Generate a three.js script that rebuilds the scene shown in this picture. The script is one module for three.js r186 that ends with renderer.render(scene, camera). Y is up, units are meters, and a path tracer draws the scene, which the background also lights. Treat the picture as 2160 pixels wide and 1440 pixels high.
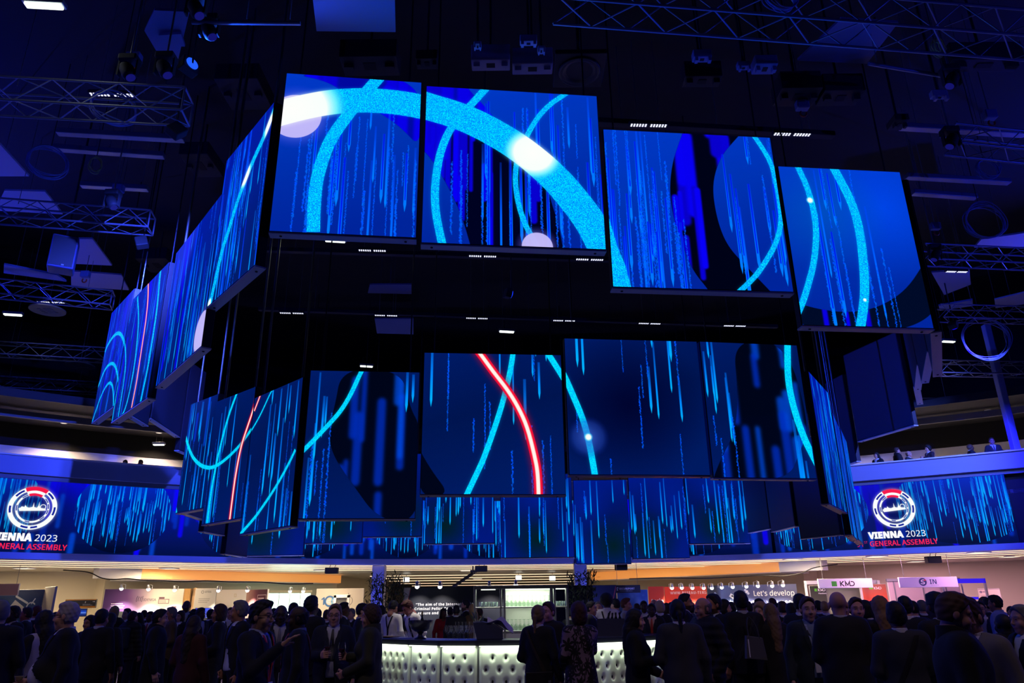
import * as THREE from 'three';
import { mergeGeometries, mergeVertices } from 'three/addons/utils/BufferGeometryUtils.js';
import { RoundedBoxGeometry } from 'three/addons/geometries/RoundedBoxGeometry.js';
import { RectAreaLightUniformsLib } from 'three/addons/lights/RectAreaLightUniformsLib.js';

RectAreaLightUniformsLib.init();
const scene = new THREE.Scene();
scene.background = new THREE.Color(0x000000);

// ---- camera: eye height among the standing crowd, tilted up at the hanging screens
const camera = new THREE.PerspectiveCamera(49.55, 2160 / 1440, 0.1, 200);
camera.position.set(0, 1.62, 0);
camera.rotation.order = 'YXZ';
camera.rotation.set(THREE.MathUtils.degToRad(19.7), 0, -0.0124);
scene.add(camera);

const renderer = new THREE.WebGLRenderer({ antialias: true });
renderer.toneMapping = THREE.LinearToneMapping;
renderer.toneMappingExposure = 1.0;
renderer.shadowMap.enabled = true;

// ---- lamp helpers; the unseen and added floods are built with the ceiling
const DEG = Math.PI / 180;
function rectLight(color, intensity, w, h, pos, look, parent = scene) {
  const l = new THREE.RectAreaLight(color, intensity, w, h);
  l.position.set(...pos); parent.add(l);
  l.lookAt(new THREE.Vector3(...look));           // an area light shines along its -z
  l.castShadow = true;
  return l;
}
function spotLight(color, intensity, pos, target, angle, penumbra = 0.6) {
  const l = new THREE.SpotLight(color, intensity, 0, angle, penumbra, 2);
  l.position.set(...pos); l.target.position.set(...target);
  l.castShadow = true; l.shadow.radius = 3;
  scene.add(l); scene.add(l.target);
  return l;
}
// ---- helpers
let seed = 7;
function rnd() { seed = (seed + 0x6d2b79f5) | 0; let t = Math.imul(seed ^ (seed >>> 15), 1 | seed); t = (t + Math.imul(t ^ (t >>> 7), 61 | t)) ^ t; return ((t ^ (t >>> 14)) >>> 0) / 4294967296; }
const rr = (a, b) => a + (b - a) * rnd();
const V = (x, y, z) => new THREE.Vector3(x, y, z);
const used = {};
function numbered(n) { const k = used[n] = (used[n] ?? -1) + 1; return k ? n + '_' + String(k).padStart(3, '0') : n; }
function std(color, rough = 0.7, metal = 0, extra = {}) { return new THREE.MeshStandardMaterial({ color, roughness: rough, metalness: metal, ...extra }); }
function glow(color, k = 1, map) { return new THREE.MeshStandardMaterial({ color: 0x030303, roughness: 1, emissive: color, emissiveIntensity: k, ...(map ? { emissiveMap: map } : {}) }); }
function shade(o) { o.traverse((m) => { if (m.isMesh) { m.castShadow = true; m.receiveShadow = true; } }); return o; }
function mesh(name, geo, mat, parent = scene) { const m = new THREE.Mesh(Array.isArray(geo) ? merge(geo) : geo, mat); m.castShadow = m.receiveShadow = true; m.name = parent === scene ? numbered(name) : name; parent.add(m); return m; }
function merge(list) { return mergeGeometries(list.map((g) => { const h = g.index ? g.toNonIndexed() : g; for (const k of Object.keys(h.attributes)) if (!['position', 'normal', 'uv'].includes(k)) h.deleteAttribute(k); return h; }), false); }
function thing(name, label, category, pos = [0, 0, 0], turn = 0, group) {
  const o = new THREE.Group(); o.name = numbered(name); o.position.set(...pos); o.rotation.y = turn;
  o.userData = { label, category }; if (group) o.userData.group = group;
  scene.add(o); return o;
}
function tag(o, label, category, group) { o.userData = { ...o.userData, label, category }; if (group) o.userData.group = group; return o; }
function struct(name, geo, mat) { const m = mesh(name, geo, mat); m.name = name; m.userData.kind = 'structure'; return m; }
function copyOf(src, name, label, pos, turn, group) {
  const c = src.clone(); c.name = numbered(name); c.userData = { ...src.userData, label }; if (group) c.userData.group = group;
  if (pos) c.position.set(...pos); if (turn !== undefined) c.rotation.y = turn; scene.add(c); return c;
}
const box = (w, h, d, x = 0, y = 0, z = 0) => new THREE.BoxGeometry(w, h, d).translate(x, y, z);
const rbox = (w, h, d, r, x = 0, y = 0, z = 0) => new RoundedBoxGeometry(w, h, d, 2, r).translate(x, y, z);
function rod(a, b, r, n = 8) {
  const A = V(...a), B = V(...b), d = B.clone().sub(A), g = new THREE.CylinderGeometry(r, r, d.length(), n);
  g.applyQuaternion(new THREE.Quaternion().setFromUnitVectors(V(0, 1, 0), d.clone().normalize()));
  return g.translate((a[0] + b[0]) / 2, (a[1] + b[1]) / 2, (a[2] + b[2]) / 2);
}
function tube(pts, r, seg = 40, n = 6, closed = false) { return new THREE.TubeGeometry(new THREE.CatmullRomCurve3(pts.map((p) => V(...p)), closed), seg, r, n, closed); }
function canvas(w, h) { const c = document.createElement('canvas'); c.width = w; c.height = h; return c; }
function texOf(c) { const t = new THREE.CanvasTexture(c); t.colorSpace = THREE.SRGBColorSpace; t.anisotropy = 4; return t; }
// a wall swept along plan points [x, z], between heights y0 and y1, with thickness t to the left of the path
function sweep(pts, y0, y1, t) {
  const pos = [], uv = [], idx = []; const n = pts.length; let s = 0;
  const off = pts.map((p, i) => { const a = pts[Math.max(0, i - 1)], b = pts[Math.min(n - 1, i + 1)]; const dx = b[0] - a[0], dz = b[1] - a[1], l = Math.hypot(dx, dz); return [p[0] + (dz / l) * t, p[1] - (dx / l) * t]; });
  for (let i = 0; i < n - 1; i++) {
    const a = pts[i], b = pts[i + 1], c = off[i + 1], d = off[i], l = Math.hypot(b[0] - a[0], b[1] - a[1]);
    const quad = (p, q, r, u, U0, U1, V0, V1) => { const k = pos.length / 3; pos.push(...p, ...q, ...r, ...u); uv.push(U0, V0, U1, V0, U1, V1, U0, V1); idx.push(k, k + 1, k + 2, k, k + 2, k + 3); };
    quad([a[0], y0, a[1]], [b[0], y0, b[1]], [b[0], y1, b[1]], [a[0], y1, a[1]], s, s + l, y0, y1);
    quad([c[0], y0, c[1]], [d[0], y0, d[1]], [d[0], y1, d[1]], [c[0], y1, c[1]], s + l, s, y0, y1);
    quad([a[0], y1, a[1]], [b[0], y1, b[1]], [c[0], y1, c[1]], [d[0], y1, d[1]], s, s + l, 0, t);
    quad([d[0], y0, d[1]], [c[0], y0, c[1]], [b[0], y0, b[1]], [a[0], y0, a[1]], s, s + l, 0, t);
    s += l;
  }
  const cap = (p, q) => { const k = pos.length / 3; pos.push(p[0], y0, p[1], q[0], y0, q[1], q[0], y1, q[1], p[0], y1, p[1]); uv.push(0, 0, 1, 0, 1, 1, 0, 1); idx.push(k, k + 1, k + 2, k, k + 2, k + 3); };
  cap(off[0], pts[0]); cap(pts[n - 1], off[n - 1]);
  const g = new THREE.BufferGeometry(); g.setAttribute('position', new THREE.Float32BufferAttribute(pos, 3)); g.setAttribute('uv', new THREE.Float32BufferAttribute(uv, 2)); g.setIndex(idx); g.computeVertexNormals();
  return g;
}
function shift(pts, d) { const n = pts.length; return pts.map((p, i) => { const a = pts[Math.max(0, i - 1)], b = pts[Math.min(n - 1, i + 1)]; const dx = b[0] - a[0], dz = b[1] - a[1], l = Math.hypot(dx, dz); return [p[0] + (dz / l) * d, p[1] - (dx / l) * d]; }); }
function extrudeXZ(points, y, h) { const s = new THREE.Shape(points.map((p) => new THREE.Vector2(p[0], -p[1]))); const g = new THREE.ExtrudeGeometry(s, { depth: h, bevelEnabled: false, curveSegments: 4 }); return g.rotateX(-Math.PI / 2).translate(0, y, 0); }
function noiseTex(w, h, f) { const c = canvas(w, h), x = c.getContext('2d'), d = x.createImageData(w, h); for (let j = 0; j < h; j++) for (let i = 0; i < w; i++) { const [r, g, b] = f(i, j); const k = (j * w + i) * 4; d.data[k] = r; d.data[k + 1] = g; d.data[k + 2] = b; d.data[k + 3] = 255; } x.putImageData(d, 0, 0); const t = texOf(c); t.wrapS = t.wrapT = THREE.RepeatWrapping; return t; }
// ---- the hall: floor, walls, ceiling, the ring of balcony with its ribbon screen
const M = {
  black: std(0x0b0b0d, 0.8), dark: std(0x15161a, 0.75), charcoal: std(0x24262b, 0.7), grey: std(0x6d6f75, 0.6), steel: std(0x9a9da3, 0.35, 0.8), alu: std(0xb9bcc2, 0.4, 0.7),
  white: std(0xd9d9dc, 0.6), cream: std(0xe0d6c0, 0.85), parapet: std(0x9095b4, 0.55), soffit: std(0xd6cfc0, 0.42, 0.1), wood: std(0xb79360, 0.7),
};
{ // polished stone floor with faint flecks
  const t = noiseTex(256, 256, (i, j) => { const v = 96 + 22 * rnd() + 12 * Math.sin(i * 0.19) * Math.cos(j * 0.13); return [v, v, v + 4]; });
  t.repeat.set(0.5, 0.5);
  M.floor = new THREE.MeshStandardMaterial({ map: t, roughness: 0.35, metalness: 0.0 });
}
{
  const p = [], w = 1.2;
  const g = new THREE.PlaneGeometry(70, 96).rotateX(-Math.PI / 2).translate(0, 0, -34); const uv = g.attributes.uv; for (let i = 0; i < uv.count; i++) uv.setXY(i, uv.getX(i) * 70, uv.getY(i) * 96);
  const slab = box(70, 0.3, 96, 0, -0.16, -34);
  const f = struct('floor', slab, M.floor);
  f.geometry = merge([slab, g]);
  struct('ceiling', box(70, 0.4, 62, 0, 15.2, -17), M.black);
  struct('wall_front', box(70, 15.4, 0.3, 0, 7.5, 13.9), M.dark);
  struct('wall_left', box(0.3, 15.4, 96, -34.9, 7.5, -34), M.dark);
  struct('wall_right', box(0.3, 15.4, 96, 34.9, 7.5, -34), M.dark);
  struct('wall_back', box(70, 6, 0.3, 0, 2.8, -76.2), M.cream);
}
const FRC = new THREE.CatmullRomCurve3([[-33, -11], [-27, -17.6], [-22.5, -22.2], [-17.7, -26.4], [-13.3, -29.3], [-8, -32.3], [-2, -33.7], [4, -33.9], [9, -33.1], [14.3, -30.5], [18.35, -28.2], [19.4, -27.5], [26, -22], [33, -14]].map((p) => V(p[0], 0, p[1])), false, 'centripetal');
const FR = FRC.getPoints(96).map((p) => [p.x, p.z]);
const frSlice = (x0, x1) => FR.filter((p) => p[0] >= x0 && p[0] <= x1);
struct('trim_1', sweep(FR, 3.38, 3.6, 0.5), M.parapet);
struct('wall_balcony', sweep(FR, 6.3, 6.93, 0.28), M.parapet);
struct('trim_2', sweep(shift(FR, -0.06), 6.93, 6.98, 0.42), M.white);
struct('trim_3', sweep(shift(FR, 0.12), 6.13, 6.3, 0.3), M.grey);
struct('wall_ribbon', sweep(shift(FR, 0.3), 3.6, 6.13, 0.2), M.black);
{
  const back = [[33, -78], [-33, -78]];
  const soffit = struct('ceiling_soffit', extrudeXZ([...shift(FR, 0.45), ...back], 3.42, 0.1), M.soffit);
  struct('floor_gallery', extrudeXZ([...shift(FR, 0.3), ...back], 5.42, 0.15), M.grey);
  // gallery: white low wall, black band and dark ceiling behind the balcony
  const GW = shift(FR, 6.5);
  struct('wall_gallery', sweep(GW, 5.57, 8.42, 0.2), M.white);
  struct('wall_gallery_band', sweep(shift(FR, 6.46), 8.42, 9.45, 0.2), M.black);
  struct('ceiling_gallery', extrudeXZ([...shift(FR, 1.2), ...shift(FR, 9.6).reverse()], 9.4, 0.15), M.dark);
  struct('trim_4', sweep(shift(FR, 3.4), 9.02, 9.3, 0.12), M.grey);
  struct('trim_5', sweep(shift(FR, 1.15), 9.3, 9.62, 0.1), M.charcoal);
  struct('wall_upper', sweep(shift(FR, 9.5), 9.4, 15.3, 0.3), M.black);
}
// corner pier and blue-lit post where the right balcony ends
{
  struct('wall_pier', box(1.4, 3.62, 1.2, 0, 5.17, 0).rotateY(0.55).translate(19.95, 0, -28.4), M.parapet);
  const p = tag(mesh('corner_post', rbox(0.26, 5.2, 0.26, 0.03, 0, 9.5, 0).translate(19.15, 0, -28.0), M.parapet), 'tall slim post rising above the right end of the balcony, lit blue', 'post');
}
// round columns under the balcony
for (const [x, lab] of [[-5.98, 'square pale column left of the bar under the balcony edge'], [2.88, 'square pale column right of the glowing bottle shelf']]) {
  const c = thing('column', lab, 'column', [x, 0, -34.1]);
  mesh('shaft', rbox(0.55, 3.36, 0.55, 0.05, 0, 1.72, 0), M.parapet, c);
  mesh('base', rbox(0.62, 0.08, 0.62, 0.02, 0, 0.04, 0), M.steel, c);
}
// lower walls and dropped coves either side of the deep centre opening
struct('wall_lower_left', sweep([[-32, -32], [-23.9, -35.8], [-20.3, -37.6], [-19.5, -36.9], [-14.9, -41.5], [-10.4, -45.4], [-9.6, -60]], 0, 3.42, 0.2), M.cream);
struct('wall_lower_right', sweep([[5.2, -60], [6.4, -47.5], [11.4, -44.2], [15.2, -40.9], [16.0, -41.1], [24.4, -37.0], [32, -32]], 0, 3.42, 0.2), M.cream);
M.cove = new THREE.MeshStandardMaterial({ color: 0xd9b27a, roughness: 0.7, emissive: 0xff9a45, emissiveIntensity: 0.55 });
function cove(a, b, lab, endAtA) {
  const c = thing('light_cove', lab, 'light cove', [0, 0, 0]);
  const dx = b[0] - a[0], dz = b[1] - a[1], l = Math.hypot(dx, dz), ux = dx / l, uz = dz / l;
  const face = [a, b].map((p) => [p[0], p[1]]);
  const m = mesh('glowing_face', sweep(face, 3.0, 3.41, 0.12), M.cove, c);
  const e = endAtA ? [a[0] - ux * 1.9, a[1] - uz * 1.9] : [b[0] + ux * 2.1, b[1] + uz * 2.1];
  mesh('end_box', sweep(endAtA ? [e, a] : [b, e], 2.98, 3.41, 0.5), M.white, c);
  mesh('underside', sweep(shift(face, 0.12), 2.96, 3.02, 2.6), M.white, c);
  const mid = [(a[0] + b[0]) / 2 - uz * 0.0, (a[1] + b[1]) / 2];
  const nx = -uz, nz = ux; // towards the hall
  rectLight(0xffa860, 1.1, l, 0.3, [mid[0] + nx * 0.15, 3.2, mid[1] + nz * 0.15], [mid[0] + nx * 4, 3.0, mid[1] + nz * 4], c);
}
cove([-16.9, -35.0], [-10.0, -44.6], 'long orange glowing ceiling cove above the left stands', true);
cove([4.4, -44.9], [12.3, -36.0], 'long orange glowing ceiling cove above the red and blue stands on the right', false);
// thin warm light strips set into the soffit, following the balcony edge
M.strip = glow(0xffd9b0, 1.7);
[0.75, 1.7, 2.9, 4.3, 5.9].forEach((d, i) => {
  const nm = ['nearest the balcony edge', 'second in from the balcony edge', 'third in from the balcony edge', 'fourth in from the balcony edge', 'innermost of the curved row'][i];
  const s = thing('light_strip', 'thin warm curved light line in the soffit, ' + nm, 'light strip');
  mesh('diffuser', sweep(shift(FR, d), 3.4, 3.418, 0.04), M.strip, s);
});
[[-46, -8.6, 3.6], [-50, -8.8, 4.2], [-55, -8.9, 4.4], [-61, -9, 4.6], [-68, -9, 4.6]].forEach(([z, x0, x1], i) => {
  const nm = ['nearest of the straight lines', 'second of the straight lines', 'middle of the straight lines', 'fourth of the straight lines', 'farthest of the straight lines'][i];
  const s = thing('light_strip', 'thin warm light line across the ceiling behind the bar, ' + nm, 'light strip');
  mesh('diffuser', box(x1 - x0, 0.03, 0.06, (x0 + x1) / 2, 3.402, z).rotateY(0.0), M.strip, s);
});
// unseen lamps under the soffit, placed to light the stands and walls
for (const [x, z, w, lab] of [[-21, -33.0, 3, 'left end'], [-15.5, -34.6, 3, 'above the purple stand'], [-9.5, -38, 3, 'above the left column'], [-2.5, -40, 4, 'above the navy board'], [-2.5, -52, 5, 'deep behind the bar'], [5.5, -39, 3, 'above the red stand'], [12, -33.3, 3, 'above the blue stand'], [15, -31.9, 3, 'above the black letters sign'], [18.2, -30.2, 3, 'above the emblem sign'], [21.5, -33.5, 3, 'above the notice board'], [19, -36.6, 3, 'near the right wall']]) {
  const f = thing('unseen_panel_light', 'unseen square soffit light placed to brighten the stands, ' + lab, 'ceiling light', [x, 3.4, z]);
  mesh('frame', rbox(0.66, 0.03, 0.66, 0.01), M.white, f);
  mesh('diffuser', box(0.58, 0.02, 0.58, 0, -0.012, 0), glow(0xfff0d8, 1.2), f);
  const l = new THREE.RectAreaLight(x > 13 ? 0xf0b0d0 : 0xffe0b4, x > 13 ? 36 : 60, 1.2, 1.2); l.position.set(0, -0.06, 0); l.rotation.x = -Math.PI / 2; f.add(l);  // those at the right tinted pink for the rosy signs and wall
}
// gallery: downlights and battens
[[-19.6, -31.5, 'far left'], [-16.4, -33.6, 'left'], [-13.2, -36, 'beside the hanging screens'], [13.6, -35.6, 'right, beside the hanging screens'], [16.2, -34.4, 'above the balcony guests'], [18.4, -33, 'above the right balcony guests'], [20.6, -31.3, 'far right']].forEach(([x, z, n]) => {
  const d = thing('downlight', 'small round downlight in the dark gallery ceiling, ' + n, 'downlight', [x, 9.38, z]);
  mesh('ring', new THREE.TorusGeometry(0.12, 0.02, 8, 20).rotateX(Math.PI / 2), M.white, d);
  mesh('lens', new THREE.CylinderGeometry(0.1, 0.1, 0.02, 20), glow(0xfff0dd, 1.3), d);
  const s = new THREE.SpotLight(0xffdcc0, 95, 0, 1.15, 0.8, 2); s.position.set(0, -0.05, 0); s.target.position.set(0, -6, 0); s.castShadow = true; s.shadow.radius = 4; d.add(s); d.add(s.target);
});

// unseen blue uplights placed on the floor to wash the balcony edge and columns
for (const [i, [x, z]] of [[-15, -26.4], [-10, -29.2], [-6.1, -31.6], [-2, -31.9], [2.75, -31.9], [7, -31.6], [11.5, -29.8], [16, -27.2]].entries()) {
  const t = thing('unseen_floor_uplight', 'small unseen blue floor uplight placed to wash the balcony edge, ' + ['far left', 'left', 'before the left column', 'left of centre', 'before the right column', 'right of centre', 'right', 'far right'][i], 'uplight', [x, 0, z]);
  mesh('body', rbox(0.26, 0.16, 0.2, 0.03, 0, 0.1, 0), M.black, t); mesh('lens', new THREE.CylinderGeometry(0.08, 0.08, 0.02, 18).translate(0, 0.19, 0), glow(0x5a66ff, 1.5), t);
  const s = new THREE.SpotLight(0x7078ff, 34, 0, 0.95, 0.8, 2); s.position.set(0, 0.24, 0); s.target.position.set(x * 0.02, 3.2, -1.9); t.add(s); t.add(s.target);
}
// ---- LED screens
function speckle(ctx, W, H, draw, lo, hi, glowc) { // a stroke with the grainy cyan fill of the screens
  const c = canvas(W, H), x = c.getContext('2d'); draw(x);
  const d = x.getImageData(0, 0, W, H), p = d.data;
  for (let k = 0; k < p.length; k += 4) if (p[k + 3]) { const q = k >> 2, cell = ((q / W / 2) | 0) * 4096 + (((q % W) / 2) | 0), h = Math.sin(cell * 12.9898) * 43758.5453, r = 0.62 * (h - Math.floor(h)) + 0.38 * rnd(), t = Math.min(1, Math.max(0, (r - 0.28) * 1.9)); p[k] = lo[0] + (hi[0] - lo[0]) * t; p[k + 1] = lo[1] + (hi[1] - lo[1]) * t; p[k + 2] = lo[2] + (hi[2] - lo[2]) * t; }
  x.putImageData(d, 0, 0);
  if (glowc) { ctx.save(); ctx.globalAlpha = 0.35; ctx.filter = 'blur(6px)'; ctx.drawImage(c, 0, 0); ctx.restore(); }
  ctx.drawImage(c, 0, 0);
}
function path(x, pts, W, H) { // smooth curve through points in screen fractions
  x.beginPath(); const P = pts.map((p) => [p[0] * W, p[1] * H]); x.moveTo(...P[0]);
  for (let i = 1; i < P.length - 1; i++) { const mx = i === P.length - 2 ? P[i + 1] : [(P[i][0] + P[i + 1][0]) / 2, (P[i][1] + P[i + 1][1]) / 2]; x.quadraticCurveTo(...P[i], ...mx); }
  if (P.length === 2) x.lineTo(...P[1]);
}
function rain(x, W, H, n, kind, px, x0 = 0, x1 = 1, y0 = -0.3, y1 = 0.8) {
  for (let i = 0; i < n; i++) {
    const cx = rr(x0, x1) * W, t = rr(y0, y1) * H, len = rr(0.2, 0.75) * H, w = px * rr(0.7, 1.3);
    if (kind === 'vivid') { x.save(); x.filter = 'blur(' + (px * 0.12).toFixed(1) + 'px)'; x.strokeStyle = 'rgb(8,0,' + (200 + 50 * rnd() | 0) + ')'; x.lineWidth = w; x.lineCap = 'round'; x.beginPath(); x.moveTo(cx, t); x.lineTo(cx, t + len); x.stroke(); x.restore(); continue; }
    if (kind === 'blur') { x.save(); x.filter = 'blur(' + (px * 0.22).toFixed(1) + 'px)'; x.strokeStyle = rnd() < 0.5 ? 'rgba(0,45,190,0.8)' : 'rgba(0,75,225,0.75)'; x.lineWidth = w; x.lineCap = 'round'; x.beginPath(); x.moveTo(cx, t); x.lineTo(cx, t + len * 0.8); x.stroke(); x.restore(); continue; }
    if (kind === 'dots' || (kind !== 'fine' && rnd() < 0.4)) {
      for (let y = t; y < t + len; y += w * 0.38) { x.fillStyle = rnd() < 0.5 ? 'rgba(0,80,255,0.9)' : 'rgba(0,110,255,0.65)'; x.beginPath(); x.arc(cx + rr(-0.2, 0.2) * w, y, w * rr(0.14, 0.34), 0, 7); x.fill(); }
      continue;
    }
    const g = x.createLinearGradient(0, t, 0, t + len);
    if (kind === 'upper') { g.addColorStop(0, 'rgba(0,70,255,0.35)'); g.addColorStop(0.5, 'rgba(0,95,255,1)'); g.addColorStop(1, 'rgba(0,130,255,1)'); } else { g.addColorStop(0, 'rgba(0,110,240,0.5)'); g.addColorStop(0.6, 'rgba(0,140,255,1)'); g.addColorStop(1, 'rgba(0,190,255,1)'); }
    x.fillStyle = g; x.beginPath(); x.moveTo(cx - w / 2, t); x.lineTo(cx + w / 2, t); x.lineTo(cx + w / 2, t + len - w * 3); x.lineTo(cx, t + len); x.lineTo(cx - w / 2, t + len - w * 3); x.fill();
    if (kind === 'upper' && w > px * 0.9) { x.fillStyle = 'rgba(0,20,235,0.9)'; x.fillRect(cx - w * 0.2, t, w * 0.4, len * 0.8); }
  }
}
function radial(x, cx, cy, r, stops) { const g = x.createRadialGradient(cx, cy, 0, cx, cy, r); stops.forEach(([o, c]) => g.addColorStop(o, c)); x.fillStyle = g; x.fillRect(cx - r, cy - r, 2 * r, 2 * r); }
const BASE = { upper: [[0, '#0038c8'], [0.45, '#0033b4'], [1, '#00249c']], side: [[0, '#0018a8'], [0.5, '#001c90'], [1, '#001a66']], lower: [[0, '#001a66'], [0.5, '#001450'], [1, '#001a62']], far: [[0, '#00188a'], [0.5, '#001360'], [1, '#00177c']] };
function art(w, h, ppm, a) {
  const W = Math.round(w * ppm), H = Math.round(h * ppm), c = canvas(W, H), x = c.getContext('2d');
  const g = x.createLinearGradient(0, 0, W * 0.25, H); BASE[a.base].forEach((s) => g.addColorStop(...s)); x.fillStyle = g; x.fillRect(0, 0, W, H);
  for (const [u, v, r, col] of a.tint ?? []) radial(x, u * W, v * H, r * H, [[0, col], [1, col.replace(/[\d.]+\)$/, '0)')]]);
  for (const [kind, n, px, ...q] of a.under ?? []) rain(x, W, H, n, kind, px * ppm, ...q);
  for (const poly of a.darks ?? []) {
    x.save(); const P = poly.pts.map((p) => [p[0] * W, p[1] * H]), mid = (a2, b2) => [(a2[0] + b2[0]) / 2, (a2[1] + b2[1]) / 2]; x.beginPath(); x.moveTo(...mid(P[P.length - 1], P[0])); P.forEach((p, i) => x.quadraticCurveTo(...p, ...mid(p, P[(i + 1) % P.length]))); x.closePath(); x.clip();
    x.fillStyle = poly.fill ?? '#00041c'; x.fillRect(0, 0, W, H); for (const [kind, n, px, ...q] of poly.rain ?? []) rain(x, W, H, n, kind, px * ppm, ...q); x.restore();
  }
  for (const [kind, n, px, ...q] of a.rain ?? []) rain(x, W, H, n, kind, px * ppm, ...q);
  for (const s of a.arcs ?? []) {
    const lw = s.w * ppm;
    if (s.red) {
      x.save(); x.lineCap = 'butt'; x.filter = 'blur(' + (lw * 0.3).toFixed(1) + 'px)'; x.strokeStyle = 'rgba(200,10,40,0.5)'; x.lineWidth = lw * 1.5; path(x, s.pts, W, H); x.stroke(); x.restore();
      x.strokeStyle = '#f01038'; x.lineWidth = lw; path(x, s.pts, W, H); x.stroke(); x.strokeStyle = '#ff8a80'; x.lineWidth = lw * 0.52; path(x, s.pts, W, H); x.stroke(); x.strokeStyle = '#fff4ee'; x.lineWidth = lw * 0.38; path(x, s.pts, W, H); x.stroke();
    } else if (s.fill) speckle(x, W, H, (q) => { q.fillStyle = '#fff'; q.beginPath(); s.pts.forEach((p, i) => (i ? q.lineTo(p[0] * W, p[1] * H) : q.moveTo(p[0] * W, p[1] * H))); q.fill(); }, [0, 125, 255], [0, 255, 255], true);
    else speckle(x, W, H, (q) => { q.strokeStyle = '#fff'; q.lineWidth = lw; path(q, s.pts, W, H); q.stroke(); }, s.lo ?? [0, 125, 255], s.hi ?? [0, 255, 255], true);
  }
  for (const b of a.glows ?? []) {
    const [u, v, r, kind] = b;
    if (kind === 'arc') { // a flare confined to the arc it sits on
      const q = canvas(W, H), y = q.getContext('2d'), s = a.arcs[b[4]]; radial(y, u * W, v * H, r * H, [[0, 'rgba(255,255,252,1)'], [0.62, 'rgba(248,255,252,1)'], [0.8, 'rgba(120,245,255,0.85)'], [1, 'rgba(0,200,255,0)']]); y.globalCompositeOperation = 'destination-in'; y.strokeStyle = '#fff'; y.lineWidth = s.w * ppm; path(y, s.pts, W, H); y.stroke(); x.save(); x.filter = 'blur(9px)'; x.globalAlpha = 0.7; x.drawImage(q, 0, 0); x.restore(); x.drawImage(q, 0, 0);
    } else if (kind === 'lens') { x.save(); radial(x, u * W, v * H, r * H * 1.5, [[0, 'rgba(190,170,255,0.9)'], [0.55, 'rgba(150,140,250,0.55)'], [1, 'rgba(60,60,230,0)']]); x.fillStyle = 'rgba(196,186,250,0.95)'; x.beginPath(); x.arc(u * W, v * H, r * H, 0, 7); x.fill(); x.restore(); } else if (kind === 'halo') radial(x, u * W, v * H, r * H, [[0, 'rgba(70,110,220,0.75)'], [0.7, 'rgba(40,80,200,0.4)'], [1, 'rgba(10,40,150,0)']]);
    else radial(x, u * W, v * H, r * H, [[0, 'rgba(255,255,250,1)'], [0.5, 'rgba(250,255,250,0.95)'], [0.72, 'rgba(120,240,255,0.6)'], [1, 'rgba(0,180,255,0)']]);
  }
  return texOf(c);
}
M.cabinet = std(0x101116, 0.6, 0.1); M.backPanel = std(0x3c4050, 0.6); M.cabinetFrame = std(0xb4b4bc, 0.55, 0.2); M.pole = std(0x30323a, 0.5, 0.6); M.poleBright = std(0x77796f, 0.45, 0.8);
// L and R: plan corners as seen when facing the lit side; yb: bottom height
function ledPanel({ L, R, y, h = 3.5, label, group, art: a, ppm = 120, light = 1, poles = 0, top = 15 }) {
  const dx = R[0] - L[0], dz = R[1] - L[1], w = Math.hypot(dx, dz), turn = Math.atan2(-dz, dx);
  const t = thing('led_screen', label, 'led screen', [(L[0] + R[0]) / 2, y, (L[1] + R[1]) / 2], turn, group);
  mesh('cabinet', rbox(w, h, 0.16, 0.01, 0, h / 2, -0.1), M.cabinet, t);
  mesh('bottom_frame', box(w, 0.03, 0.2, 0, -0.016, -0.1), M.cabinetFrame, t);
  for (const s of [-1, 1]) mesh('bolt', new THREE.CylinderGeometry(0.025, 0.025, 0.012, 10).translate(s * (w / 2 - 0.2), -0.036, -0.1), M.black, t);
  mesh('back_panel', box(w - 0.06, h - 0.06, 0.01, 0, h / 2, -0.184), M.backPanel, t);
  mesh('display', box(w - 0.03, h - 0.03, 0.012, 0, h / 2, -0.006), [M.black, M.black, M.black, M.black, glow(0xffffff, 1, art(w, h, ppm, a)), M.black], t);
  if (poles) for (const s of [-1, 1]) mesh('hanger_pole', rod([s * (w / 2 - 0.25), h, -0.12], [s * (w / 2 - 0.25), top - y, -0.12], poles === 2 ? 0.035 : 0.018), poles === 2 ? M.poleBright : M.pole, t);
  if (light) { const l = new THREE.RectAreaLight(a.glow ?? 0x0a38ff, light, w, h); l.position.set(0, h / 2, 0.03); l.rotation.y = Math.PI; t.add(l); }
  return t;
}
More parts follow.
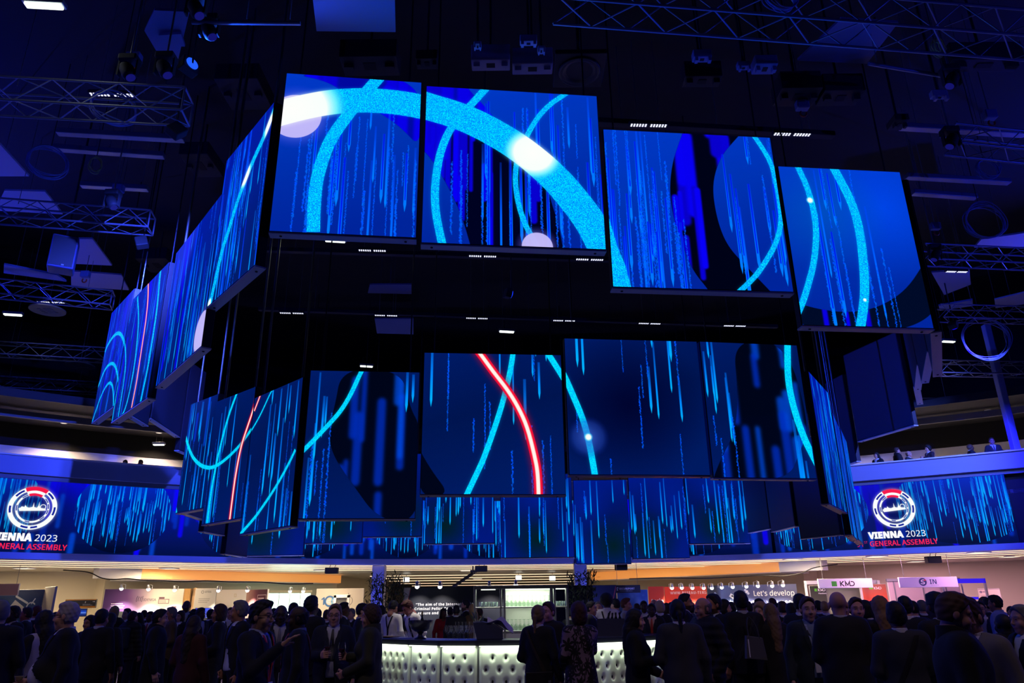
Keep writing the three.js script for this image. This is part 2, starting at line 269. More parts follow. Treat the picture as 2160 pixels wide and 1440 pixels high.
// ---- the hanging ring of LED screens (plan corners in metres)
for (const p of [
{L:[-4.37,-11.88],R:[-1.74,-12.21],y:8.04,label:"upper front hanging screen with the white glow and wide cyan arch, leftmost and highest",art:{base:"upper",arcs:[{pts:[[0.688,-0.024],[0.608,0.068],[0.475,0.243],[0.355,0.419],[0.31,0.568],[0.283,0.7],[0.284,0.853],[0.295,0.995]],w:0.242},{pts:[[-0.068,0.287],[0.004,0.262],[0.159,0.216],[0.314,0.179],[0.465,0.156],[0.598,0.146],[0.753,0.144],[0.932,0.154],[1.058,0.172]],w:0.578}],darks:[{pts:[[0.003,-0.001],[0.32,0.036],[0.483,0.148],[0.719,0.233],[0.862,0.315],[1.022,0.452],[1.002,-0.066]],rain:[["vivid",26,0.22,0,1,-0.4,0.3]],fill:"#0008a0"}],glows:[[0.095,0.283,0.141,"lens"],[0.068,0.236,0.3,"arc",1]],rain:[["upper",27,0.052,0.1,1,0.1,0.55],["dots",14,0.06,0.1,1,0.4,0.8]]},group:"upper front and right hanging screens",ppm:170,light:1.0,poles:1},
{L:[-1.65,-12.15],R:[1.8,-12.53],y:7.91,label:"upper front hanging screen where the wide cyan arch falls past a white flare",art:{base:"upper",arcs:[{pts:[[0.344,-0.009],[0.249,0.122],[0.143,0.267],[0.085,0.436],[0.063,0.627],[0.064,0.773],[0.086,0.905],[0.114,1.025]],w:0.154},{pts:[[0.823,-0.009],[0.814,-0.004],[0.699,0.092],[0.603,0.238],[0.518,0.452],[0.505,0.604],[0.523,0.751],[0.56,0.875],[0.589,0.93],[0.626,1.004]],w:0.106},{pts:[[-0.048,0.119],[-0.004,0.135],[0.196,0.189],[0.377,0.279],[0.554,0.396],[0.73,0.561],[0.837,0.702],[0.932,0.847],[0.997,1.008],[1.046,1.146]],w:0.638}],darks:[{pts:[[-0.025,-0.025],[-0.025,-0.025],[0.24,-0.018],[0.24,0.005],[0.317,0.091],[0.426,0.234],[0.426,0.234],[0.277,0.174],[0.114,0.121],[-0.022,0.082],[-0.022,0.082]],rain:[["vivid",14,0.2,0,0.5,-0.5,0.2]],fill:"#0008a0"},{pts:[[-0.045,0.195],[-0.045,0.195],[0.377,0.31],[0.553,0.424],[0.677,0.554],[0.677,0.554],[0.706,0.723],[0.742,0.847],[0.767,1.031],[0.767,1.031],[0.272,1.051],[0.272,1.051],[0.2,0.786],[0.056,0.504],[-0.039,0.397],[-0.039,0.397]],rain:[["vivid",12,0.13,0,0.22,-0.3,0.3],["vivid",15,0.11,0.15,0.75,-0.1,0.6]],fill:"#000220"}],glows:[[0.623,1.0,0.085,"lens"],[0.613,0.414,0.176,"arc",2]],rain:[["upper",35,0.052,0.3,1,-0.1,0.7],["dots",9,0.06,0.05,1,0.4,0.8]]},group:"upper front and right hanging screens",ppm:170,light:1.0,poles:1},
{L:[1.89,-12.67],R:[5.41,-13.03],y:7.21,label:"upper front hanging screen with a dark crescent between two blue circles",art:{base:"upper",arcs:[{pts:[[-0.003,0.571],[0.038,0.765],[0.073,0.872],[0.1,1.011],[-0.018,1.02]],w:0.1,fill:1},{pts:[[0.896,-0.023],[0.954,0.089],[0.99,0.203],[1.0,0.358],[1.0,0.482],[0.989,0.583],[0.941,0.71],[0.862,0.83],[0.782,0.933],[0.687,1.015]],w:0.105}],darks:[{pts:[[0.493,-0.059],[0.442,0.068],[0.391,0.206],[0.36,0.376],[0.362,0.549],[0.404,0.74],[0.443,0.888],[0.528,1.011],[0.554,1.08],[0.554,1.08],[0.924,1.069],[0.924,1.069],[0.747,0.848],[0.661,0.736],[0.622,0.598],[0.609,0.417],[0.628,0.285],[0.688,0.142],[0.787,0.023],[0.88,-0.082],[0.88,-0.082],[0.493,-0.059]],rain:[["vivid",8,0.2,0.38,0.72,-0.5,0.1],["vivid",6,0.13,0.38,0.8,0.2,0.8]],fill:"#000214"}],rain:[["upper",40,0.052,0,0.42,-0.1,0.7],["dots",14,0.06,0.02,0.45,0.3,0.8],["upper",16,0.052,0.68,1,-0.1,0.6]]},group:"upper front and right hanging screens",ppm:170,light:1.0,poles:1},
{L:[5.48,-13.07],R:[8.13,-13.35],y:6.55,label:"upper front hanging screen with two parallel cyan arcs, rightmost and lowest of the front four",art:{base:"upper",arcs:[{pts:[[0.152,-0.022],[0.201,0.098],[0.225,0.223],[0.234,0.346],[0.208,0.489],[0.159,0.635],[0.085,0.77],[0.025,0.873],[-0.031,0.944]],w:0.129},{pts:[[0.451,-0.015],[0.521,0.136],[0.564,0.279],[0.571,0.445],[0.554,0.61],[0.526,0.773],[0.487,0.891],[0.425,1.031]],w:0.19}],darks:[{pts:[[1.034,0.602],[0.892,0.738],[0.738,0.831],[0.55,0.898],[0.343,0.922],[0.15,0.907],[0.034,0.884],[-0.018,0.874],[-0.05,1.04],[1.063,1.018],[1.235,0.43]],rain:[["vivid",3,0.1,0.1,0.75,0.7,1]],fill:"#000a26"}],glows:[[0.214,0.22,0.027],[0.509,0.842,0.015]],rain:[["upper",12,0.052,0.05,0.7,-0.1,0.5],["dots",7,0.06,0.1,0.75,0.3,0.7]],tint:[[0.8,0.25,0.5,"rgba(0,70,235,0.9)"],[0.3,0.3,0.4,"rgba(0,90,190,0.6)"]]},group:"upper front and right hanging screens",ppm:170,light:1.0,poles:1},
{L:[-6.22,-13.93],R:[-4.56,-11.94],y:7.41,label:"upper hanging screen turned left with one broad diagonal cyan band, nearest of its row",art:{base:"side",arcs:[{pts:[[1.052,0.027],[0.988,0.099],[0.856,0.181],[0.665,0.268],[0.52,0.364],[0.402,0.464],[0.277,0.621],[0.207,0.674],[0.143,0.832],[0.081,0.99],[0.077,1.048]],w:0.201}],glows:[[0.545,0.304,0.091,"arc",0],[0.985,0.145,0.103,"arc",0],[0.058,0.987,0.042]],rain:[["upper",40,0.06,0,0.6,-0.3,0.6],["upper",16,0.05,0.3,1,0.2,0.8],["fine",14,0.04,0,1,-0.2,0.8]]},group:"upper left hanging screens",ppm:130,light:0.8,poles:2},
{L:[-8.4,-16.7],R:[-6.19,-13.88],y:6.57,label:"upper hanging screen turned left with a white patch low at its edge",art:{base:"side",glows:[[0.953,0.9,0.131,"lens"]],rain:[["vivid",16,0.1,0,0.6,-0.2,0.6],["upper",34,0.06,0,1,-0.3,0.7],["fine",16,0.05,0.2,1,0.1,0.8]]},group:"upper left hanging screens",ppm:130,light:0.8,poles:2},
{L:[-10.59,-19.02],R:[-8.52,-16.65],y:6.31,label:"upper hanging screen turned left crossed by a red line between cyan lines",art:{base:"side",arcs:[{pts:[[0.794,-0.035],[0.782,0.01],[0.862,0.277],[0.883,0.481],[0.881,0.749],[0.853,0.89],[0.826,1.008]],w:0.127},{pts:[[0.16,0.021],[0.31,0.203],[0.398,0.395],[0.465,0.659],[0.43,0.962],[0.272,1.033],[0.108,1.04]],w:0.089},{pts:[[-0.157,0.256],[-0.015,0.36],[0.104,0.486],[0.204,0.675],[0.209,1.0]],w:0.076},{pts:[[-0.004,0.665],[-0.009,0.679],[0.018,0.868],[0.027,1.016]],w:0.063},{pts:[[0.455,-0.009],[0.495,0.062],[0.552,0.187],[0.588,0.363],[0.595,0.53],[0.607,0.723],[0.614,0.841],[0.588,1.005]],w:0.101,red:1}],rain:[["upper",44,0.06,0,1,-0.3,0.7],["vivid",10,0.08,0,0.8,-0.2,0.5]]},group:"upper left hanging screens",ppm:130,light:0.8,poles:1},
{L:[-12.48,-21.37],R:[-10.86,-19.5],y:6.88,label:"upper hanging screen turned left with nested small cyan arches, farthest of its row",art:{base:"side",arcs:[{pts:[[0.037,0.374],[0.047,0.337],[0.31,0.284],[0.603,0.301],[0.911,0.422],[1.138,0.575]],w:0.115},{pts:[[-0.019,0.692],[0.028,0.67],[0.208,0.552],[0.538,0.556],[0.85,0.673],[1.051,0.833]],w:0.1},{pts:[[0.013,1.017],[0.179,0.844],[0.398,0.75],[0.622,0.738],[0.868,0.85],[0.999,1.016]],w:0.086}],rain:[["vivid",20,0.07,0,1,-0.3,0.6],["upper",30,0.05,0,1,-0.3,0.6]]},group:"upper left hanging screens",ppm:130,light:0.8,poles:1},
{L:[-10.54,-23.43],R:[-9.15,-22.19],y:4.47,label:"lower hanging screen at the far left end with the bottom of a cyan bowl curve",art:{base:"lower",arcs:[{pts:[[-0.115,0.243],[-0.052,0.293],[0.264,0.493],[0.587,0.601],[0.9,0.659],[1.163,0.674]],w:0.118,lo:[0,175,255]},{pts:[[-0.068,0.914],[0.042,1.015]],w:0.088,lo:[0,175,255]}],rain:[["fine",14,0.05,0,1,-0.2,0.8],["blur",5,0.1,0,1,-0.2,0.2],["dots",8,0.04,0,1,0.3,0.8]]},group:"lower front hanging screens",ppm:130,light:0.5,poles:2},
{L:[-8.6,-20.79],R:[-6.97,-19.29],y:3.83,label:"lower hanging screen turned left with a long red line beside a cyan line",art:{base:"lower",arcs:[{pts:[[-0.05,0.55],[0.069,0.56],[0.253,0.552],[0.504,0.51],[0.74,0.45],[0.882,0.397],[1.077,0.31]],w:0.103,lo:[0,175,255]},{pts:[[0.554,-0.037],[0.52,0.002],[0.371,0.16],[0.265,0.363],[0.179,0.584],[0.145,0.83],[0.154,1.026]],w:0.103,lo:[0,175,255]},{pts:[[1.076,0.031],[1.019,0.167],[0.916,0.297],[0.797,0.448],[0.744,0.654],[0.728,0.827],[0.723,1.029]],w:0.129,red:1}],rain:[["fine",14,0.05,0,1,-0.2,0.8],["dots",8,0.04,0,1,0.3,0.8]]},group:"lower front hanging screens",ppm:130,light:0.5,poles:2},
{L:[-6.81,-18.85],R:[-5.03,-17.01],y:3.38,label:"lower hanging screen turned left with a straight diagonal cyan line to its lower corner",art:{base:"lower",arcs:[{pts:[[-0.016,0.256],[0.039,0.231],[0.189,0.144],[0.359,0.0],[0.43,-0.031]],w:0.058,lo:[0,175,255]},{pts:[[0.976,0.503],[0.945,0.531],[0.813,0.629],[0.642,0.735],[0.42,0.845],[0.241,0.926],[-0.025,1.012]],w:0.092,lo:[0,175,255]},{pts:[[0.122,-0.007],[0.019,0.102]],w:0.092,red:1}],rain:[["fine",16,0.06,0,1,-0.2,0.8],["dots",9,0.05,0,1,0.2,0.8]]},group:"lower front hanging screens",ppm:130,light:0.5,poles:2},
{L:[-4.85,-16.93],R:[-2.25,-17.2],y:3.52,label:"lower front screen with one cyan curve and blurred blue streaks",art:{base:"lower",arcs:[{pts:[[0.484,-0.036],[0.46,-0.001],[0.379,0.166],[0.297,0.287],[0.177,0.399],[-0.001,0.554],[-0.038,0.582]],w:0.106,lo:[0,175,255]}],darks:[{pts:[[0.278,-0.022],[0.24,0.264],[0.191,0.412],[0.249,0.587],[0.437,0.774],[0.69,1.017],[1.055,1.017],[1.031,0.388],[0.923,0.257],[0.841,-0.013]],rain:[["blur",11,0.17,0.3,0.95,-0.3,0.9]],fill:"#000418"}],rain:[["fine",5,0.058,0.02,0.22,-0.2,0.7],["dots",4,0.06,0.02,0.35,0.3,0.8],["fine",2,0.058,0.88,1,-0.2,0.1]]},group:"lower front hanging screens",ppm:130,light:0.5,poles:1},
{L:[-2.19,-17.38],R:[1.24,-17.71],y:4.09,label:"lower front hanging screen with the thick glowing red arc",art:{base:"lower",arcs:[{pts:[[0.648,-0.03],[0.645,0.003],[0.626,0.12],[0.583,0.306],[0.524,0.501],[0.441,0.733],[0.408,0.811],[0.312,1.011]],w:0.135,lo:[0,175,255]},{pts:[[0.9,-0.02],[0.957,0.072],[1.022,0.185]],w:0.153,lo:[0,175,255]},{pts:[[0.371,-0.043],[0.406,-0.0],[0.499,0.133],[0.6,0.261],[0.677,0.388],[0.742,0.533],[0.788,0.731],[0.812,0.867],[0.811,1.02]],w:0.211,red:1}],darks:[{pts:[[-0.014,0.687],[-0.004,0.72],[0.078,0.851],[0.203,1.008],[-0.017,1.021]],rain:[],fill:"#000418"}],rain:[["fine",8,0.055,0.05,0.95,-0.4,0.2],["dots",10,0.06,0.05,1,-0.1,0.8]]},group:"lower front hanging screens",ppm:130,light:0.5,poles:1},
{L:[1.33,-17.82],R:[4.83,-18.2],y:4.58,label:"lower front hanging screen with a cyan arc through a faint round halo",art:{base:"lower",arcs:[{pts:[[-0.03,0.246],[0.002,0.317],[0.046,0.432],[0.107,0.594],[0.138,0.72],[0.161,0.864],[0.18,1.028]],w:0.159,lo:[0,175,255]}],glows:[[0.144,0.737,0.153,"halo"],[0.144,0.737,0.035]],rain:[["fine",7,0.055,0.02,1,-0.55,-0.2],["fine",4,0.055,0.5,1,-0.2,0.4],["dots",8,0.06,0.05,1,-0.1,0.9]],tint:[[0.45,0.5,0.6,"rgba(0,0,40,0.85)"]]},group:"lower front hanging screens",ppm:130,light:0.5,poles:1},
{L:[4.82,-17.94],R:[7.48,-18.34],y:4.49,label:"lower front hanging screen with broad blurred streaks, rightmost of the front",art:{base:"lower",arcs:[{pts:[[0.91,-0.026],[0.884,0.11],[0.858,0.272],[0.866,0.431],[0.897,0.589],[0.938,0.713],[0.967,0.782],[1.038,0.916]],w:0.183,lo:[0,175,255]}],darks:[{pts:[[0.339,-0.027],[0.33,0.392],[0.252,0.683],[0.115,0.833],[0.002,0.993],[-0.003,1.026],[0.724,1.019],[0.883,0.8],[1.013,0.625],[0.9,-0.025]],rain:[["blur",22,0.19,0,1,-0.3,0.9]],fill:"#000418"}],rain:[["fine",8,0.058,0,0.25,-0.2,0.4],["fine",5,0.058,0.85,1,0.5,0.9],["dots",4,0.06,0,0.3,0.3,0.8]]},group:"lower front hanging screens",ppm:130,light:0.5,poles:1},
{L:[7.95,-19.0],R:[9.35,-21.2],y:3.98,label:"lower hanging screen turned sharply right with fine blue lines, nearest of the right row",art:{base:"side",rain:[["fine",36,0.058,0,1,-0.4,0.8],["upper",16,0.1,0,1,-0.3,0.7],["blur",6,0.12,0,1,0,0.7]]},group:"lower right hanging screens",ppm:70,light:0.5,poles:2},
{L:[9.42,-21.3],R:[10.55,-23.5],y:3.41,label:"lower hanging screen turned sharply right with fine blue lines, middle of the right row",art:{base:"side",rain:[["fine",36,0.058,0,1,-0.4,0.8],["upper",16,0.1,0,1,-0.3,0.7],["blur",6,0.12,0,1,0,0.7]]},group:"lower right hanging screens",ppm:70,light:0.5,poles:2},
{L:[10.62,-23.6],R:[11.75,-25.8],y:3.46,label:"lower hanging screen turned sharply right with fine blue lines, farthest of the right row",art:{base:"side",arcs:[{pts:[[-2.429,0.357],[-2.365,0.673],[-2.516,1.041]],w:0.092}],rain:[["fine",36,0.058,0,1,-0.4,0.8],["upper",16,0.1,0,1,-0.3,0.7],["blur",6,0.12,0,1,0,0.7]]},group:"lower right hanging screens",ppm:70,light:0.5,poles:2},
{L:[-10.94,-30.6],R:[-8.44,-30.6],y:3.65,label:"far low screen of sparse rain under the diagonal cyan line, leftmost of its row",art:{base:"far",rain:[["fine",4,0.055,0,1,-0.1,0.6],["dots",2,0.07,0,1,0.1,0.8]],tint:[[0.3,0.8,0.4,"rgba(0,30,14,0.8)"],[0.8,0.3,0.35,"rgba(0,30,150,0.7)"]]},group:"far low hanging screens",ppm:70,light:0.5,poles:1},
{L:[-8.68,-31.4],R:[-6.28,-31.4],y:4.16,label:"far low screen of blue rain, second from left in the far row",art:{base:"far",rain:[["fine",12,0.055,0,1,-0.1,0.6],["dots",6,0.07,0,1,0.1,0.8]],tint:[[0.5,0.8,0.4,"rgba(0,30,14,0.8)"],[0.5,0.3,0.35,"rgba(0,30,150,0.7)"]]},group:"far low hanging screens",ppm:70,light:0.5,poles:1},
{L:[-6.38,-32.0],R:[-3.91,-32.0],y:4.44,label:"far low screen of blue rain under the blurred streak screen, third in the far row",art:{base:"far",rain:[["fine",7,0.055,0,1,-0.1,0.6],["dots",5,0.07,0,1,0.1,0.8]],tint:[[0.7,0.8,0.4,"rgba(0,30,14,0.8)"],[0.20000000000000007,0.3,0.35,"rgba(0,30,150,0.7)"]]},group:"far low hanging screens",ppm:70,light:0.5,poles:1},
{L:[-3.84,-32.2],R:[-0.84,-32.2],y:4.14,label:"far low screen of dense cyan rain under the red arc screen",art:{base:"far",rain:[["fine",20,0.055,0,1,-0.1,0.6],["dots",8,0.07,0,1,0.1,0.8]],tint:[[0.3,0.8,0.4,"rgba(0,30,14,0.8)"],[0.8,0.3,0.35,"rgba(0,30,150,0.7)"]]},group:"far low hanging screens",ppm:70,light:0.5,poles:1},
{L:[-0.59,-32.3],R:[2.51,-32.3],y:3.54,label:"far low screen of blue rain just left of the gap, fifth in the far row",art:{base:"far",rain:[["fine",14,0.055,0,1,-0.1,0.6],["dots",6,0.07,0,1,0.1,0.8]],tint:[[0.5,0.8,0.4,"rgba(0,30,14,0.8)"],[0.5,0.3,0.35,"rgba(0,30,150,0.7)"]]},group:"far low hanging screens",ppm:70,light:0.5,poles:1},
{L:[2.58,-32.4],R:[4.9,-32.4],y:3.27,label:"far low screen hanging lowest in front of the right column, sparse rain",art:{base:"far",rain:[["fine",11,0.055,0,1,-0.1,0.6],["dots",6,0.07,0,1,0.1,0.8]],tint:[[0.7,0.8,0.4,"rgba(0,30,14,0.8)"],[0.20000000000000007,0.3,0.35,"rgba(0,30,150,0.7)"]]},group:"far low hanging screens",ppm:70,light:0.5,poles:1},
{L:[4.98,-32.4],R:[7.38,-32.4],y:3.45,label:"far low screen of long cyan rain, second from right in the far row",art:{base:"far",rain:[["fine",15,0.055,0,1,-0.1,0.6],["dots",6,0.07,0,1,0.1,0.8]],tint:[[0.3,0.8,0.4,"rgba(0,30,14,0.8)"],[0.8,0.3,0.35,"rgba(0,30,150,0.7)"]]},group:"far low hanging screens",ppm:70,light:0.5,poles:1},
{L:[7.34,-32.0],R:[9.87,-32.0],y:4.0,label:"far low screen of cyan rain, rightmost of the far row beside black screen backs",art:{base:"far",rain:[["fine",18,0.055,0,1,-0.1,0.6],["dots",8,0.07,0,1,0.1,0.8]],tint:[[0.5,0.8,0.4,"rgba(0,30,14,0.8)"],[0.5,0.3,0.35,"rgba(0,30,150,0.7)"]]},group:"far low hanging screens",ppm:70,light:0.5,poles:1},
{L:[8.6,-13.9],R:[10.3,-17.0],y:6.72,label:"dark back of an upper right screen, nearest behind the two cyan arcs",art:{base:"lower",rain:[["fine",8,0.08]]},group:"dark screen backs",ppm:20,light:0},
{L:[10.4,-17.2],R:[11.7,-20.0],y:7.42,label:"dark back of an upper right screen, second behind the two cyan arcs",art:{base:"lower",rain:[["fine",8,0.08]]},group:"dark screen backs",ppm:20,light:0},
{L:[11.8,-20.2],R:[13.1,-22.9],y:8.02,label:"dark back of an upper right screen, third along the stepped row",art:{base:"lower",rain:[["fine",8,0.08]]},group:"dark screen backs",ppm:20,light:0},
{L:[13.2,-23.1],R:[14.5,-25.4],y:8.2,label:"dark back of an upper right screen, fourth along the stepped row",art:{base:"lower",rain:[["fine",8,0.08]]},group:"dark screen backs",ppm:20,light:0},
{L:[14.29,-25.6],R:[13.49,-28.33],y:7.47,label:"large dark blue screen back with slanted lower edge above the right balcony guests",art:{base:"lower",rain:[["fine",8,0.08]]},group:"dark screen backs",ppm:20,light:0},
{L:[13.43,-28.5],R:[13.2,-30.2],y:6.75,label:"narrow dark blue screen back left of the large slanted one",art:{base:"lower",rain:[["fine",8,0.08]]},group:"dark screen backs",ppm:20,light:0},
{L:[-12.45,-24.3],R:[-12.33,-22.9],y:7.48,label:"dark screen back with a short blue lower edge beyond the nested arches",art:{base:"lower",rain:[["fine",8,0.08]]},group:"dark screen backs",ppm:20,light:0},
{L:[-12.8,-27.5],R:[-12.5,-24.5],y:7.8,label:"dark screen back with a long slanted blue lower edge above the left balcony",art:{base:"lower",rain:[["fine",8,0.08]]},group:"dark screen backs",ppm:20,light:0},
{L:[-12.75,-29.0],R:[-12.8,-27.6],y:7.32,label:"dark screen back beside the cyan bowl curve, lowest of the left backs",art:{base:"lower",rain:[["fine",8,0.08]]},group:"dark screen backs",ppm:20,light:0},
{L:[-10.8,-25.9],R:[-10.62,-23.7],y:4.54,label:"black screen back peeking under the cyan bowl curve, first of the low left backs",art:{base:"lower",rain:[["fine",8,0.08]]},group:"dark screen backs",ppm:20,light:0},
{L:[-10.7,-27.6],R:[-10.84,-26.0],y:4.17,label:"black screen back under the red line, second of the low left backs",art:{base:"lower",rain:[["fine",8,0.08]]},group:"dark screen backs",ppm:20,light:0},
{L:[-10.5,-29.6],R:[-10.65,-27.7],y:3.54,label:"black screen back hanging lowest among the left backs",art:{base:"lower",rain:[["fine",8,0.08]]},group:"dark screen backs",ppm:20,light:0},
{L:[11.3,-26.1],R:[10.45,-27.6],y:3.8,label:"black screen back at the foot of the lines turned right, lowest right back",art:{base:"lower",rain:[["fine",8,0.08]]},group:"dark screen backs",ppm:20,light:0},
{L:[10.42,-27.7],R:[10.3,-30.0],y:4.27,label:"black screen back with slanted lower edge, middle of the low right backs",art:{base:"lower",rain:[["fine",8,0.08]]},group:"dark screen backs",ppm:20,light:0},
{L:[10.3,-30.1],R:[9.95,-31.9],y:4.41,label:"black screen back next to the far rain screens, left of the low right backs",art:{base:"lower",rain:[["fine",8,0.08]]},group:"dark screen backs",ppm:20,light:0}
]) ledPanel(p);
// ---- ribbon screen along the balcony front, with the emblem and its lettering on both sides
function emblem(x, cx, cy, r) { // segmented double ring with a red-white-red sector and a skyline
  x.save(); x.translate(cx, cy);
  const seg = (r0, r1, a0, a1, f) => { x.beginPath(); x.arc(0, 0, r1, a0, a1); x.arc(0, 0, r0, a1, a0, true); x.closePath(); x.fillStyle = f; x.fill(); };
  const W = '#fbfffb', T = Math.PI * 2;
  seg(r * 0.80, r, 0, T, W); seg(r * 0.60, r * 0.69, 0, T, W);
  for (const [a, b] of [[-2.55, -2.1], [-0.95, -0.55], [-0.1, 0.32], [1.2, 1.5], [1.62, 1.95], [2.85, 3.2]]) seg(r * 0.86, r * 0.94, a, b, '#0a1a90');
  for (const [a, b] of [[-2.4, -2.0], [-0.8, -0.45], [-0.35, 0], [0.1, 0.4], [0.6, 0.95], [1.6, 1.9], [2.9, 3.3]]) seg(r * 0.625, r * 0.665, a, b, '#0a1a90');
  seg(r * 0.80, r, -2.02, -1.02, '#f4143c'); seg(r * 0.69, r * 0.82, -2.02, -1.02, W); seg(r * 0.58, r * 0.69, -1.95, -1.08, '#f4143c');
  x.fillStyle = W; const s = r * 0.56;
  x.beginPath(); x.moveTo(-s, 0.08 * s); x.lineTo(-s * 0.85, 0); x.lineTo(-s * 0.8, -s * 0.1); x.lineTo(-s * 0.6, -s * 0.06); x.lineTo(-s * 0.55, -s * 0.22); x.lineTo(-s * 0.42, -s * 0.06); x.lineTo(-s * 0.25, -s * 0.02); x.lineTo(-s * 0.02, -s * 0.1); x.lineTo(0.03 * s, -s * 0.5); x.lineTo(0.1 * s, -s * 0.1); x.lineTo(s * 0.3, -s * 0.04); x.lineTo(s * 0.38, -s * 0.2); x.lineTo(s * 0.42, -s * 0.6); x.lineTo(s * 0.47, -s * 0.2); x.lineTo(s * 0.56, -s * 0.05); x.lineTo(s * 0.95, 0); x.lineTo(s, 0.16 * s); x.lineTo(-s * 0.9, 0.3 * s); x.closePath(); x.fill();
  x.strokeStyle = W; x.lineWidth = r * 0.035; x.beginPath(); x.arc(s * 0.74, -s * 0.13, s * 0.2, 0, T); x.stroke();
  x.restore();
}
function ribbonArt(len, logoAt, seedN, curtains) {
  const ppm = 110, W = Math.min(2048, Math.round(len * ppm)), H = Math.round(2.53 * W / len), k = W / len, c = canvas(W, H), x = c.getContext('2d');
  const g = x.createLinearGradient(0, 0, 0, H); g.addColorStop(0, '#0606c8'); g.addColorStop(0.35, '#00108a'); g.addColorStop(1, '#000c3c'); x.fillStyle = g; x.fillRect(0, 0, W, H);
  rain(x, W, H, Math.round(len * 4), 'blur', 0.16 * k, 0, 1, -0.2, 0.8); rain(x, W, H, Math.round(len * 2.5), 'vivid', 0.2 * k, 0, 1, -0.3, 0.3);
  for (const [cx, rx] of curtains) { // round windows of fine rain
    x.save(); x.beginPath(); x.ellipse(cx * k, H * 0.38, rx * k, H * 0.6, 0, 0, 7); x.clip();
    const q = x.createLinearGradient(0, 0, 0, H); q.addColorStop(0, '#0026b8'); q.addColorStop(0.5, '#001470'); q.addColorStop(1, '#000620'); x.fillStyle = q; x.fillRect(0, 0, W, H);
    rain(x, W, H, Math.round(rx * 52), 'fine', 0.036 * k, (cx - rx) / len, (cx + rx) / len, -0.45, 0.5); rain(x, W, H, Math.round(rx * 12), 'dots', 0.04 * k, (cx - rx) / len, (cx + rx) / len, -0.2, 0.7); x.restore();
  }
  if (logoAt !== null) {
    const lx = logoAt * k; radial(x, lx, H * 0.42, H * 0.6, [[0, 'rgba(0,4,40,0.55)'], [1, 'rgba(0,4,40,0)']]);
    x.save(); x.filter = 'blur(' + (k * 0.06).toFixed(1) + 'px)'; x.globalAlpha = 0.6; emblem(x, lx, H * 0.39, H * 0.305); x.restore(); emblem(x, lx, H * 0.39, H * 0.30);
    x.textAlign = 'left'; x.textBaseline = 'alphabetic'; x.fillStyle = '#ffffff';
    const f1 = 'bold ' + Math.round(H * 0.128) + 'px sans-serif', f2 = Math.round(H * 0.128) + 'px sans-serif', f3 = Math.round(H * 0.105) + 'px sans-serif';
    x.font = f1; const w1 = x.measureText('VIENNA ').width; x.font = f2; const w2 = x.measureText('2023').width; const x0 = lx - (w1 + w2) * 0.53;
    x.font = f1; x.lineWidth = H * 0.012; x.strokeStyle = '#fff'; x.strokeText('VIENNA', x0, H * 0.84); x.fillText('VIENNA', x0, H * 0.84); x.font = f2; x.fillText('2023', x0 + w1, H * 0.84);
    x.fillStyle = '#fa2050'; x.strokeStyle = '#fa2050'; x.lineWidth = H * 0.006; x.font = f3; const full = x.measureText('91').width, a2 = x.measureText(' GENERAL ASSEMBLY').width; x.font = Math.round(H * 0.05) + 'px sans-serif'; const sp = x.measureText('ST').width;
    const y = H * 0.955, xs = lx - (full + sp + a2) * 0.55; x.fillText('ST', xs + full, y - H * 0.045); x.font = f3; x.fillText('91', xs, y); x.fillText(' GENERAL ASSEMBLY', xs + full + sp, y); x.strokeText(' GENERAL ASSEMBLY', xs + full + sp, y);
  }
  return texOf(c);
}
{
  const t = thing('ribbon_screen', 'long curved LED ribbon screen along the balcony front showing the emblem twice', 'led screen');
  const pieces = [[-26, -11.3, 'L'], [-11.3, 10.9, 'C'], [10.9, 18.5, 'R']];
  for (const [x0, x1, n] of pieces) {
    const pts = FRC.getPoints(600).map((p) => [p.x, p.z]).filter((p) => p[0] >= x0 - 0.05 && p[0] <= x1 + 0.05), line = shift(pts, 0.16);
    let len = 0; const acc = [0]; for (let i = 1; i < line.length; i++) { len += Math.hypot(line[i][0] - line[i - 1][0], line[i][1] - line[i - 1][1]); acc.push(len); }
    const at = (xx) => { for (let i = 0; i < line.length; i++) if (line[i][0] >= xx) return acc[i]; return len; };
    const logo = n === 'L' ? at(-17.3) : n === 'R' ? at(15.2) : null;
    const cur = n === 'L' ? [[at(-18.3), 1.5], [at(-14.9), 1.65], [at(-11.2), 1.4]] : n === 'R' ? [[at(12.4), 2.2], [at(17.2), 2.3]] : [[3, 1.6], [7.2, 1.5], [11, 1.8], [15.5, 1.7], [20, 1.8]];
    const tex = ribbonArt(len, logo, 1, cur), pos = [], uv = [], idx = [];
    line.forEach((p, i) => { pos.push(p[0], 3.605, p[1], p[0], 6.125, p[1]); uv.push(acc[i] / len, 0, acc[i] / len, 1); if (i) { const k = i * 2; idx.push(k - 2, k, k + 1, k - 2, k + 1, k - 1); } });
    const g = new THREE.BufferGeometry(); g.setAttribute('position', new THREE.Float32BufferAttribute(pos, 3)); g.setAttribute('uv', new THREE.Float32BufferAttribute(uv, 2)); g.setIndex(idx); g.computeVertexNormals();
    mesh('display', g, glow(0xffffff, 1, tex), t);
    const steps = 2; for (let i = 0; i < steps; i++) { const a = line[Math.floor((i / steps) * (line.length - 1))], b = line[Math.floor(((i + 1) / steps) * (line.length - 1))]; const mx = (a[0] + b[0]) / 2, mz = (a[1] + b[1]) / 2, nx = -(b[1] - a[1]), nz = b[0] - a[0], l = Math.hypot(nx, nz); rectLight(0x1030ff, 0.7, l, 2.4, [mx + nx / l * 0.6, 4.85, mz + nz / l * 0.6], [mx + nx / l * 5, 4.5, mz + nz / l * 5], t); }
  }
}
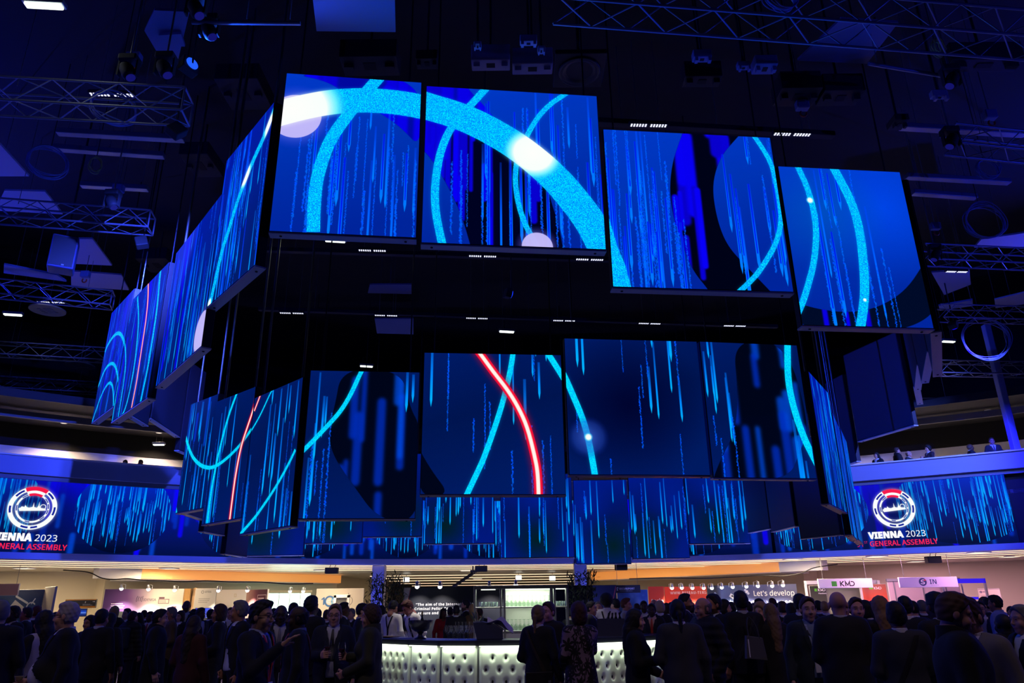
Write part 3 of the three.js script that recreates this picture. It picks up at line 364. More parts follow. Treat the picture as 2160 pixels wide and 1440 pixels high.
// ---- ceiling equipment, measured positions in metres
const TRUSSES=[[[-11.14,11.2,-12.03],[-6.66,11.2,-12.53],0.55,1,"nearest lighting truss on the left, ending left of the bright arch screen"],[[-13.93,11.2,-16.53],[-9.61,11.2,-17.38],0.5,1,"second lighting truss on the left, level with the big left screens"],[[-17.02,11.2,-21.34],[-13.32,11.2,-22.63],0.5,0,"third lighting truss on the left beside a bright batten"],[[-21.07,11.2,-27.19],[-16.44,11.2,-28.31],0.5,0,"fourth lighting truss on the left above the round grille"],[[-24.15,11.2,-31.64],[-19.13,11.2,-33.12],0.5,0,"farthest lighting truss on the left behind the nested arches"],[[0.86,11.2,-9.71],[10.89,11.2,-10.92],0.6,1,"long blue lighting truss crossing the top right corner"],[[10.0,11.2,-14.01],[13.35,11.2,-14.63],0.5,1,"second lighting truss on the right"],[[12.39,11.2,-19.9],[17.68,11.2,-20.54],0.5,1,"lighting truss on the right beside the two cyan arcs"],[[15.46,11.2,-24.71],[21.14,11.2,-25.27],0.5,0,"lighting truss on the right above the large cable coil"],[[16.58,9.95,-27.41],[20.58,9.95,-27.77],0.5,0,"lighting truss on the right below the large cable coil"],[[18.82,9.95,-33.14],[24.28,9.95,-33.32],0.5,0,"farthest lighting truss on the right"]];
const RAILS=[[[-11.05,12.6,-15.25],[-8.1,12.6,-15.61],"upper pale ceiling rail left of the bright arch screen"],[[-11.55,12.6,-15.9],[-8.91,12.6,-16.31],"lower pale ceiling rail left of the bright arch screen"],[[-11.79,12.6,-17.64],[-10.06,12.6,-17.88],"short ceiling rail above the second left truss"],[[-5.93,12.0,-11.02],[-3.91,12.0,-11.08],"thin shiny blue rod at the top left"],[[7.38,12.0,-12.38],[9.38,12.0,-12.85],"thin shiny rod at the upper right"],[[9.66,12.6,-15.46],[14.1,12.6,-15.95],"ceiling rail right of the two cyan arcs, upper"],[[10.93,12.6,-17.73],[14.01,12.6,-18.09],"ceiling rail right of the two cyan arcs, middle"],[[11.54,12.6,-18.59],[13.55,12.6,-18.9],"ceiling rail right of the two cyan arcs, lower"],[[-8.23,12.6,-21.66],[3.42,12.6,-22.76],"dark ceiling rail seen just under the front upper screens"],[[-9.89,12.6,-26.73],[11.27,12.6,-29.41],"dark ceiling rail seen in the gap between upper and lower screens"],[[2.13,12.6,-15.12],[8.15,12.6,-15.79],"dark ceiling rail just above the crescent screen"]];
const BARS=[[[-9.33,12.45,-13.6],[-8.39,12.45,-13.66],"on the nearest left truss"],[[-4.9,12.45,-21.38],[-4.03,12.45,-21.46],"under the first upper screen"],[[-1.38,12.45,-21.89],[-0.48,12.45,-21.97],"under the white flare screen"],[[2.16,12.45,-22.24],[3.08,12.45,-22.32],"right under the white flare screen"],[[-9.01,12.45,-26.64],[-8.11,12.45,-26.73],"leftmost in the middle gap"],[[-5.39,12.45,-27.01],[-4.51,12.45,-27.1],"second in the middle gap"],[[-1.82,12.45,-27.43],[-0.96,12.45,-27.52],"centre of the middle gap"],[[1.67,12.45,-27.81],[2.56,12.45,-27.9],"fourth in the middle gap"],[[5.19,12.45,-28.25],[6.1,12.45,-28.35],"fifth in the middle gap"],[[8.78,12.45,-28.65],[9.71,12.45,-28.74],"rightmost in the middle gap"],[[2.9,12.45,-14.97],[3.79,12.45,-15.02],"above the crescent screen"],[[6.49,12.45,-15.4],[7.41,12.45,-15.46],"above the two cyan arcs"],[[15.21,12.45,-23.58],[15.97,12.45,-23.64],"right of the two cyan arcs"],[[-17.61,12.45,-25.27],[-16.64,12.45,-25.37],"on the third left truss"]];
const BATTENS=[[[-8.93,12.2,-10.75],[-8.28,12.2,-10.81],"brightest, at the top left corner",1],[[-5.66,12.2,-20.19],[-5.08,12.2,-20.29],"under the first upper screen",1],[[-0.5,12.2,-28.32],[0.08,12.2,-28.44],"in the middle gap above the red arc",1],[[-7.06,12.2,-32.68],[-6.51,12.2,-32.82],"at the top of the blurred streak screen",0],[[-19.14,12.2,-25.82],[-18.55,12.2,-25.95],"beside the third left truss",1],[[18.66,12.2,-30.24],[19.22,12.2,-30.34],"left of the large cable coil",1],[[-16.27,8.68,-33.0],[-15.8,8.72,-33.0],"in the left gallery",0],[[20.68,9.67,-33.0],[21.25,9.7,-33.0],"upper one above the balcony guests",0],[[21.08,9.07,-35.0],[21.59,9.11,-35.0],"lower one above the balcony guests",0]];
const PLATES=[[[[-3.59,-10.47],[-2.07,-10.5],[-2.24,-11.77],[-3.8,-11.72]],12.4,"big blue-lit flat duct panel at the top centre left","blue"],[[[6.79,-12.0],[8.01,-12.12],[7.91,-13.34],[6.33,-13.21]],12.8,"dark blue slanted ceiling panel at the upper right","blue"],[[[-13.1,-15.83],[-12.93,-15.93],[-13.1,-17.4],[-14.14,-17.38]],12.8,"small triangular purple ceiling panel at the left edge","pale"],[[[-14.23,-18.11],[-13.14,-18.19],[-13.38,-19.47],[-15.21,-19.2]],12.8,"purple ceiling panel behind the second left truss","pale"],[[[-13.78,-21.03],[-13.34,-21.05],[-13.71,-22.99],[-15.01,-22.8]],12.8,"purple ceiling panel right of the hanging loudspeaker","pale"],[[[-15.35,-23.4],[-13.78,-23.76],[-14.16,-25.08],[-16.07,-24.68]],12.8,"purple ceiling panel behind the third left truss","pale"],[[[-15.45,-20.36],[-14.3,-21.15],[-14.29,-21.66],[-15.85,-20.96]],11.6,"long slanted blue ceiling baffle at the left","blue"],[[[14.93,-23.97],[16.14,-23.73],[16.96,-25.06],[16.5,-26.02]],12.6,"blue ceiling panel right of the two cyan arcs","blue"],[[[16.88,-27.12],[17.88,-26.53],[18.26,-27.16],[17.21,-27.63]],12.6,"blue ceiling baffle above the right trusses","blue"],[[[19.09,-27.04],[19.93,-26.27],[20.73,-27.48],[19.68,-27.94]],12.8,"pale ceiling panel near the right edge, lower","pale"],[[[15.48,-21.84],[16.74,-21.39],[17.41,-22.41],[15.59,-22.43]],12.8,"pale ceiling panel near the right edge, upper","pale"],[[[-5.47,-26.17],[-3.87,-26.22],[-3.99,-27.14],[-5.7,-26.99]],13.4,"dim blue ceiling panel deep in the middle gap, upper","blue"],[[[-5.93,-29.76],[-4.26,-29.82],[-4.51,-31.77],[-6.15,-31.58]],13.4,"dim blue ceiling panel deep in the middle gap, lower","blue"],[[[-6.15,-11.28],[-6.81,-11.23],[-7.25,-11.76],[-7.29,-12.82],[-7.07,-12.82]],12.5,"narrow bent blue ceiling plate at the upper left","blue"],[[[-6.96,-11.78],[-6.5,-11.75],[-6.57,-12.1],[-6.99,-12.08]],12.4,"small blue plate beside the bent plate","blue"]];
const BOXES=[[[-0.37,12.2,-12.53],0.8,0.35,"left pale lavender equipment box above the white flare screen","lav"],[[0.5,12.2,-12.66],0.84,0.35,"right pale lavender equipment box above the white flare screen","lav"],[[-2.93,12.4,-12.75],1.19,0.62,"dark equipment box above the bright arch screen","dark"],[[-1.7,12.3,-12.58],0.45,0.35,"small dark green box above the bright arch screen","dark"],[[6.42,12.2,-13.68],0.9,0.66,"dark slotted equipment box above the two cyan arcs, left","dark"],[[7.39,12.2,-13.73],0.9,0.56,"dark slotted equipment box above the two cyan arcs, right","dark"],[[4.16,12.2,-13.12],0.8,0.38,"dark slotted equipment box above the crescent screen","dark"],[[3.92,12.0,-12.2],0.37,0.19,"small blue box above the crescent screen, left","blue"],[[5.29,12.0,-12.51],0.46,0.34,"bright blue tilted box above the crescent screen, right","blue"],[[4.84,12.0,-12.47],0.26,0.14,"tiny blue box between two larger blue ones","blue"],[[0.4,12.1,-11.8],0.34,0.13,"thin pale bar over the lavender boxes","lav"],[[-0.61,12.1,-11.87],0.15,0.18,"small pale box left over the lavender boxes","lav"],[[0.66,12.1,-12.02],0.15,0.19,"small pale box right over the lavender boxes","lav"],[[9.43,12.0,-13.5],0.34,0.13,"small lavender box under the shiny rod","lav"],[[10.08,12.3,-12.84],1.53,0.41,"dark unit with a lit square outline at the right edge","dark"],[[8.92,11.9,-14.33],0.33,0.42,"dark unit hanging beside the upper right screens","dark"],[[-6.55,13.6,-15.13],1.05,1.2,"dark mechanical unit left of the bright arch screen","dark"],[[-8.84,13.6,-18.22],0.81,1.2,"dark mechanical unit left of the diagonal cyan band, upper","dark"],[[-13.03,13.6,-24.68],1.12,1.2,"dark mechanical unit above the left screens, lower","dark"]];
const COILS=[[[-11.37,12.0,-15.6],0.44,"large blue cable coil at the left","blue"],[[-10.27,12.0,-15.73],0.22,"small yellow cable coil at the left","yellow"],[[17.3,10.6,-25.51],0.8,"large pale cable coil at the right below a truss","blue"],[[13.27,11.6,-18.49],0.54,"blue cable coil at the right beside the upper screens","blue"],[[-8.38,11.6,-13.04],0.43,"thin cable loop under the nearest left truss","blue"],[[4.74,11.6,-10.24],0.31,"cable loop on the long truss at the top right","blue"],[[8.56,12.0,-12.0],0.2,"yellow cable loop under the long right truss","yellow"],[[12.46,12.2,-16.76],0.29,"small grey cable coil at the right","blue"]];
const HOISTS=[[[-7.54,11.9,-12.07],"above the nearest left truss"],[[-10.32,11.9,-16.95],"above the second left truss"],[[-14.05,11.9,-22.18],"above the third left truss"],[[6.56,11.9,-13.84],"above the two cyan arcs"],[[11.02,11.9,-14.27],"above the second right truss"],[[12.61,11.9,-19.59],"beside the two cyan arcs"]];
const HEADS=[[[-7.11,11.0,-11.27],"on the nearest left truss"],[[-6.4,11.0,-11.22],"at the end of the nearest left truss"],[[-9.82,11.0,-15.97],"on the second left truss"],[[9.69,11.0,-13.82],"on the second right truss"],[[12.37,11.0,-19.49],"on the right truss beside the cyan arcs"],[[-5.56,11.6,-10.4],"on the shiny rod, left"],[[-5.64,11.8,-11.14],"below the shiny rod"],[[9.12,11.6,-12.56],"on the shiny rod, right"]];
const DISCS=[[[-17.64,12.4,-25.99],0.62,"round perforated ceiling disc beside the third left truss"],[[-19.8,12.2,-32.17],0.62,"round perforated ceiling disc below the fourth left truss"]];
const ROUND_SPEAKER=[1.6,13.0,-13.7], HUNG_SPEAKER=[-12.1,10.6,-17.99];
M.truss = std(0x8f93a6, 0.4, 0.6); M.platePale = std(0xb9b2c4, 0.7); M.plateBlue = std(0x6f7aa8, 0.6); M.lav = std(0xa9a3b8, 0.6);
const rodUnit = new THREE.CylinderGeometry(1, 1, 1, 6);
function placeRod(m, a, b, r) { const A = V(...a), B = V(...b), d = B.clone().sub(A); m.position.copy(A).add(B).multiplyScalar(0.5); m.quaternion.setFromUnitVectors(V(0, 1, 0), d.clone().normalize()); m.scale.set(r, d.length(), r); return m; }
for (const [a, b, s, near, label] of TRUSSES) {
  const t = thing('lighting_truss', label, 'truss', a, Math.atan2(-(b[2] - a[2]), b[0] - a[0])); const L = Math.hypot(b[0] - a[0], b[2] - a[2]);
  for (const [y, z] of [[0, 0], [0, -s], [s, 0], [s, -s]]) mesh('chord', rod([0, y, z], [L, y, z], 0.028, 8), M.truss, t);
  const n = Math.max(3, Math.round(L / (s * 1.15))), p = L / n, all = [];
  for (let i = 0; i < n; i++) for (const [q, r] of [[[0, 0], [s, 0]], [[0, -s], [s, -s]], [[0, 0], [0, -s]], [[s, 0], [s, -s]]]) {
    const [f, g] = i % 2 ? [r, q] : [q, r], A = [i * p, f[0], f[1]], B = [(i + 1) * p, g[0], g[1]];
    if (near && (r[1] !== q[1] || q[1] === 0)) placeRod(mesh('brace', rodUnit, M.truss, t), A, B, 0.014); else all.push(rod(A, B, 0.014, 5));
  }
  if (all.length) { const m = mesh('lacing', merge(all), M.truss, t); m.userData.kind = 'stuff'; }
  mesh('end_frame', [rod([L, 0, 0], [L, s, 0], 0.022), rod([L, 0, -s], [L, s, -s], 0.022), rod([L, 0, 0], [L, 0, -s], 0.022), rod([L, s, 0], [L, s, -s], 0.022)], M.truss, t);
  for (const u of [0.25, 0.8]) mesh('hanging_cable', rod([L * u, s, -s / 2], [L * u, 15 - a[1], -s / 2], 0.008, 5), M.steel, t);
}
for (const [a, b, label] of RAILS) {
  const L = Math.hypot(b[0] - a[0], b[2] - a[2]); const thin = /rod/.test(label);
  const t = thing('ceiling_rail', label, 'rail', a, Math.atan2(-(b[2] - a[2]), b[0] - a[0]));
  mesh('beam', thin ? rod([0, 0, 0], [L, 0, 0], 0.04, 10) : rbox(L, 0.14, 0.2, 0.02, L / 2, 0.07, 0), /dark/.test(label) ? M.charcoal : M.truss, t);
  for (const u of [0.1, 0.5, 0.9]) mesh('hanging_cable', rod([L * u, 0.1, 0], [L * u, 15 - a[1], 0], 0.008, 5), M.steel, t);
}
M.diode = glow(0xdfe2ff, 1.6); M.batten = glow(0xf2fff2, 2.2);
for (const [a, b, where] of BARS) {
  const L = Math.hypot(b[0] - a[0], b[2] - a[2]);
  const t = thing('led_bar', 'slim bar light with a dotted row of white diodes, ' + where, 'bar light', a, Math.atan2(-(b[2] - a[2]), b[0] - a[0]));
  mesh('housing', rbox(L + 0.06, 0.09, 0.12, 0.015, L / 2, 0.055, 0), M.charcoal, t);
  const n = 13, g = []; for (let i = 0; i < n; i++) for (const z of [-0.03, 0.03]) if (i !== 6) g.push(box(L / n * 0.55, 0.012, 0.035, (i + 0.5) * L / n, 0.004, z));
  mesh('diode_row', merge(g), M.diode, t); for (const u of [0.2, 0.8]) mesh('hanging_cable', rod([L * u, 0.08, 0], [L * u, 15 - a[1], 0], 0.006, 5), M.steel, t);
}
for (const [a, b, where, k] of BATTENS) {
  const L = Math.hypot(b[0] - a[0], b[2] - a[2]);
  const t = thing('batten_light', 'bright white linear batten light, ' + where, 'batten light', a, Math.atan2(-(b[2] - a[2]), b[0] - a[0]));
  mesh('housing', rbox(L + 0.08, 0.1, 0.2, 0.02, L / 2, 0.07, 0), M.alu, t); mesh('tube', rbox(L, 0.05, 0.14, 0.02, L / 2, 0.0, 0), M.batten, t);
  for (const u of [0.2, 0.8]) mesh('hanging_cable', rod([L * u, 0.1, 0], [L * u, Math.abs(a[2]) > 31 ? 0.45 : 15 - a[1], 0], 0.006, 5), M.steel, t);
  if (k) { const l = new THREE.RectAreaLight(0xeef6ee, 24, L, 0.16); l.position.set(L / 2, -0.06, 0); l.rotation.x = -Math.PI / 2; t.add(l); }
}
for (const [poly, h, label, c] of PLATES) {
  const t = thing('ceiling_panel', label, 'panel', [0, h, 0]); mesh('plate', extrudeXZ(poly, 0, 0.06), c === 'pale' ? M.platePale : M.plateBlue, t);
  const cx = poly.reduce((s, p) => s + p[0], 0) / poly.length, cz = poly.reduce((s, p) => s + p[1], 0) / poly.length;
  mesh('hanging_cable', rod([cx, 0.05, cz], [cx, 15 - h, cz], 0.01, 5), M.steel, t);
}
for (const [p, w, d, label, c] of BOXES) {
  const m = c === 'lav' ? M.lav : c === 'blue' ? M.plateBlue : M.charcoal, t = thing('equipment_box', label, 'equipment box', p); const hh = Math.min(0.45, w * 0.5);
  mesh('case', rbox(w, hh, Math.max(0.15, d), 0.02, 0, hh / 2, 0), m, t); mesh('slot', box(w * 0.22, 0.012, Math.max(0.15, d) * 0.35, 0, -0.004, 0), M.black, t);
  for (const s of [-1, 1]) mesh('bracket', box(w * 0.16, 0.1, 0.1, s * w * 0.36, -0.05, 0.05), m, t);
  mesh('hanging_bar', rod([0, hh, 0], [0, 15 - p[1], 0], 0.03, 6), M.charcoal, t);
}
const coilB = std(0x8088c0, 0.5), coilY = std(0xb0a860, 0.6);
for (const [p, r, label, c] of COILS) {
  const t = thing('cable_coil', label, 'cable coil', p, 0.35 + p[0] * -0.03), g = [];
  const n = c === 'yellow' ? 5 : 7; for (let k = 0; k < n; k++) { const pts = []; const sx = (c === 'yellow' ? 0.6 : 1) * r * rr(0.88, 1.05), sy = r * rr(0.85, 1.05), ph = rr(0, 6); for (let i = 0; i < 14; i++) { const a = i / 14 * Math.PI * 2; pts.push([Math.cos(a) * sx + rr(-0.02, 0.02), Math.sin(a) * sy + 0.05 * r * Math.sin(a * 2 + ph), k * 0.03 + rr(-0.01, 0.01)]); } g.push(tube(pts, 0.012, 44, 5, true)); }
  mesh('cable', merge(g), c === 'yellow' ? coilY : coilB, t); mesh('tie', rod([0, r, 0], [0, 15 - p[1], 0], 0.012, 5), M.charcoal, t);
}
const orange = std(0xc8502a, 0.6);
for (const [p, where] of HOISTS) {
  const t = thing('chain_hoist', 'small chain hoist with an orange hook, ' + where, 'hoist', p);
  mesh('motor', rbox(0.28, 0.22, 0.18, 0.03, 0, 0.2, 0), M.plateBlue, t); mesh('hook', new THREE.TorusGeometry(0.07, 0.022, 8, 18, 4.6).rotateZ(2.2).translate(0, -0.02, 0), orange, t); mesh('chain', rod([0, 0.3, 0], [0, 15 - p[1], 0], 0.012, 5), M.steel, t);
}
M.headLens = glow(0x2a28c0, 0.25);
HEADS.forEach(([p, where]) => {
  const t = thing('moving_head_light', 'black moving head stage light hanging ' + where, 'stage light', p);
  mesh('base', rbox(0.34, 0.14, 0.26, 0.03, 0, 0.36, 0), M.charcoal, t); for (const s of [-1, 1]) mesh('yoke_arm', box(0.03, 0.34, 0.1, s * 0.17, 0.16, 0), M.charcoal, t);
  const tilt = p[0] < 0 ? 0.5 : -0.5; const body = mesh('head', new THREE.LatheGeometry([[0.001, -0.16], [0.1, -0.16], [0.13, -0.1], [0.13, 0.08], [0.09, 0.17], [0.001, 0.17]].map((q) => new THREE.Vector2(...q)), 18), M.dark, t);
  mesh('lens', new THREE.CylinderGeometry(0.085, 0.085, 0.01, 18).translate(0, -0.165, 0), M.headLens, body); body.rotation.z = tilt; body.position.y = 0.1;
  mesh('clamp', rod([0, 0.42, 0], [0, 15 - p[1], 0], 0.02), M.steel, t);
});
for (const [p, r, label] of DISCS) {
  const t = thing('perforated_disc', label, 'ceiling disc', p); const holes = new THREE.Shape(); holes.absarc(0, 0, r, 0, Math.PI * 2);
  for (const y of [-0.36, -0.12, 0.12, 0.36]) for (const x of [-0.3, 0.05, 0.34]) { const h = new THREE.Path(); h.moveTo(x * r - 0.14 * r, y * r - 0.06 * r); h.lineTo(x * r + 0.12 * r, y * r - 0.06 * r); h.lineTo(x * r + 0.12 * r, y * r + 0.06 * r); h.lineTo(x * r - 0.14 * r, y * r + 0.06 * r); holes.holes.push(h); }
  mesh('disc', new THREE.ExtrudeGeometry(holes, { depth: 0.05, bevelEnabled: false, curveSegments: 20 }).rotateX(-Math.PI / 2), std(0xb8ae98, 0.7), t); mesh('hanging_cable', rod([0, 0.05, 0], [0, 15 - p[1], 0], 0.015, 5), M.steel, t);
}
{
  const t = thing('round_speaker', 'large round ceiling loudspeaker in a square dark frame above the white flare screen', 'loudspeaker', ROUND_SPEAKER);
  mesh('frame', rbox(1.15, 0.12, 1.15, 0.03, 0, 0.06, 0), M.charcoal, t);
  mesh('cone', new THREE.LatheGeometry([[0.001, 0.06], [0.1, 0.05], [0.3, 0.0], [0.33, -0.03], [0.42, -0.05], [0.46, -0.02], [0.47, 0.02]].map((q) => new THREE.Vector2(...q)), 40), std(0x1a1c22, 0.4, 0.2), t);
  mesh('rim', new THREE.TorusGeometry(0.45, 0.03, 10, 40).rotateX(Math.PI / 2).translate(0, -0.02, 0), std(0x30343a, 0.4, 0.3), t); mesh('hanging_bar', rod([0, 0.1, 0], [0, 2.7, 0], 0.04), M.charcoal, t);
}
{
  const t = thing('loudspeaker', 'dark blue box loudspeaker hanging between two purple ceiling panels at the left', 'loudspeaker', HUNG_SPEAKER, 0.5);
  mesh('cabinet', rbox(0.62, 0.95, 0.55, 0.04, 0, 0.1, 0), std(0x3a3f66, 0.6), t); mesh('grille', box(0.54, 0.85, 0.02, 0, 0.1, 0.28), M.charcoal, t); mesh('badge', box(0.06, 0.03, 0.01, 0.05, -0.3, 0.296), M.steel, t); mesh('hanging_bar', rod([0, 0.55, 0], [0, 15 - HUNG_SPEAKER[1], 0], 0.03), M.charcoal, t);
}
// unseen washes placed for effect: each a small flood fitting with a spot
function flood(label, pos, target, color, k, angle, pen = 0.8) {
  const t = thing('unseen_flood_light', label, 'flood light', pos), d = V(target[0] - pos[0], target[1] - pos[1], target[2] - pos[2]).normalize(), q = new THREE.Quaternion().setFromUnitVectors(V(0, 0, 1), d);
  const h = mesh('housing', rbox(0.34, 0.3, 0.2, 0.03), M.charcoal, t); h.quaternion.copy(q); h.position.copy(d).multiplyScalar(-0.12);
  const lens = mesh('lens', new THREE.CylinderGeometry(0.12, 0.12, 0.02, 20).rotateX(Math.PI / 2), glow(color, 1.2), t); lens.quaternion.copy(q);
  mesh('hanging_bar', rod([0, 0, 0], [0, pos[1] > 9 ? 15 - pos[1] : 0.4, 0], 0.02), M.charcoal, t);
  const s = new THREE.SpotLight(color, k, 0, angle, pen, 2); s.position.copy(d).multiplyScalar(0.05); s.target.position.copy(d); s.shadow.radius = 4; t.add(s); t.add(s.target); return t;
}
flood('unseen blue flood on the nearest left truss, placed to light the left balcony', [-6.9, 10.85, -12.9], [-17, 5.2, -27], 0x3a50ff, 1200, 0.5);  // first of four unseen floods placed to turn the balcony blue
flood('unseen blue flood on the second left truss, placed to light the left balcony', [-9.9, 10.85, -17.8], [-13, 6.2, -30], 0x3c50ff, 700, 0.5);
flood('unseen pale blue flood on the right truss, placed to light the right balcony', [17.3, 10.85, -20.6], [15, 5.8, -30], 0x566cff, 1000, 0.5);
flood('unseen deep blue flood on the right truss, placed to light the balcony end', [15.9, 10.85, -24.9], [20.2, 5, -28], 0x1806ff, 700, 0.42);
flood('added blue flood inside the screen ring aimed at the dark screen backs', [0, 10.9, -21.5], [14, 8.8, -27], 0x1438ff, 420, 0.42);  // added to tint the screen backs blue
flood('unseen blue flood on the nearest left truss, placed to light the flat duct panel', [-6.1, 11.55, -11.6], [-2.0, 12.4, -9.0], 0x2058ff, 70, 0.6);  // unseen, placed to bring the duct panel up in blue
flood('unseen white flood between the screen rows, placed to light the bar', [-0.6, 10.6, -15.4], [-0.5, 1.2, -15.3], 0xfff4e4, 330, 0.26, 0.6);  // out of view behind the upper screens, placed to light the bartenders
for (const [x, n] of [[-9, 'left'], [0, 'middle'], [9, 'right']]) flood('unseen lavender flood placed overhead to light the front of the crowd, ' + n, [x, 11.5, -1.5], [x * 0.75, 1, -9], n === 'right' ? 0xe8bcd8 : 0xd4bcd8, 46, 0.62);  // out of view above, placed to light the crowd in lavender
for (const [x, z, n] of [[-22, -24, 'left'], [22, -24, 'right']]) flood('added violet flood at the gallery turned up to brighten the ceiling, ' + n, [x, 9.75, z], [x * 0.2, 14.2, -9], 0x2c38ff, 200, 1.0);  // added to lift the ceiling out of black
for (const [x, z, n] of [[-24, -8, 'left'], [24, -8, 'right']]) flood('added blue flood beside the hall turned up to brighten the ceiling, ' + n, [x, 9.2, z], [x * 0.1, 14.5, -16], 0x2030e8, 220, 1.1);  // added beyond the view to brighten ceiling and trusses
const BD={"pink":[[-21.15,-31.0],[-19.8,-31.0],2.71,2.26],"cuffs":[[-21.55,-31.8],[-19.23,-31.8],2.5,0.9],"cuffside":[[-19.29,-31.9],[-18.1,-30.6],2.58,0],"info":[[-19.11,-33.2],[-17.78,-33.2],2.12,1.77],"blueMon":[[-18.37,-33.0],[-18.01,-33.0],1.75,1.43],"purple":[[-18.97,-36.0],[-15.8,-37.2],2.6,0],"wood":[[-15.76,-37.1],[-15.43,-37.0],2.6,0],"grey":[[-15.02,-36.6],[-14.11,-36.8],2.59,0],"greySide":[[-15.85,-38.0],[-15.02,-36.6],2.62,0],"white":[[-14.92,-39.0],[-13.42,-39.0],2.58,0],"maroon":[[-13.29,-38.6],[-11.94,-37.6],2.55,0],"mint":[[-12.53,-39.6],[-10.62,-40.6],2.42,0],"hundred":[[-10.19,-40.0],[-7.75,-40.0],2.59,0],"navy":[[-4.5,-31.5],[3.14,-31.5],2.39,0],"navy2":[[3.34,-33.5],[4.34,-33.5],2.44,0],"secsign":[[4.36,-34.0],[5.46,-34.0],2.44,2.12],"secblue":[[4.51,-34.6],[5.87,-34.6],2.26,0],"teriabox":[[6.23,-36.5],[6.96,-36.5],2.42,0],"teria":[[7.15,-37.4],[9.08,-37.0],2.42,0],"dev":[[9.1,-37.0],[12.77,-35.4],2.44,0],"kmdsign":[[12.85,-33.0],[15.15,-33.0],2.57,2.19],"kmddark":[[13.2,-35.0],[13.93,-35.0],2.34,0],"kmdgrey":[[13.96,-35.1],[15.48,-35.1],2.32,0],"kmdred":[[15.35,-34.6],[16.26,-34.2],2.36,0],"insign":[[15.59,-31.6],[17.96,-31.6],2.55,2.15],"inback":[[16.07,-33.6],[19.14,-33.6],2.45,0],"inboard":[[21.06,-35.6],[21.81,-35.2],2.13,1.58]};
const LAMPS=[[[-18.01,2.68,-35.6],"first above the purple stand"],[[-16.91,2.65,-35.9],"second above the purple stand"],[[-15.87,2.61,-36.3],"third above the purple stand"],[[-13.79,2.56,-36.2],"left above the bright white stand"],[[-12.99,2.58,-37.8],"right above the bright white stand"],[[-11.26,2.55,-39.0],"left above the mint lit panels"],[[-10.71,2.55,-39.4],"right above the mint lit panels"],[[7.3,2.43,-36.3],"first from the left above the red stand"],[[7.76,2.43,-36.3],"second from the left above the red stand"],[[8.25,2.42,-36.3],"third from the left above the red stand"],[[8.75,2.41,-36.2],"fourth above the red stand"],[[9.08,2.4,-36.0],"first above the blue slogan board"],[[9.51,2.42,-35.9],"second above the blue slogan board"],[[9.96,2.43,-35.7],"third above the blue slogan board"],[[10.53,2.44,-35.5],"fourth above the blue slogan board"],[[10.96,2.45,-35.2],"fifth above the blue slogan board"],[[11.54,2.44,-35.0],"sixth above the blue slogan board"],[[11.96,2.46,-34.8],"last above the blue slogan board"],[[-3.85,2.48,-30.6],"first above the navy board"],[[-2.95,2.47,-30.6],"second above the navy board"],[[-1.01,2.45,-30.6],"third above the navy board"],[[0.03,2.49,-30.6],"fourth above the navy board"]];
const EDGE_SPEAKERS=[[[-7.96,3.18,-33.6],"left of the left column"],[[-1.51,3.23,-34.7],"above the bottle shelf"],[[4.77,3.22,-34.7],"right of the right column"],[[16.59,3.17,-30.6],"above the two hanging name signs"]];
const SQUARES=[[[-6.16,3.12,-44.0],"left, above the navy board"],[[0.21,3.15,-44.0],"middle, above the bottle shelf"],[[2.12,3.1,-44.0],"right, beside the right plant"]];
// ---- exhibition stands under the balcony
function boardPlace([a, b, top, y0 = 0]) { const dx = b[0] - a[0], dz = b[1] - a[1]; return { w: Math.hypot(dx, dz), h: top - y0, pos: [(a[0] + b[0]) / 2, y0, (a[1] + b[1]) / 2], turn: Math.atan2(-dz, dx) }; }
const ctxText = (x, s, px, py, font, col, align = 'left', space = 0) => { x.font = font; x.fillStyle = col; x.textAlign = align; x.textBaseline = 'alphabetic'; if (!space) return x.fillText(s, px, py); let q = px; for (const ch of s) { x.fillText(ch, q, py); q += x.measureText(ch).width + space; } };
function scribble(x, px, py, w, n, lh, col) { x.fillStyle = col; for (let i = 0; i < n; i++) { let q = px; const end = px + w * rr(0.7, 1); while (q < end) { const l = rr(0.03, 0.09) * w; x.fillRect(q, py + i * lh, l, lh * 0.42); q += l + 0.015 * w; } } }
// a printed board: frame, panel and the printed sheet on its face
function board(key, name, label, category, draw, { ppm = 90, depth = 0.08, edge = M.white, group } = {}) {
  const { w, h, pos, turn } = boardPlace(BD[key]); const t = thing(name, label, category, pos, turn, group);
  mesh('panel', rbox(w, h, depth, 0.01, 0, h / 2, -depth / 2 - 0.005), edge, t);
  const W = Math.max(16, Math.round(w * ppm)), H = Math.max(16, Math.round(h * ppm)), c = canvas(W, H), x = c.getContext('2d'); draw(x, W, H, ppm);
  mesh('print', box(w - 0.02, h - 0.02, 0.008, 0, h / 2, 0), new THREE.MeshStandardMaterial({ map: texOf(c), roughness: 0.6 }), t);
  if (key === 'kmdsign' || key === 'insign' || key === 'pink' || key === 'secsign') for (const s of [-1, 1]) mesh('hanging_rod', rod([s * w * 0.4, h, -0.04], [s * w * 0.4, 3.43 - pos[1], -0.04], 0.01), M.steel, t);
  return { t, w, h };
}
const flat = (x, W, H, c) => { x.fillStyle = c; x.fillRect(0, 0, W, H); };
const lin = (x, W, H, a, b, stops) => { const g = x.createLinearGradient(a[0] * W, a[1] * H, b[0] * W, b[1] * H); stops.forEach((s) => g.addColorStop(...s)); x.fillStyle = g; x.fillRect(0, 0, W, H); };
board('pink', 'name_sign', 'plain pale pink name sign board at the far left edge', 'sign', (x, W, H) => flat(x, W, H, '#d2a79a'));
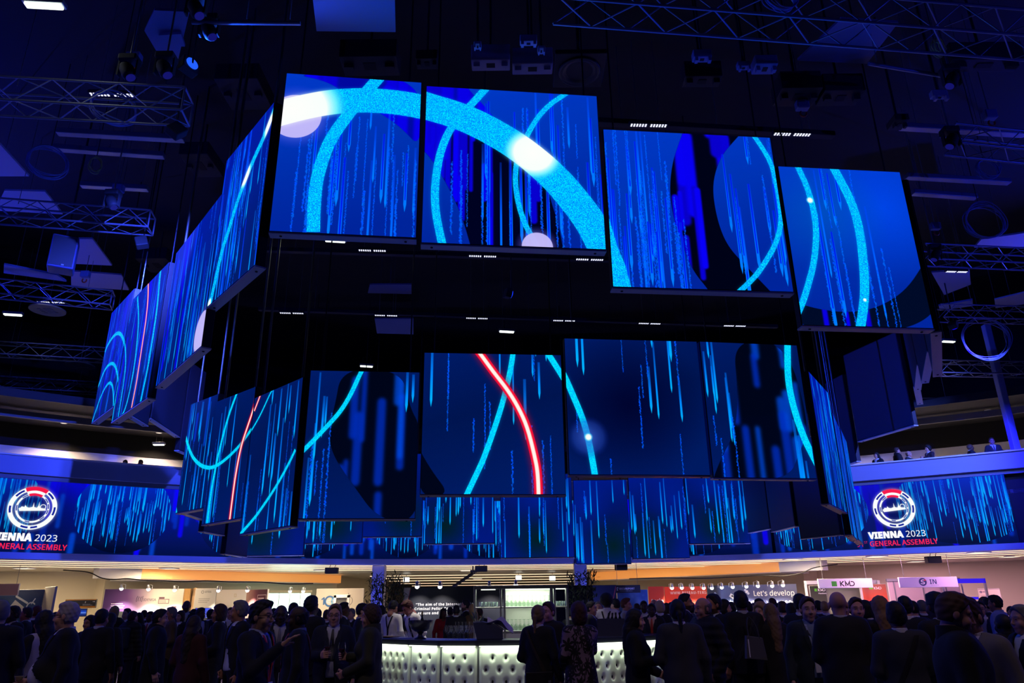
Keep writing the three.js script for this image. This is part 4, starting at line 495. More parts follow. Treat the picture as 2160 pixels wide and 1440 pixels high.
board('cuffs', 'poster', 'blue poster showing white handcuffs and a key, far left stand', 'poster', (x, W, H) => {
  lin(x, W, H, [0, 0], [0, 1], [[0, '#1c3564'], [0.6, '#2c5384'], [1, '#3d6f92']]); x.strokeStyle = '#e8ece6'; x.lineWidth = W * 0.022; x.lineCap = 'round';
  x.beginPath(); x.arc(W * 0.82, H * 0.42, W * 0.075, 0.4, 5.6); x.stroke(); x.beginPath(); x.arc(W * 0.15, H * 0.4, W * 0.06, 0, 7); x.stroke(); x.lineWidth = W * 0.035; x.beginPath(); x.moveTo(W * 0.74, H * 0.32); x.lineTo(W * 0.53, H * 0.16); x.stroke(); x.lineWidth = W * 0.02; x.beginPath(); x.moveTo(W * 0.82, H * 0.34); x.lineTo(W * 0.87, H * 0.22); x.stroke();
  x.fillStyle = '#e9e8da'; x.beginPath(); x.moveTo(W * 0.4, H * 0.5); x.lineTo(W * 0.52, H * 0.24); x.lineTo(W * 0.7, H * 0.42); x.lineTo(W * 0.66, H * 0.64); x.closePath(); x.fill(); x.beginPath(); x.moveTo(W * 0.4, H * 0.75); x.quadraticCurveTo(W * 0.5, H * 0.55, W * 0.66, H * 0.9); x.lineTo(W * 0.45, H * 0.92); x.fill();
}, { edge: M.steel });
board('cuffside', 'side_panel', 'slanted white side panel beside the handcuff poster', 'panel', (x, W, H) => flat(x, W, H, '#cfc6b4'), { edge: M.steel });
board('info', 'direction_sign', 'dark direction sign with orange edges and two arrows on the left wall', 'sign', (x, W, H) => {
  flat(x, W, H, '#171c2c'); x.fillStyle = '#d98a1c'; x.fillRect(0, 0, W, H * 0.09); x.fillRect(W * 0.5, H * 0.8, W, H * 0.2); x.fillStyle = '#efeeee';
  const arrow = (u, s) => { x.beginPath(); x.moveTo(W * u, H * 0.27); x.lineTo(W * (u + s * 0.03), H * 0.16); x.lineTo(W * (u + s * 0.03), H * 0.24); x.lineTo(W * (u + s * 0.08), H * 0.24); x.lineTo(W * (u + s * 0.08), H * 0.3); x.lineTo(W * (u + s * 0.03), H * 0.3); x.lineTo(W * (u + s * 0.03), H * 0.38); x.fill(); }; arrow(0.03, 1); arrow(0.97, -1);
  ctxText(x, 'F', W * 0.64, H * 0.45, 'bold ' + (H * 0.3 | 0) + 'px sans-serif', '#fff'); scribble(x, W * 0.58, H * 0.55, W * 0.3, 2, H * 0.12, '#cfd2da'); scribble(x, W * 0.2, H * 0.5, W * 0.25, 3, H * 0.12, '#9a80c8');
}, { ppm: 140, edge: M.charcoal });
{
  const { w, h, pos, turn } = boardPlace(BD.blueMon), t = thing('monitor', 'small blue monitor on the left wall below the direction sign', 'monitor', pos, turn); const c = canvas(96, 80), x = c.getContext('2d'); lin(x, 96, 80, [0, 0], [0, 1], [[0, '#03184c'], [0.45, '#1d4fd0'], [1, '#04143c']]); x.fillStyle = '#bfe0ff'; x.fillRect(4, 42, 88, 3);
  mesh('case', rbox(w, h, 0.06, 0.01, 0, h / 2, -0.035), M.charcoal, t); mesh('display', box(w - 0.03, h - 0.03, 0.006, 0, h / 2, 0), glow(0xffffff, 1, texOf(c)), t);
}
{
  const { t, w, h } = board('purple', 'stand_wall', 'stand wall fading from purple to white with a dark doorway', 'stand wall', (x, W, H, p) => {
    lin(x, W, H, [0, 0.2], [1, 0], [[0, '#3a1a5e'], [0.28, '#6b3f80'], [0.5, '#c9b0bf'], [0.62, '#e3ddd2'], [1, '#e6e2d8']]);
    x.strokeStyle = '#3c3048'; x.lineWidth = W * 0.006; for (const [o, r] of [[0, 1], [0.02, 0.8], [0.045, 0.8], [0.065, 1]]) { x.beginPath(); x.moveTo(W * (0.42 + o), H * (0.17 - 0.05 * r)); x.quadraticCurveTo(W * (0.40 + o * 1.2), H * 0.16, W * (0.41 + o), H * (0.17 + 0.05 * r)); x.stroke(); }
    ctxText(x, 'IDEMIA', W * 0.49, H * 0.205, (H * 0.068 | 0) + 'px sans-serif', '#4a4050'); x.fillStyle = '#5c3a48'; x.fillRect(W * 0.69, H * 0.14, W * 0.07, H * 0.03); x.strokeStyle = '#5c3a48'; x.lineWidth = 2; x.strokeRect(W * 0.69, H * 0.18, W * 0.13, H * 0.07); scribble(x, W * 0.7, H * 0.2, W * 0.11, 2, H * 0.022, '#7a6a70'); x.fillStyle = '#5c3a48'; x.fillRect(W * 0.87, H * 0.3, W * 0.06, H * 0.025);
    scribble(x, W * 0.1, H * 0.24, W * 0.2, 3, H * 0.035, '#e8def0'); scribble(x, W * 0.5, H * 0.33, W * 0.05, 3, H * 0.03, '#a79fa8');
  });
  mesh('doorway', box(w * 0.3, h * 0.62, 0.02, -w * 0.29, h * 0.31, 0.012), std(0x12120f, 0.9), t);
}
board('wood', 'side_panel', 'light wood side panel right of the purple stand', 'panel', (x, W, H) => { flat(x, W, H, '#b98d52'); for (let i = 0; i < 40; i++) { x.fillStyle = 'rgba(90,60,20,0.15)'; x.fillRect(rnd() * W, 0, 1, H); } }, { edge: M.wood });
board('greySide', 'side_panel', 'pale wood side panel left of the grey monitor board', 'panel', (x, W, H) => { flat(x, W, H, '#a98a68'); x.fillStyle = '#8f7254'; x.fillRect(0, 0, W, H * 0.13); }, { edge: M.wood });
board('grey', 'stand_wall', 'narrow grey stand board with small dark lettering above a blue monitor', 'stand wall', (x, W, H) => { flat(x, W, H, '#9c9a96'); x.strokeStyle = '#4a4a4c'; x.lineWidth = 2; x.beginPath(); x.arc(W * 0.35, H * 0.06, W * 0.06, 0, 7); x.stroke(); ctxText(x, 'OTES', W * 0.46, H * 0.075, 'bold ' + (H * 0.05 | 0) + 'px sans-serif', '#4a4a4c'); scribble(x, W * 0.2, H * 0.17, W * 0.55, 3, H * 0.03, '#6b6b6b'); });
{
  const c = canvas(160, 110), x = c.getContext('2d'); lin(x, 160, 110, [0, 0], [1, 1], [[0, '#0b1aa8'], [0.5, '#2a52ff'], [1, '#06107a']]); for (let i = 0; i < 40; i++) { x.fillStyle = rnd() < 0.5 ? 'rgba(200,220,255,0.8)' : 'rgba(0,10,90,0.8)'; x.fillRect(rnd() * 160, rnd() * 110, rr(3, 22), rr(2, 10)); }
  const t = thing('monitor', 'blue monitor on the narrow grey stand board', 'monitor', [-14.55, 1.5, -36.6], 0.2); mesh('case', rbox(0.72, 0.46, 0.06, 0.01, 0, 0, -0.035), M.charcoal, t); mesh('display', box(0.68, 0.42, 0.006), glow(0xffffff, 1.1, texOf(c)), t);
}
board('white', 'stand_wall', 'brightly lit white stand wall left of the maroon panel', 'stand wall', (x, W, H) => { flat(x, W, H, '#f1efe8'); x.strokeStyle = '#d8cfb4'; x.lineWidth = 2; x.strokeRect(W * 0.6, H * 0.08, W * 0.06, H * 0.05); });
board('maroon', 'stand_wall', 'maroon stand panel with a white framed text block', 'stand wall', (x, W, H) => { lin(x, W, H, [0, 0], [1, 0], [[0, '#c9a79a'], [0.35, '#8d5a5a'], [0.6, '#5a2038'], [1, '#4a1830']]); x.strokeStyle = '#ecdede'; x.lineWidth = 2; x.strokeRect(W * 0.56, H * 0.1, W * 0.4, H * 0.3); scribble(x, W * 0.6, H * 0.15, W * 0.32, 4, H * 0.055, '#f0e4e6'); });
{
  const { w, h, pos, turn } = boardPlace(BD.mint), t = thing('lit_partition', 'mint lit white partition of four panels behind the crowd', 'partition', pos, turn); const m = new THREE.MeshStandardMaterial({ color: 0xe8fff6, emissive: 0xc8fff0, emissiveIntensity: 0.8, roughness: 0.5 });  // panels carry the mint light as a glow of their own
  for (let i = 0; i < 4; i++) { mesh('panel', rbox(w / 4 - 0.03, h - 0.05, 0.05, 0.01, (i - 1.5) * w / 4, h / 2, 0), m, t); mesh('post', box(0.03, h, 0.07, (i - 2) * w / 4, h / 2, 0), M.alu, t); }
  mesh('header', rbox(w + 0.1, 0.12, 0.1, 0.01, 0, h + 0.06, 0), std(0x8f8872, 0.7), t); const l = new THREE.RectAreaLight(0xc0fff0, 3, w, h); l.position.set(0, h / 2, 0.08); l.rotation.y = Math.PI; t.add(l);
}
{
  const { t, w, h } = board('hundred', 'stand_wall', 'grey stand wall with a large blue 100 emblem left of the column', 'stand wall', (x, W, H) => {
    flat(x, W, H, '#aca39b'); ctxText(x, '1', W * 0.1, H * 0.3, 'bold ' + (H * 0.2 | 0) + 'px sans-serif', '#1f4f86'); x.strokeStyle = '#1f4f86'; x.lineWidth = W * 0.035; x.beginPath(); x.arc(W * 0.29, H * 0.235, W * 0.095, 0, 7); x.stroke(); x.strokeStyle = '#3a72a8'; x.beginPath(); x.arc(W * 0.43, H * 0.235, W * 0.095, 0, 7); x.stroke(); x.lineWidth = 2; x.strokeStyle = '#8fb2cc'; for (const r of [0.3, 0.6]) { x.beginPath(); x.ellipse(W * 0.36, H * 0.24, W * 0.14, H * 0.06 * r, 0, 0, 7); x.stroke(); }
    ctxText(x, 'INTERPOL', W * 0.42, H * 0.465, (H * 0.085 | 0) + 'px sans-serif', '#3a3a3e', 'left', W * 0.012); x.strokeStyle = '#4a4a50'; x.lineWidth = 2; x.beginPath(); x.moveTo(W * 0.68, H * 0.08); x.lineTo(W * 0.68, H * 0.14); x.moveTo(W * 0.63, H * 0.12); x.lineTo(W * 0.73, H * 0.12); x.stroke(); x.beginPath(); x.arc(W * 0.68, H * 0.23, W * 0.09, 0, 7); x.stroke();
  });
}
{
  const t = thing('display_arch', 'slim white display arch in front of the grey 100 wall', 'display', [-8.55, 0, -38.6]); mesh('frame', [box(0.12, 2.25, 0.12, -0.33, 1.12, 0), box(0.12, 2.25, 0.12, 0.33, 1.12, 0), box(0.78, 0.14, 0.12, 0, 2.2, 0)], M.white, t); mesh('backing', box(0.54, 2.1, 0.03, 0, 1.07, -0.03), std(0x8f8d8a, 0.7), t);
  for (let i = 0; i < 3; i++) mesh('poster_sheet', box(0.42, 0.3, 0.01, 0, 1.9 - i * 0.36, -0.005), std([0x55555a, 0x77757a, 0x606468][i], 0.6), t);
}
board('navy', 'backdrop', 'wide navy backdrop with white quotation lettering behind the bar', 'backdrop', (x, W, H) => {
  flat(x, W, H, '#141b31'); x.fillStyle = '#bfb6ae'; x.beginPath(); x.moveTo(0, 0); x.lineTo(W * 0.034, 0); x.lineTo(-W * 0.02, H * 0.9); x.fill(); x.strokeStyle = '#b8524c'; x.lineWidth = W * 0.003; x.beginPath(); x.moveTo(W * 0.036, 0); x.lineTo(W * -0.016, H * 0.9); x.stroke();
  const f = 'bold ' + (H * 0.062 | 0) + 'px sans-serif'; ctxText(x, '“The aim of the International', W * 0.065, H * 0.29, f, '#e8ebf2', 'left', 1); ctxText(x, 'Criminal Police Commission I', W * 0.058, H * 0.36, f, '#e8ebf2', 'left', 1); ctxText(x, 'to ensure and unify', W * 0.05, H * 0.43, f, '#e8ebf2', 'left', 1);
  ctxText(x, 'is to', W * 0.34, H * 0.29, f, '#e8ebf2'); ctxText(x, 'all who', W * 0.93, H * 0.27, f, '#e8ebf2');
}, { ppm: 140, edge: std(0x141a2c, 0.7) });
board('navy2', 'backdrop', 'narrow navy panel with a slanted red edge beside the security sign', 'backdrop', (x, W, H) => { flat(x, W, H, '#151b30'); x.strokeStyle = '#c24a48'; x.lineWidth = W * 0.03; x.beginPath(); x.moveTo(W, H * 0.02); x.lineTo(W * 0.75, H * 0.4); x.stroke(); }, { edge: std(0x141a2c, 0.7) });
board('secsign', 'name_sign', 'dark grey name sign with white SECURIPORT lettering', 'sign', (x, W, H) => { flat(x, W, H, '#33373a'); x.fillStyle = '#e8e8e4'; x.beginPath(); x.arc(W * 0.09, H * 0.4, H * 0.14, 0, 7); x.fill(); x.fillStyle = '#33373a'; x.beginPath(); x.arc(W * 0.1, H * 0.46, H * 0.08, 0, 7); x.fill(); x.fillStyle = '#e8e8e4'; x.beginPath(); x.arc(W * 0.08, H * 0.62, H * 0.1, 0, 7); x.fill(); ctxText(x, 'SECURIPORT', W * 0.15, H * 0.6, 'bold ' + (H * 0.36 | 0) + 'px sans-serif', '#f4f4ee'); ctxText(x, 'The Source of Safer Nations', W * 0.18, H * 0.82, (H * 0.15 | 0) + 'px sans-serif', '#dadad4'); }, { ppm: 200, edge: M.charcoal });
board('secblue', 'stand_wall', 'blue marbled stand wall under the dark grey name sign', 'stand wall', (x, W, H) => { lin(x, W, H, [0, 0], [1, 1], [[0, '#2a5290'], [1, '#4a80c0']]); for (let i = 0; i < 60; i++) radial(x, rnd() * W, rnd() * H, rr(8, 30), [[0, 'rgba(150,190,230,0.25)'], [1, 'rgba(150,190,230,0)']]); });
board('teriabox', 'stand_wall', 'red stand cube with white lower-case teria lettering', 'stand wall', (x, W, H) => { flat(x, W, H, '#d43c22'); ctxText(x, 'teria', W * 0.12, H * 0.3, 'bold ' + (W * 0.36 | 0) + 'px sans-serif', '#f6ece6'); }, { ppm: 160, edge: std(0xc83a20, 0.6) });
board('teria', 'stand_wall', 'wide red orange stand wall with a white web address', 'stand wall', (x, W, H) => { flat(x, W, H, '#e8472a'); ctxText(x, 'WWW.RESEAU-TERIA.COM', W * 0.13, H * 0.14, 'bold ' + (H * 0.07 | 0) + 'px sans-serif', '#f8d9cc', 'left', W * 0.006); ctxText(x, 'The real time', W * 0.12, H * 0.34, 'bold ' + (H * 0.075 | 0) + 'px sans-serif', '#fbeae2'); ctxText(x, 'correction', W * 0.07, H * 0.44, 'bold ' + (H * 0.075 | 0) + 'px sans-serif', '#fbeae2'); x.fillStyle = '#c63a20'; x.fillRect(W * 0.6, H * 0.3, W * 0.3, H * 0.4); x.strokeStyle = '#f0b8a4'; x.lineWidth = 2; x.strokeRect(W * 0.6, H * 0.3, W * 0.3, H * 0.4); }, { ppm: 140, edge: std(0xc83a20, 0.6) });
board('dev', 'stand_wall', 'long slate blue stand wall with white slogan about developing a solution together', 'stand wall', (x, W, H) => {
  lin(x, W, H, [0, 0], [1, 0], [[0, '#2c3344'], [0.1, '#2c3344'], [0.16, '#586aa0'], [0.35, '#4a587a'], [0.5, '#4a4f80'], [1, '#474a70']]);
  const f = (H * 0.13 | 0) + 'px sans-serif'; ctxText(x, "Let's develop", W * 0.975, H * 0.2, f, '#fbfaf6', 'right'); ctxText(x, 'the solution you need', W * 0.98, H * 0.36, f, '#fbfaf6', 'right'); ctxText(x, 'together', W * 0.985, H * 0.52, f, '#fbfaf6', 'right'); ctxText(x, 'ECONAV', W * 0.85, H * 0.63, 'bold ' + (H * 0.07 | 0) + 'px sans-serif', '#e8a090', 'right');
  const sat = (u, v, a, c) => { x.save(); x.translate(W * u, H * v); x.rotate(a); x.fillStyle = c; x.fillRect(-W * 0.035, -H * 0.02, W * 0.03, H * 0.04); x.fillRect(W * 0.006, -H * 0.02, W * 0.03, H * 0.04); x.fillStyle = '#f2f2f4'; x.fillRect(-W * 0.006, -H * 0.03, W * 0.012, H * 0.06); x.restore(); };
  sat(0.07, 0.17, -0.8, '#8090b8'); sat(0.45, 0.12, 0.9, '#c8cce8'); x.fillStyle = '#9fd0f0'; x.save(); x.translate(W * 0.2, H * 0.3); x.rotate(0.6); x.beginPath(); x.ellipse(0, 0, W * 0.04, H * 0.04, 0, 0, 7); x.fill(); x.restore(); x.fillStyle = '#eceef2'; x.save(); x.translate(W * 0.28, H * 0.2); x.rotate(0.6); x.fillRect(-W * 0.03, -H * 0.035, W * 0.06, H * 0.07); x.fillStyle = '#333'; x.fillRect(-W * 0.01, -H * 0.02, W * 0.02, H * 0.03); x.restore();
}, { ppm: 170, edge: std(0x3a4058, 0.6) });
const kmd = (x, px, py, s, col) => { x.strokeStyle = col; x.lineWidth = s * 0.2; x.lineCap = 'butt'; x.lineJoin = 'miter'; const P = (l) => { x.beginPath(); l.forEach((p, i) => (i ? x.lineTo(px + p[0] * s, py + p[1] * s) : x.moveTo(px + p[0] * s, py + p[1] * s))); x.stroke(); }; P([[0.1, 0], [0.1, 1]]); P([[0.75, 0], [0.2, 0.5], [0.78, 1]]); P([[1.1, 1], [1.1, 0.12], [1.5, 0.8], [1.9, 0.12], [1.9, 0.9], [2.2, 0.9]]); x.beginPath(); x.moveTo(px + 2.15 * s, py + 0.1 * s); x.lineTo(px + 2.4 * s, py + 0.1 * s); x.arc(px + 2.4 * s, py + 0.5 * s, 0.4 * s, -Math.PI / 2, Math.PI / 2); x.lineTo(px + 1.95 * s, py + 0.9 * s); x.stroke(); };
board('kmdsign', 'name_sign', 'pale lavender hanging sign with green square and bold black KMD letters', 'sign', (x, W, H) => { flat(x, W, H, '#c9c2cc'); x.fillStyle = '#2f8f22'; x.fillRect(W * 0.24, H * 0.27, H * 0.58, H * 0.56); kmd(x, W * 0.395, H * 0.26, H * 0.57, '#0d0d12'); }, { ppm: 220 });
board('kmddark', 'stand_wall', 'dark stand panel with a green square and white product lettering', 'stand wall', (x, W, H) => { flat(x, W, H, '#33352f'); x.fillStyle = '#63c834'; x.fillRect(W * 0.28, H * 0.05, W * 0.16, H * 0.05); kmd(x, W * 0.5, H * 0.05, H * 0.05, '#fff'); ctxText(x, 'PlassData', W * 0.5, H * 0.15, 'bold ' + (H * 0.035 | 0) + 'px sans-serif', '#fff'); }, { ppm: 180, edge: M.white });
board('kmdgrey', 'stand_wall', 'plain grey green stand wall under the hanging letters sign', 'stand wall', (x, W, H) => flat(x, W, H, '#8d917f'), { edge: M.white });
board('kmdred', 'stand_wall', 'tall red orange glowing poster panel with a small green square', 'stand wall', (x, W, H) => { lin(x, W, H, [0, 0], [0.2, 1], [[0, '#b06a5a'], [0.2, '#d85a42'], [0.45, '#f0523a'], [1, '#f8a080']]); x.fillStyle = '#7be04a'; x.fillRect(W * 0.3, H * 0.05, W * 0.16, H * 0.035); kmd(x, W * 0.5, H * 0.045, H * 0.045, '#fff'); }, { ppm: 160, edge: M.white });
const inLogo = (x, cx, cy, r, c) => { x.fillStyle = c; x.beginPath(); x.arc(cx, cy, r, 0, 7); x.fill(); x.strokeStyle = '#e8def4'; x.lineWidth = r * 0.2; x.lineCap = 'round'; x.beginPath(); x.moveTo(cx + r * 0.5, cy - r * 0.45); x.bezierCurveTo(cx - r * 0.3, cy - r * 0.7, cx - r * 0.7, cy - r * 0.1, cx, cy); x.bezierCurveTo(cx + r * 0.7, cy + r * 0.1, cx + r * 0.4, cy + r * 0.75, cx - r * 0.5, cy + r * 0.4); x.stroke(); x.fillStyle = '#e03048'; x.beginPath(); x.ellipse(cx + r * 0.6, cy - r * 0.45, r * 0.3, r * 0.13, -0.2, 0, 7); x.fill(); };
board('insign', 'name_sign', 'pale violet hanging sign with round navy emblem and IN letters', 'sign', (x, W, H) => { flat(x, W, H, '#c2b4d6'); inLogo(x, W * 0.4, H * 0.47, H * 0.4, '#1b2262'); ctxText(x, 'IN', W * 0.515, H * 0.68, 'bold ' + (H * 0.66 | 0) + 'px sans-serif', '#1b2262'); ctxText(x, 'GROUPE', W * 0.535, H * 0.86, (H * 0.14 | 0) + 'px sans-serif', '#5a5080', 'left', W * 0.008); }, { ppm: 220 });
{
  const { t, w, h } = board('inback', 'stand_wall', 'pale pink stand wall with thin upright profiles below the emblem sign', 'stand wall', (x, W, H) => flat(x, W, H, '#cdb4b6'));
  for (const u of [-0.42, -0.02, 0.3]) mesh('profile', box(0.04, h, 0.04, u * w, h / 2, 0.02), M.steel, t); mesh('header', rbox(w + 0.1, 0.12, 0.1, 0.01, 0, h + 0.05, 0), M.steel, t);
}
board('inboard', 'notice_board', 'cream notice board with a small emblem on the right wall', 'notice board', (x, W, H) => { flat(x, W, H, '#d8c8bc'); x.fillStyle = '#7a6a68'; x.fillRect(0, 0, W, H * 0.05); inLogo(x, W * 0.12, H * 0.25, H * 0.09, '#2a2648'); ctxText(x, 'IN', W * 0.2, H * 0.3, 'bold ' + (H * 0.15 | 0) + 'px sans-serif', '#2a2648'); scribble(x, W * 0.1, H * 0.5, W * 0.8, 4, H * 0.1, '#a89890'); }, { ppm: 160 });
{ // stand frame beside the emblem sign; its blue light put into glowing beams
  const t = thing('stand_frame', 'blue-lit metal stand frame right of the emblem sign', 'stand frame', [18.9, 0, -32.4]); M.blueGlow = glow(0x3018ff, 0.8);
  mesh('post', box(0.08, 2.5, 0.08, 0.62, 1.25, 0), M.alu, t); mesh('post', box(0.08, 2.4, 0.08, -0.6, 1.2, -1), M.alu, t); mesh('post', box(0.05, 2.3, 0.05, 0.1, 1.15, -0.8), M.alu, t);
  mesh('beam', box(1.3, 0.18, 0.08, 0, 2.4, 0), M.blueGlow, t); mesh('lower_beam', box(0.7, 0.1, 0.08, 0.1, 1.72, -0.4), M.blueGlow, t); mesh('unseen_light_tube', box(0.05, 1.4, 0.05, 0.5, 0.95, -0.4), M.blueGlow, t);  // beams glow in place of blue light on them; tube placed to match
  const l = new THREE.RectAreaLight(0x3818ff, 9, 1.2, 0.5); l.position.set(0.2, 2.0, 0.3); l.rotation.y = Math.PI; t.add(l);
}
{ // white frame around the dark and grey panels
  const t = thing('stand_frame', 'pale metal shell frame around the panels below the black letters sign', 'stand frame', [14.1, 0, -34.7]); for (const u of [-1.25, 1.12, 1.95]) mesh('post', rbox(0.09, 2.52, 0.09, 0.01, u, 1.26, u > 1 ? 0.3 : 0.2), M.white, t); mesh('header', rbox(3.3, 0.16, 0.08, 0.01, 0.35, 2.46, 0.2), M.alu, t);
}
// stand lamps on arms, each throwing a cone on its board
M.lampLens = glow(0xffffff, 4.0);
LAMPS.forEach(([p, where], i) => {
  const t = thing('arm_spotlight', 'small silver arm spotlight, ' + where, 'spotlight', [p[0], p[1] - 0.07, p[2]]), bz = i < 7 ? -0.35 : i < 18 ? -0.6 : -0.93;
  mesh('arm', [rod([0, 0.16, bz], [0, 0.2, 0], 0.012), rod([0, i < 18 ? -0.02 : -0.12, bz], [0, 0.16, bz], 0.016)], M.alu, t);
  const hd = mesh('head', new THREE.LatheGeometry([[0.001, 0.2], [0.045, 0.19], [0.06, 0.1], [0.085, 0.0], [0.08, 0.0], [0.05, 0.1], [0.001, 0.15]].map((q) => new THREE.Vector2(...q)), 16), M.alu, t); hd.rotation.x = 0.5; mesh('lens', new THREE.SphereGeometry(0.085, 16, 12).translate(0, -0.01, 0.01), M.lampLens, hd);  // oversized bright lens also stands for the lamp glare
  const s = new THREE.SpotLight(0xfff2e0, i < 7 ? 60 : i < 18 ? 40 : 14, 0, 0.75, 0.7, 2); s.position.set(0, 0.0, 0.02); s.target.position.set(0, -2.0, bz * 1.2); s.castShadow = true; s.shadow.radius = 2; t.add(s); t.add(s.target);
});
EDGE_SPEAKERS.forEach(([p, where]) => { const t = thing('loudspeaker', 'small black loudspeaker slung under the balcony edge, ' + where, 'loudspeaker', p); mesh('cabinet', rbox(0.55, 0.26, 0.3, 0.03, 0, 0.0, 0), M.black, t); mesh('grille', box(0.5, 0.21, 0.01, 0, 0, 0.152), M.dark, t); mesh('bracket', rod([-0.1, 0.12, 0], [-0.05, 3.46 - p[1], 0], 0.012), M.dark, t); mesh('bracket', rod([0.12, 0.12, 0], [0.18, 3.46 - p[1], 0], 0.012), M.dark, t); });
SQUARES.forEach(([p, where]) => { const t = thing('square_pendant', 'small square white hanging light, ' + where, 'hanging light', p); mesh('body', rbox(0.34, 0.24, 0.2, 0.02), glow(0xfffdf2, 1.6), t); mesh('stem', rod([0, 0.1, 0], [0, 3.42 - p[1], 0], 0.015), M.steel, t); });  // plain white pendant lamps over the deep opening
{ const a = tag(mesh('hanging_cable', tube([[-19.2, 3.3, -32.8], [-18.2, 3.2, -33], [-17.7, 2.98, -33.1], [-17.2, 2.9, -33.1], [-16.6, 2.93, -33.1], [-15.9, 2.86, -33.1], [-15.0, 2.83, -33.1], [-14.2, 2.78, -33.1], [-13.2, 2.8, -33.1], [-12.2, 2.75, -33.1], [-10.8, 2.72, -33.1], [-9.6, 2.63, -33.1], [-8.6, 2.64, -33.1]], 0.022, 90), M.black), 'wavy black cable slung below the left orange cove', 'cable');
  tag(mesh('hanging_cable', tube([[5.0, 2.7, -34], [6.6, 2.72, -34], [8.2, 2.68, -34], [9.6, 2.72, -34], [10.7, 2.77, -34], [11.8, 2.74, -34], [12.6, 2.86, -34], [13.1, 3.05, -34], [14.2, 3.2, -34]], 0.022, 70), M.black), 'wavy black cable slung below the right orange cove', 'cable'); }
{ const t = thing('rigging_arm', 'dark slanted rigging arm hanging from the ceiling behind the bar', 'rigging arm', [-2.9, 2.5, -36]); mesh('arm', [rod([0, 0, 0], [0.95, 0.62, 0], 0.05), rod([0.1, 0.0, 0.1], [1.05, 0.6, 0.1], 0.03)], M.dark, t); mesh('head', rbox(0.3, 0.12, 0.2, 0.02, 0.98, 0.68, 0.03), M.dark, t); mesh('stem', rod([0.95, 0.7, 0], [0.95, 0.92, 0], 0.03), M.dark, t); }
// ---- the bar: padded glowing front, counter, bottle shelf, glasses
M.pad = std(0xd9dcd8, 0.55); M.counter = std(0x3a3c46, 0.3, 0.3); M.btn = std(0x2c2e38, 0.5); M.glass = new THREE.MeshPhysicalMaterial({ color: 0xffffff, roughness: 0.05, transmission: 1, thickness: 0, ior: 1.45 });
M.shelfGlass = new THREE.MeshPhysicalMaterial({ color: 0xeaf2ea, roughness: 0.06, transmission: 0.95, thickness: 0, ior: 1.45 }); M.wine = new THREE.MeshPhysicalMaterial({ color: 0x4a0818, roughness: 0.1 }); M.whiteWine = new THREE.MeshPhysicalMaterial({ color: 0xd8cc90, roughness: 0.1, transmission: 0.6, thickness: 0 });
const BAR = [[-2.95, -14.95], [-2.45, -14.0], [-1.7, -13.2], [-1.19, -12.83], [-0.59, -12.66], [0.28, -12.62], [1.02, -12.95], [1.92, -13.5], [2.48, -14.0], [3.1, -14.8], [3.3, -15.4]];
{
  const t = thing('bar_counter', 'long curved bar counter with a glowing white buttoned front', 'bar');
  const inner = shift(BAR, 0.62), top = extrudeXZ([...shift(BAR, -0.1), ...inner.reverse()], 1.05, 0.07); mesh('worktop', top, M.counter, t);
  mesh('carcass', sweep(shift(BAR, 0.1), 0.0, 1.05, 0.4), M.dark, t);
  M.barStrip = glow(0xf4ffe8, 2.4);
  for (let i = 0; i < BAR.length - 1; i++) {
    const a = BAR[i], b = BAR[i + 1], dx = b[0] - a[0], dz = b[1] - a[1], w = Math.hypot(dx, dz), turn = Math.atan2(-dz, dx), g = new THREE.Group(); // one padded panel with deep buttons
    const rows = 6, py = 0.17, cols = Math.max(2, Math.round((w - 0.04) / 0.19)), px = (w - 0.03) / cols, btn = [];
    for (let r = 0; r < rows; r++) { const y = 0.86 - r * py; for (let c = 0; c <= cols; c++) { const x = -w / 2 + 0.015 + (c + (r % 2 ? 0.5 : 0)) * px; if (x < -w / 2 + 0.05 || x > w / 2 - 0.05) continue; btn.push([x, y]); } }
    const nx = Math.round(w / 0.016), ny = 64, pg = new THREE.PlaneGeometry(w - 0.02, 1.02, nx, ny).translate(0, 0.53, 0), p = pg.attributes.position;
    for (let k = 0; k < p.count; k++) { const x = p.getX(k), y = p.getY(k); let m = 0; for (const q of btn) { const d = Math.hypot((x - q[0]) / 1, (y - q[1]) / 1.3); m = Math.max(m, Math.exp(-(d * d) / (2 * 0.02 * 0.02))); } const e = Math.min(1, (w / 2 - 0.01 - Math.abs(x)) / 0.05); p.setZ(k, 0.05 * Math.sqrt(Math.max(0, 1 - (1 - e) ** 2)) - 0.055 * m); }
    pg.computeVertexNormals(); const pm = mesh('padded_panel', pg, M.pad, t); pm.position.set((a[0] + b[0]) / 2, 0, (a[1] + b[1]) / 2); pm.rotation.y = turn; pm.translateZ(0.015);
    for (const q of btn) { const s = mesh('button', btnGeo(), M.btn, pm); s.position.set(q[0], q[1], 0.004); }
    const s = mesh('light_strip', box(w - 0.04, 0.015, 0.03), M.barStrip, t); s.position.set((a[0] + b[0]) / 2, 1.035, (a[1] + b[1]) / 2); s.rotation.y = turn; s.translateZ(0.105);
    if (i > 0 && i < 9) { const l = new THREE.RectAreaLight(0xeaffd4, 27, w - 0.06, 0.04); l.position.set((a[0] + b[0]) / 2, 1.022, (a[1] + b[1]) / 2); l.rotation.order = 'YXZ'; l.rotation.y = turn; l.rotation.x = -Math.PI / 2 + 0.0; l.translateY(-0.105); t.add(l); }
    const st = mesh('joint_post', rbox(0.03, 1.04, 0.05, 0.01), M.steel, t); st.position.set(b[0], 0.52, b[1]); st.rotation.y = turn; st.translateZ(0.0);
  }
}
function btnGeo() { return btnGeo.g ??= new THREE.SphereGeometry(0.03, 12, 8).scale(1, 1.35, 0.45); }
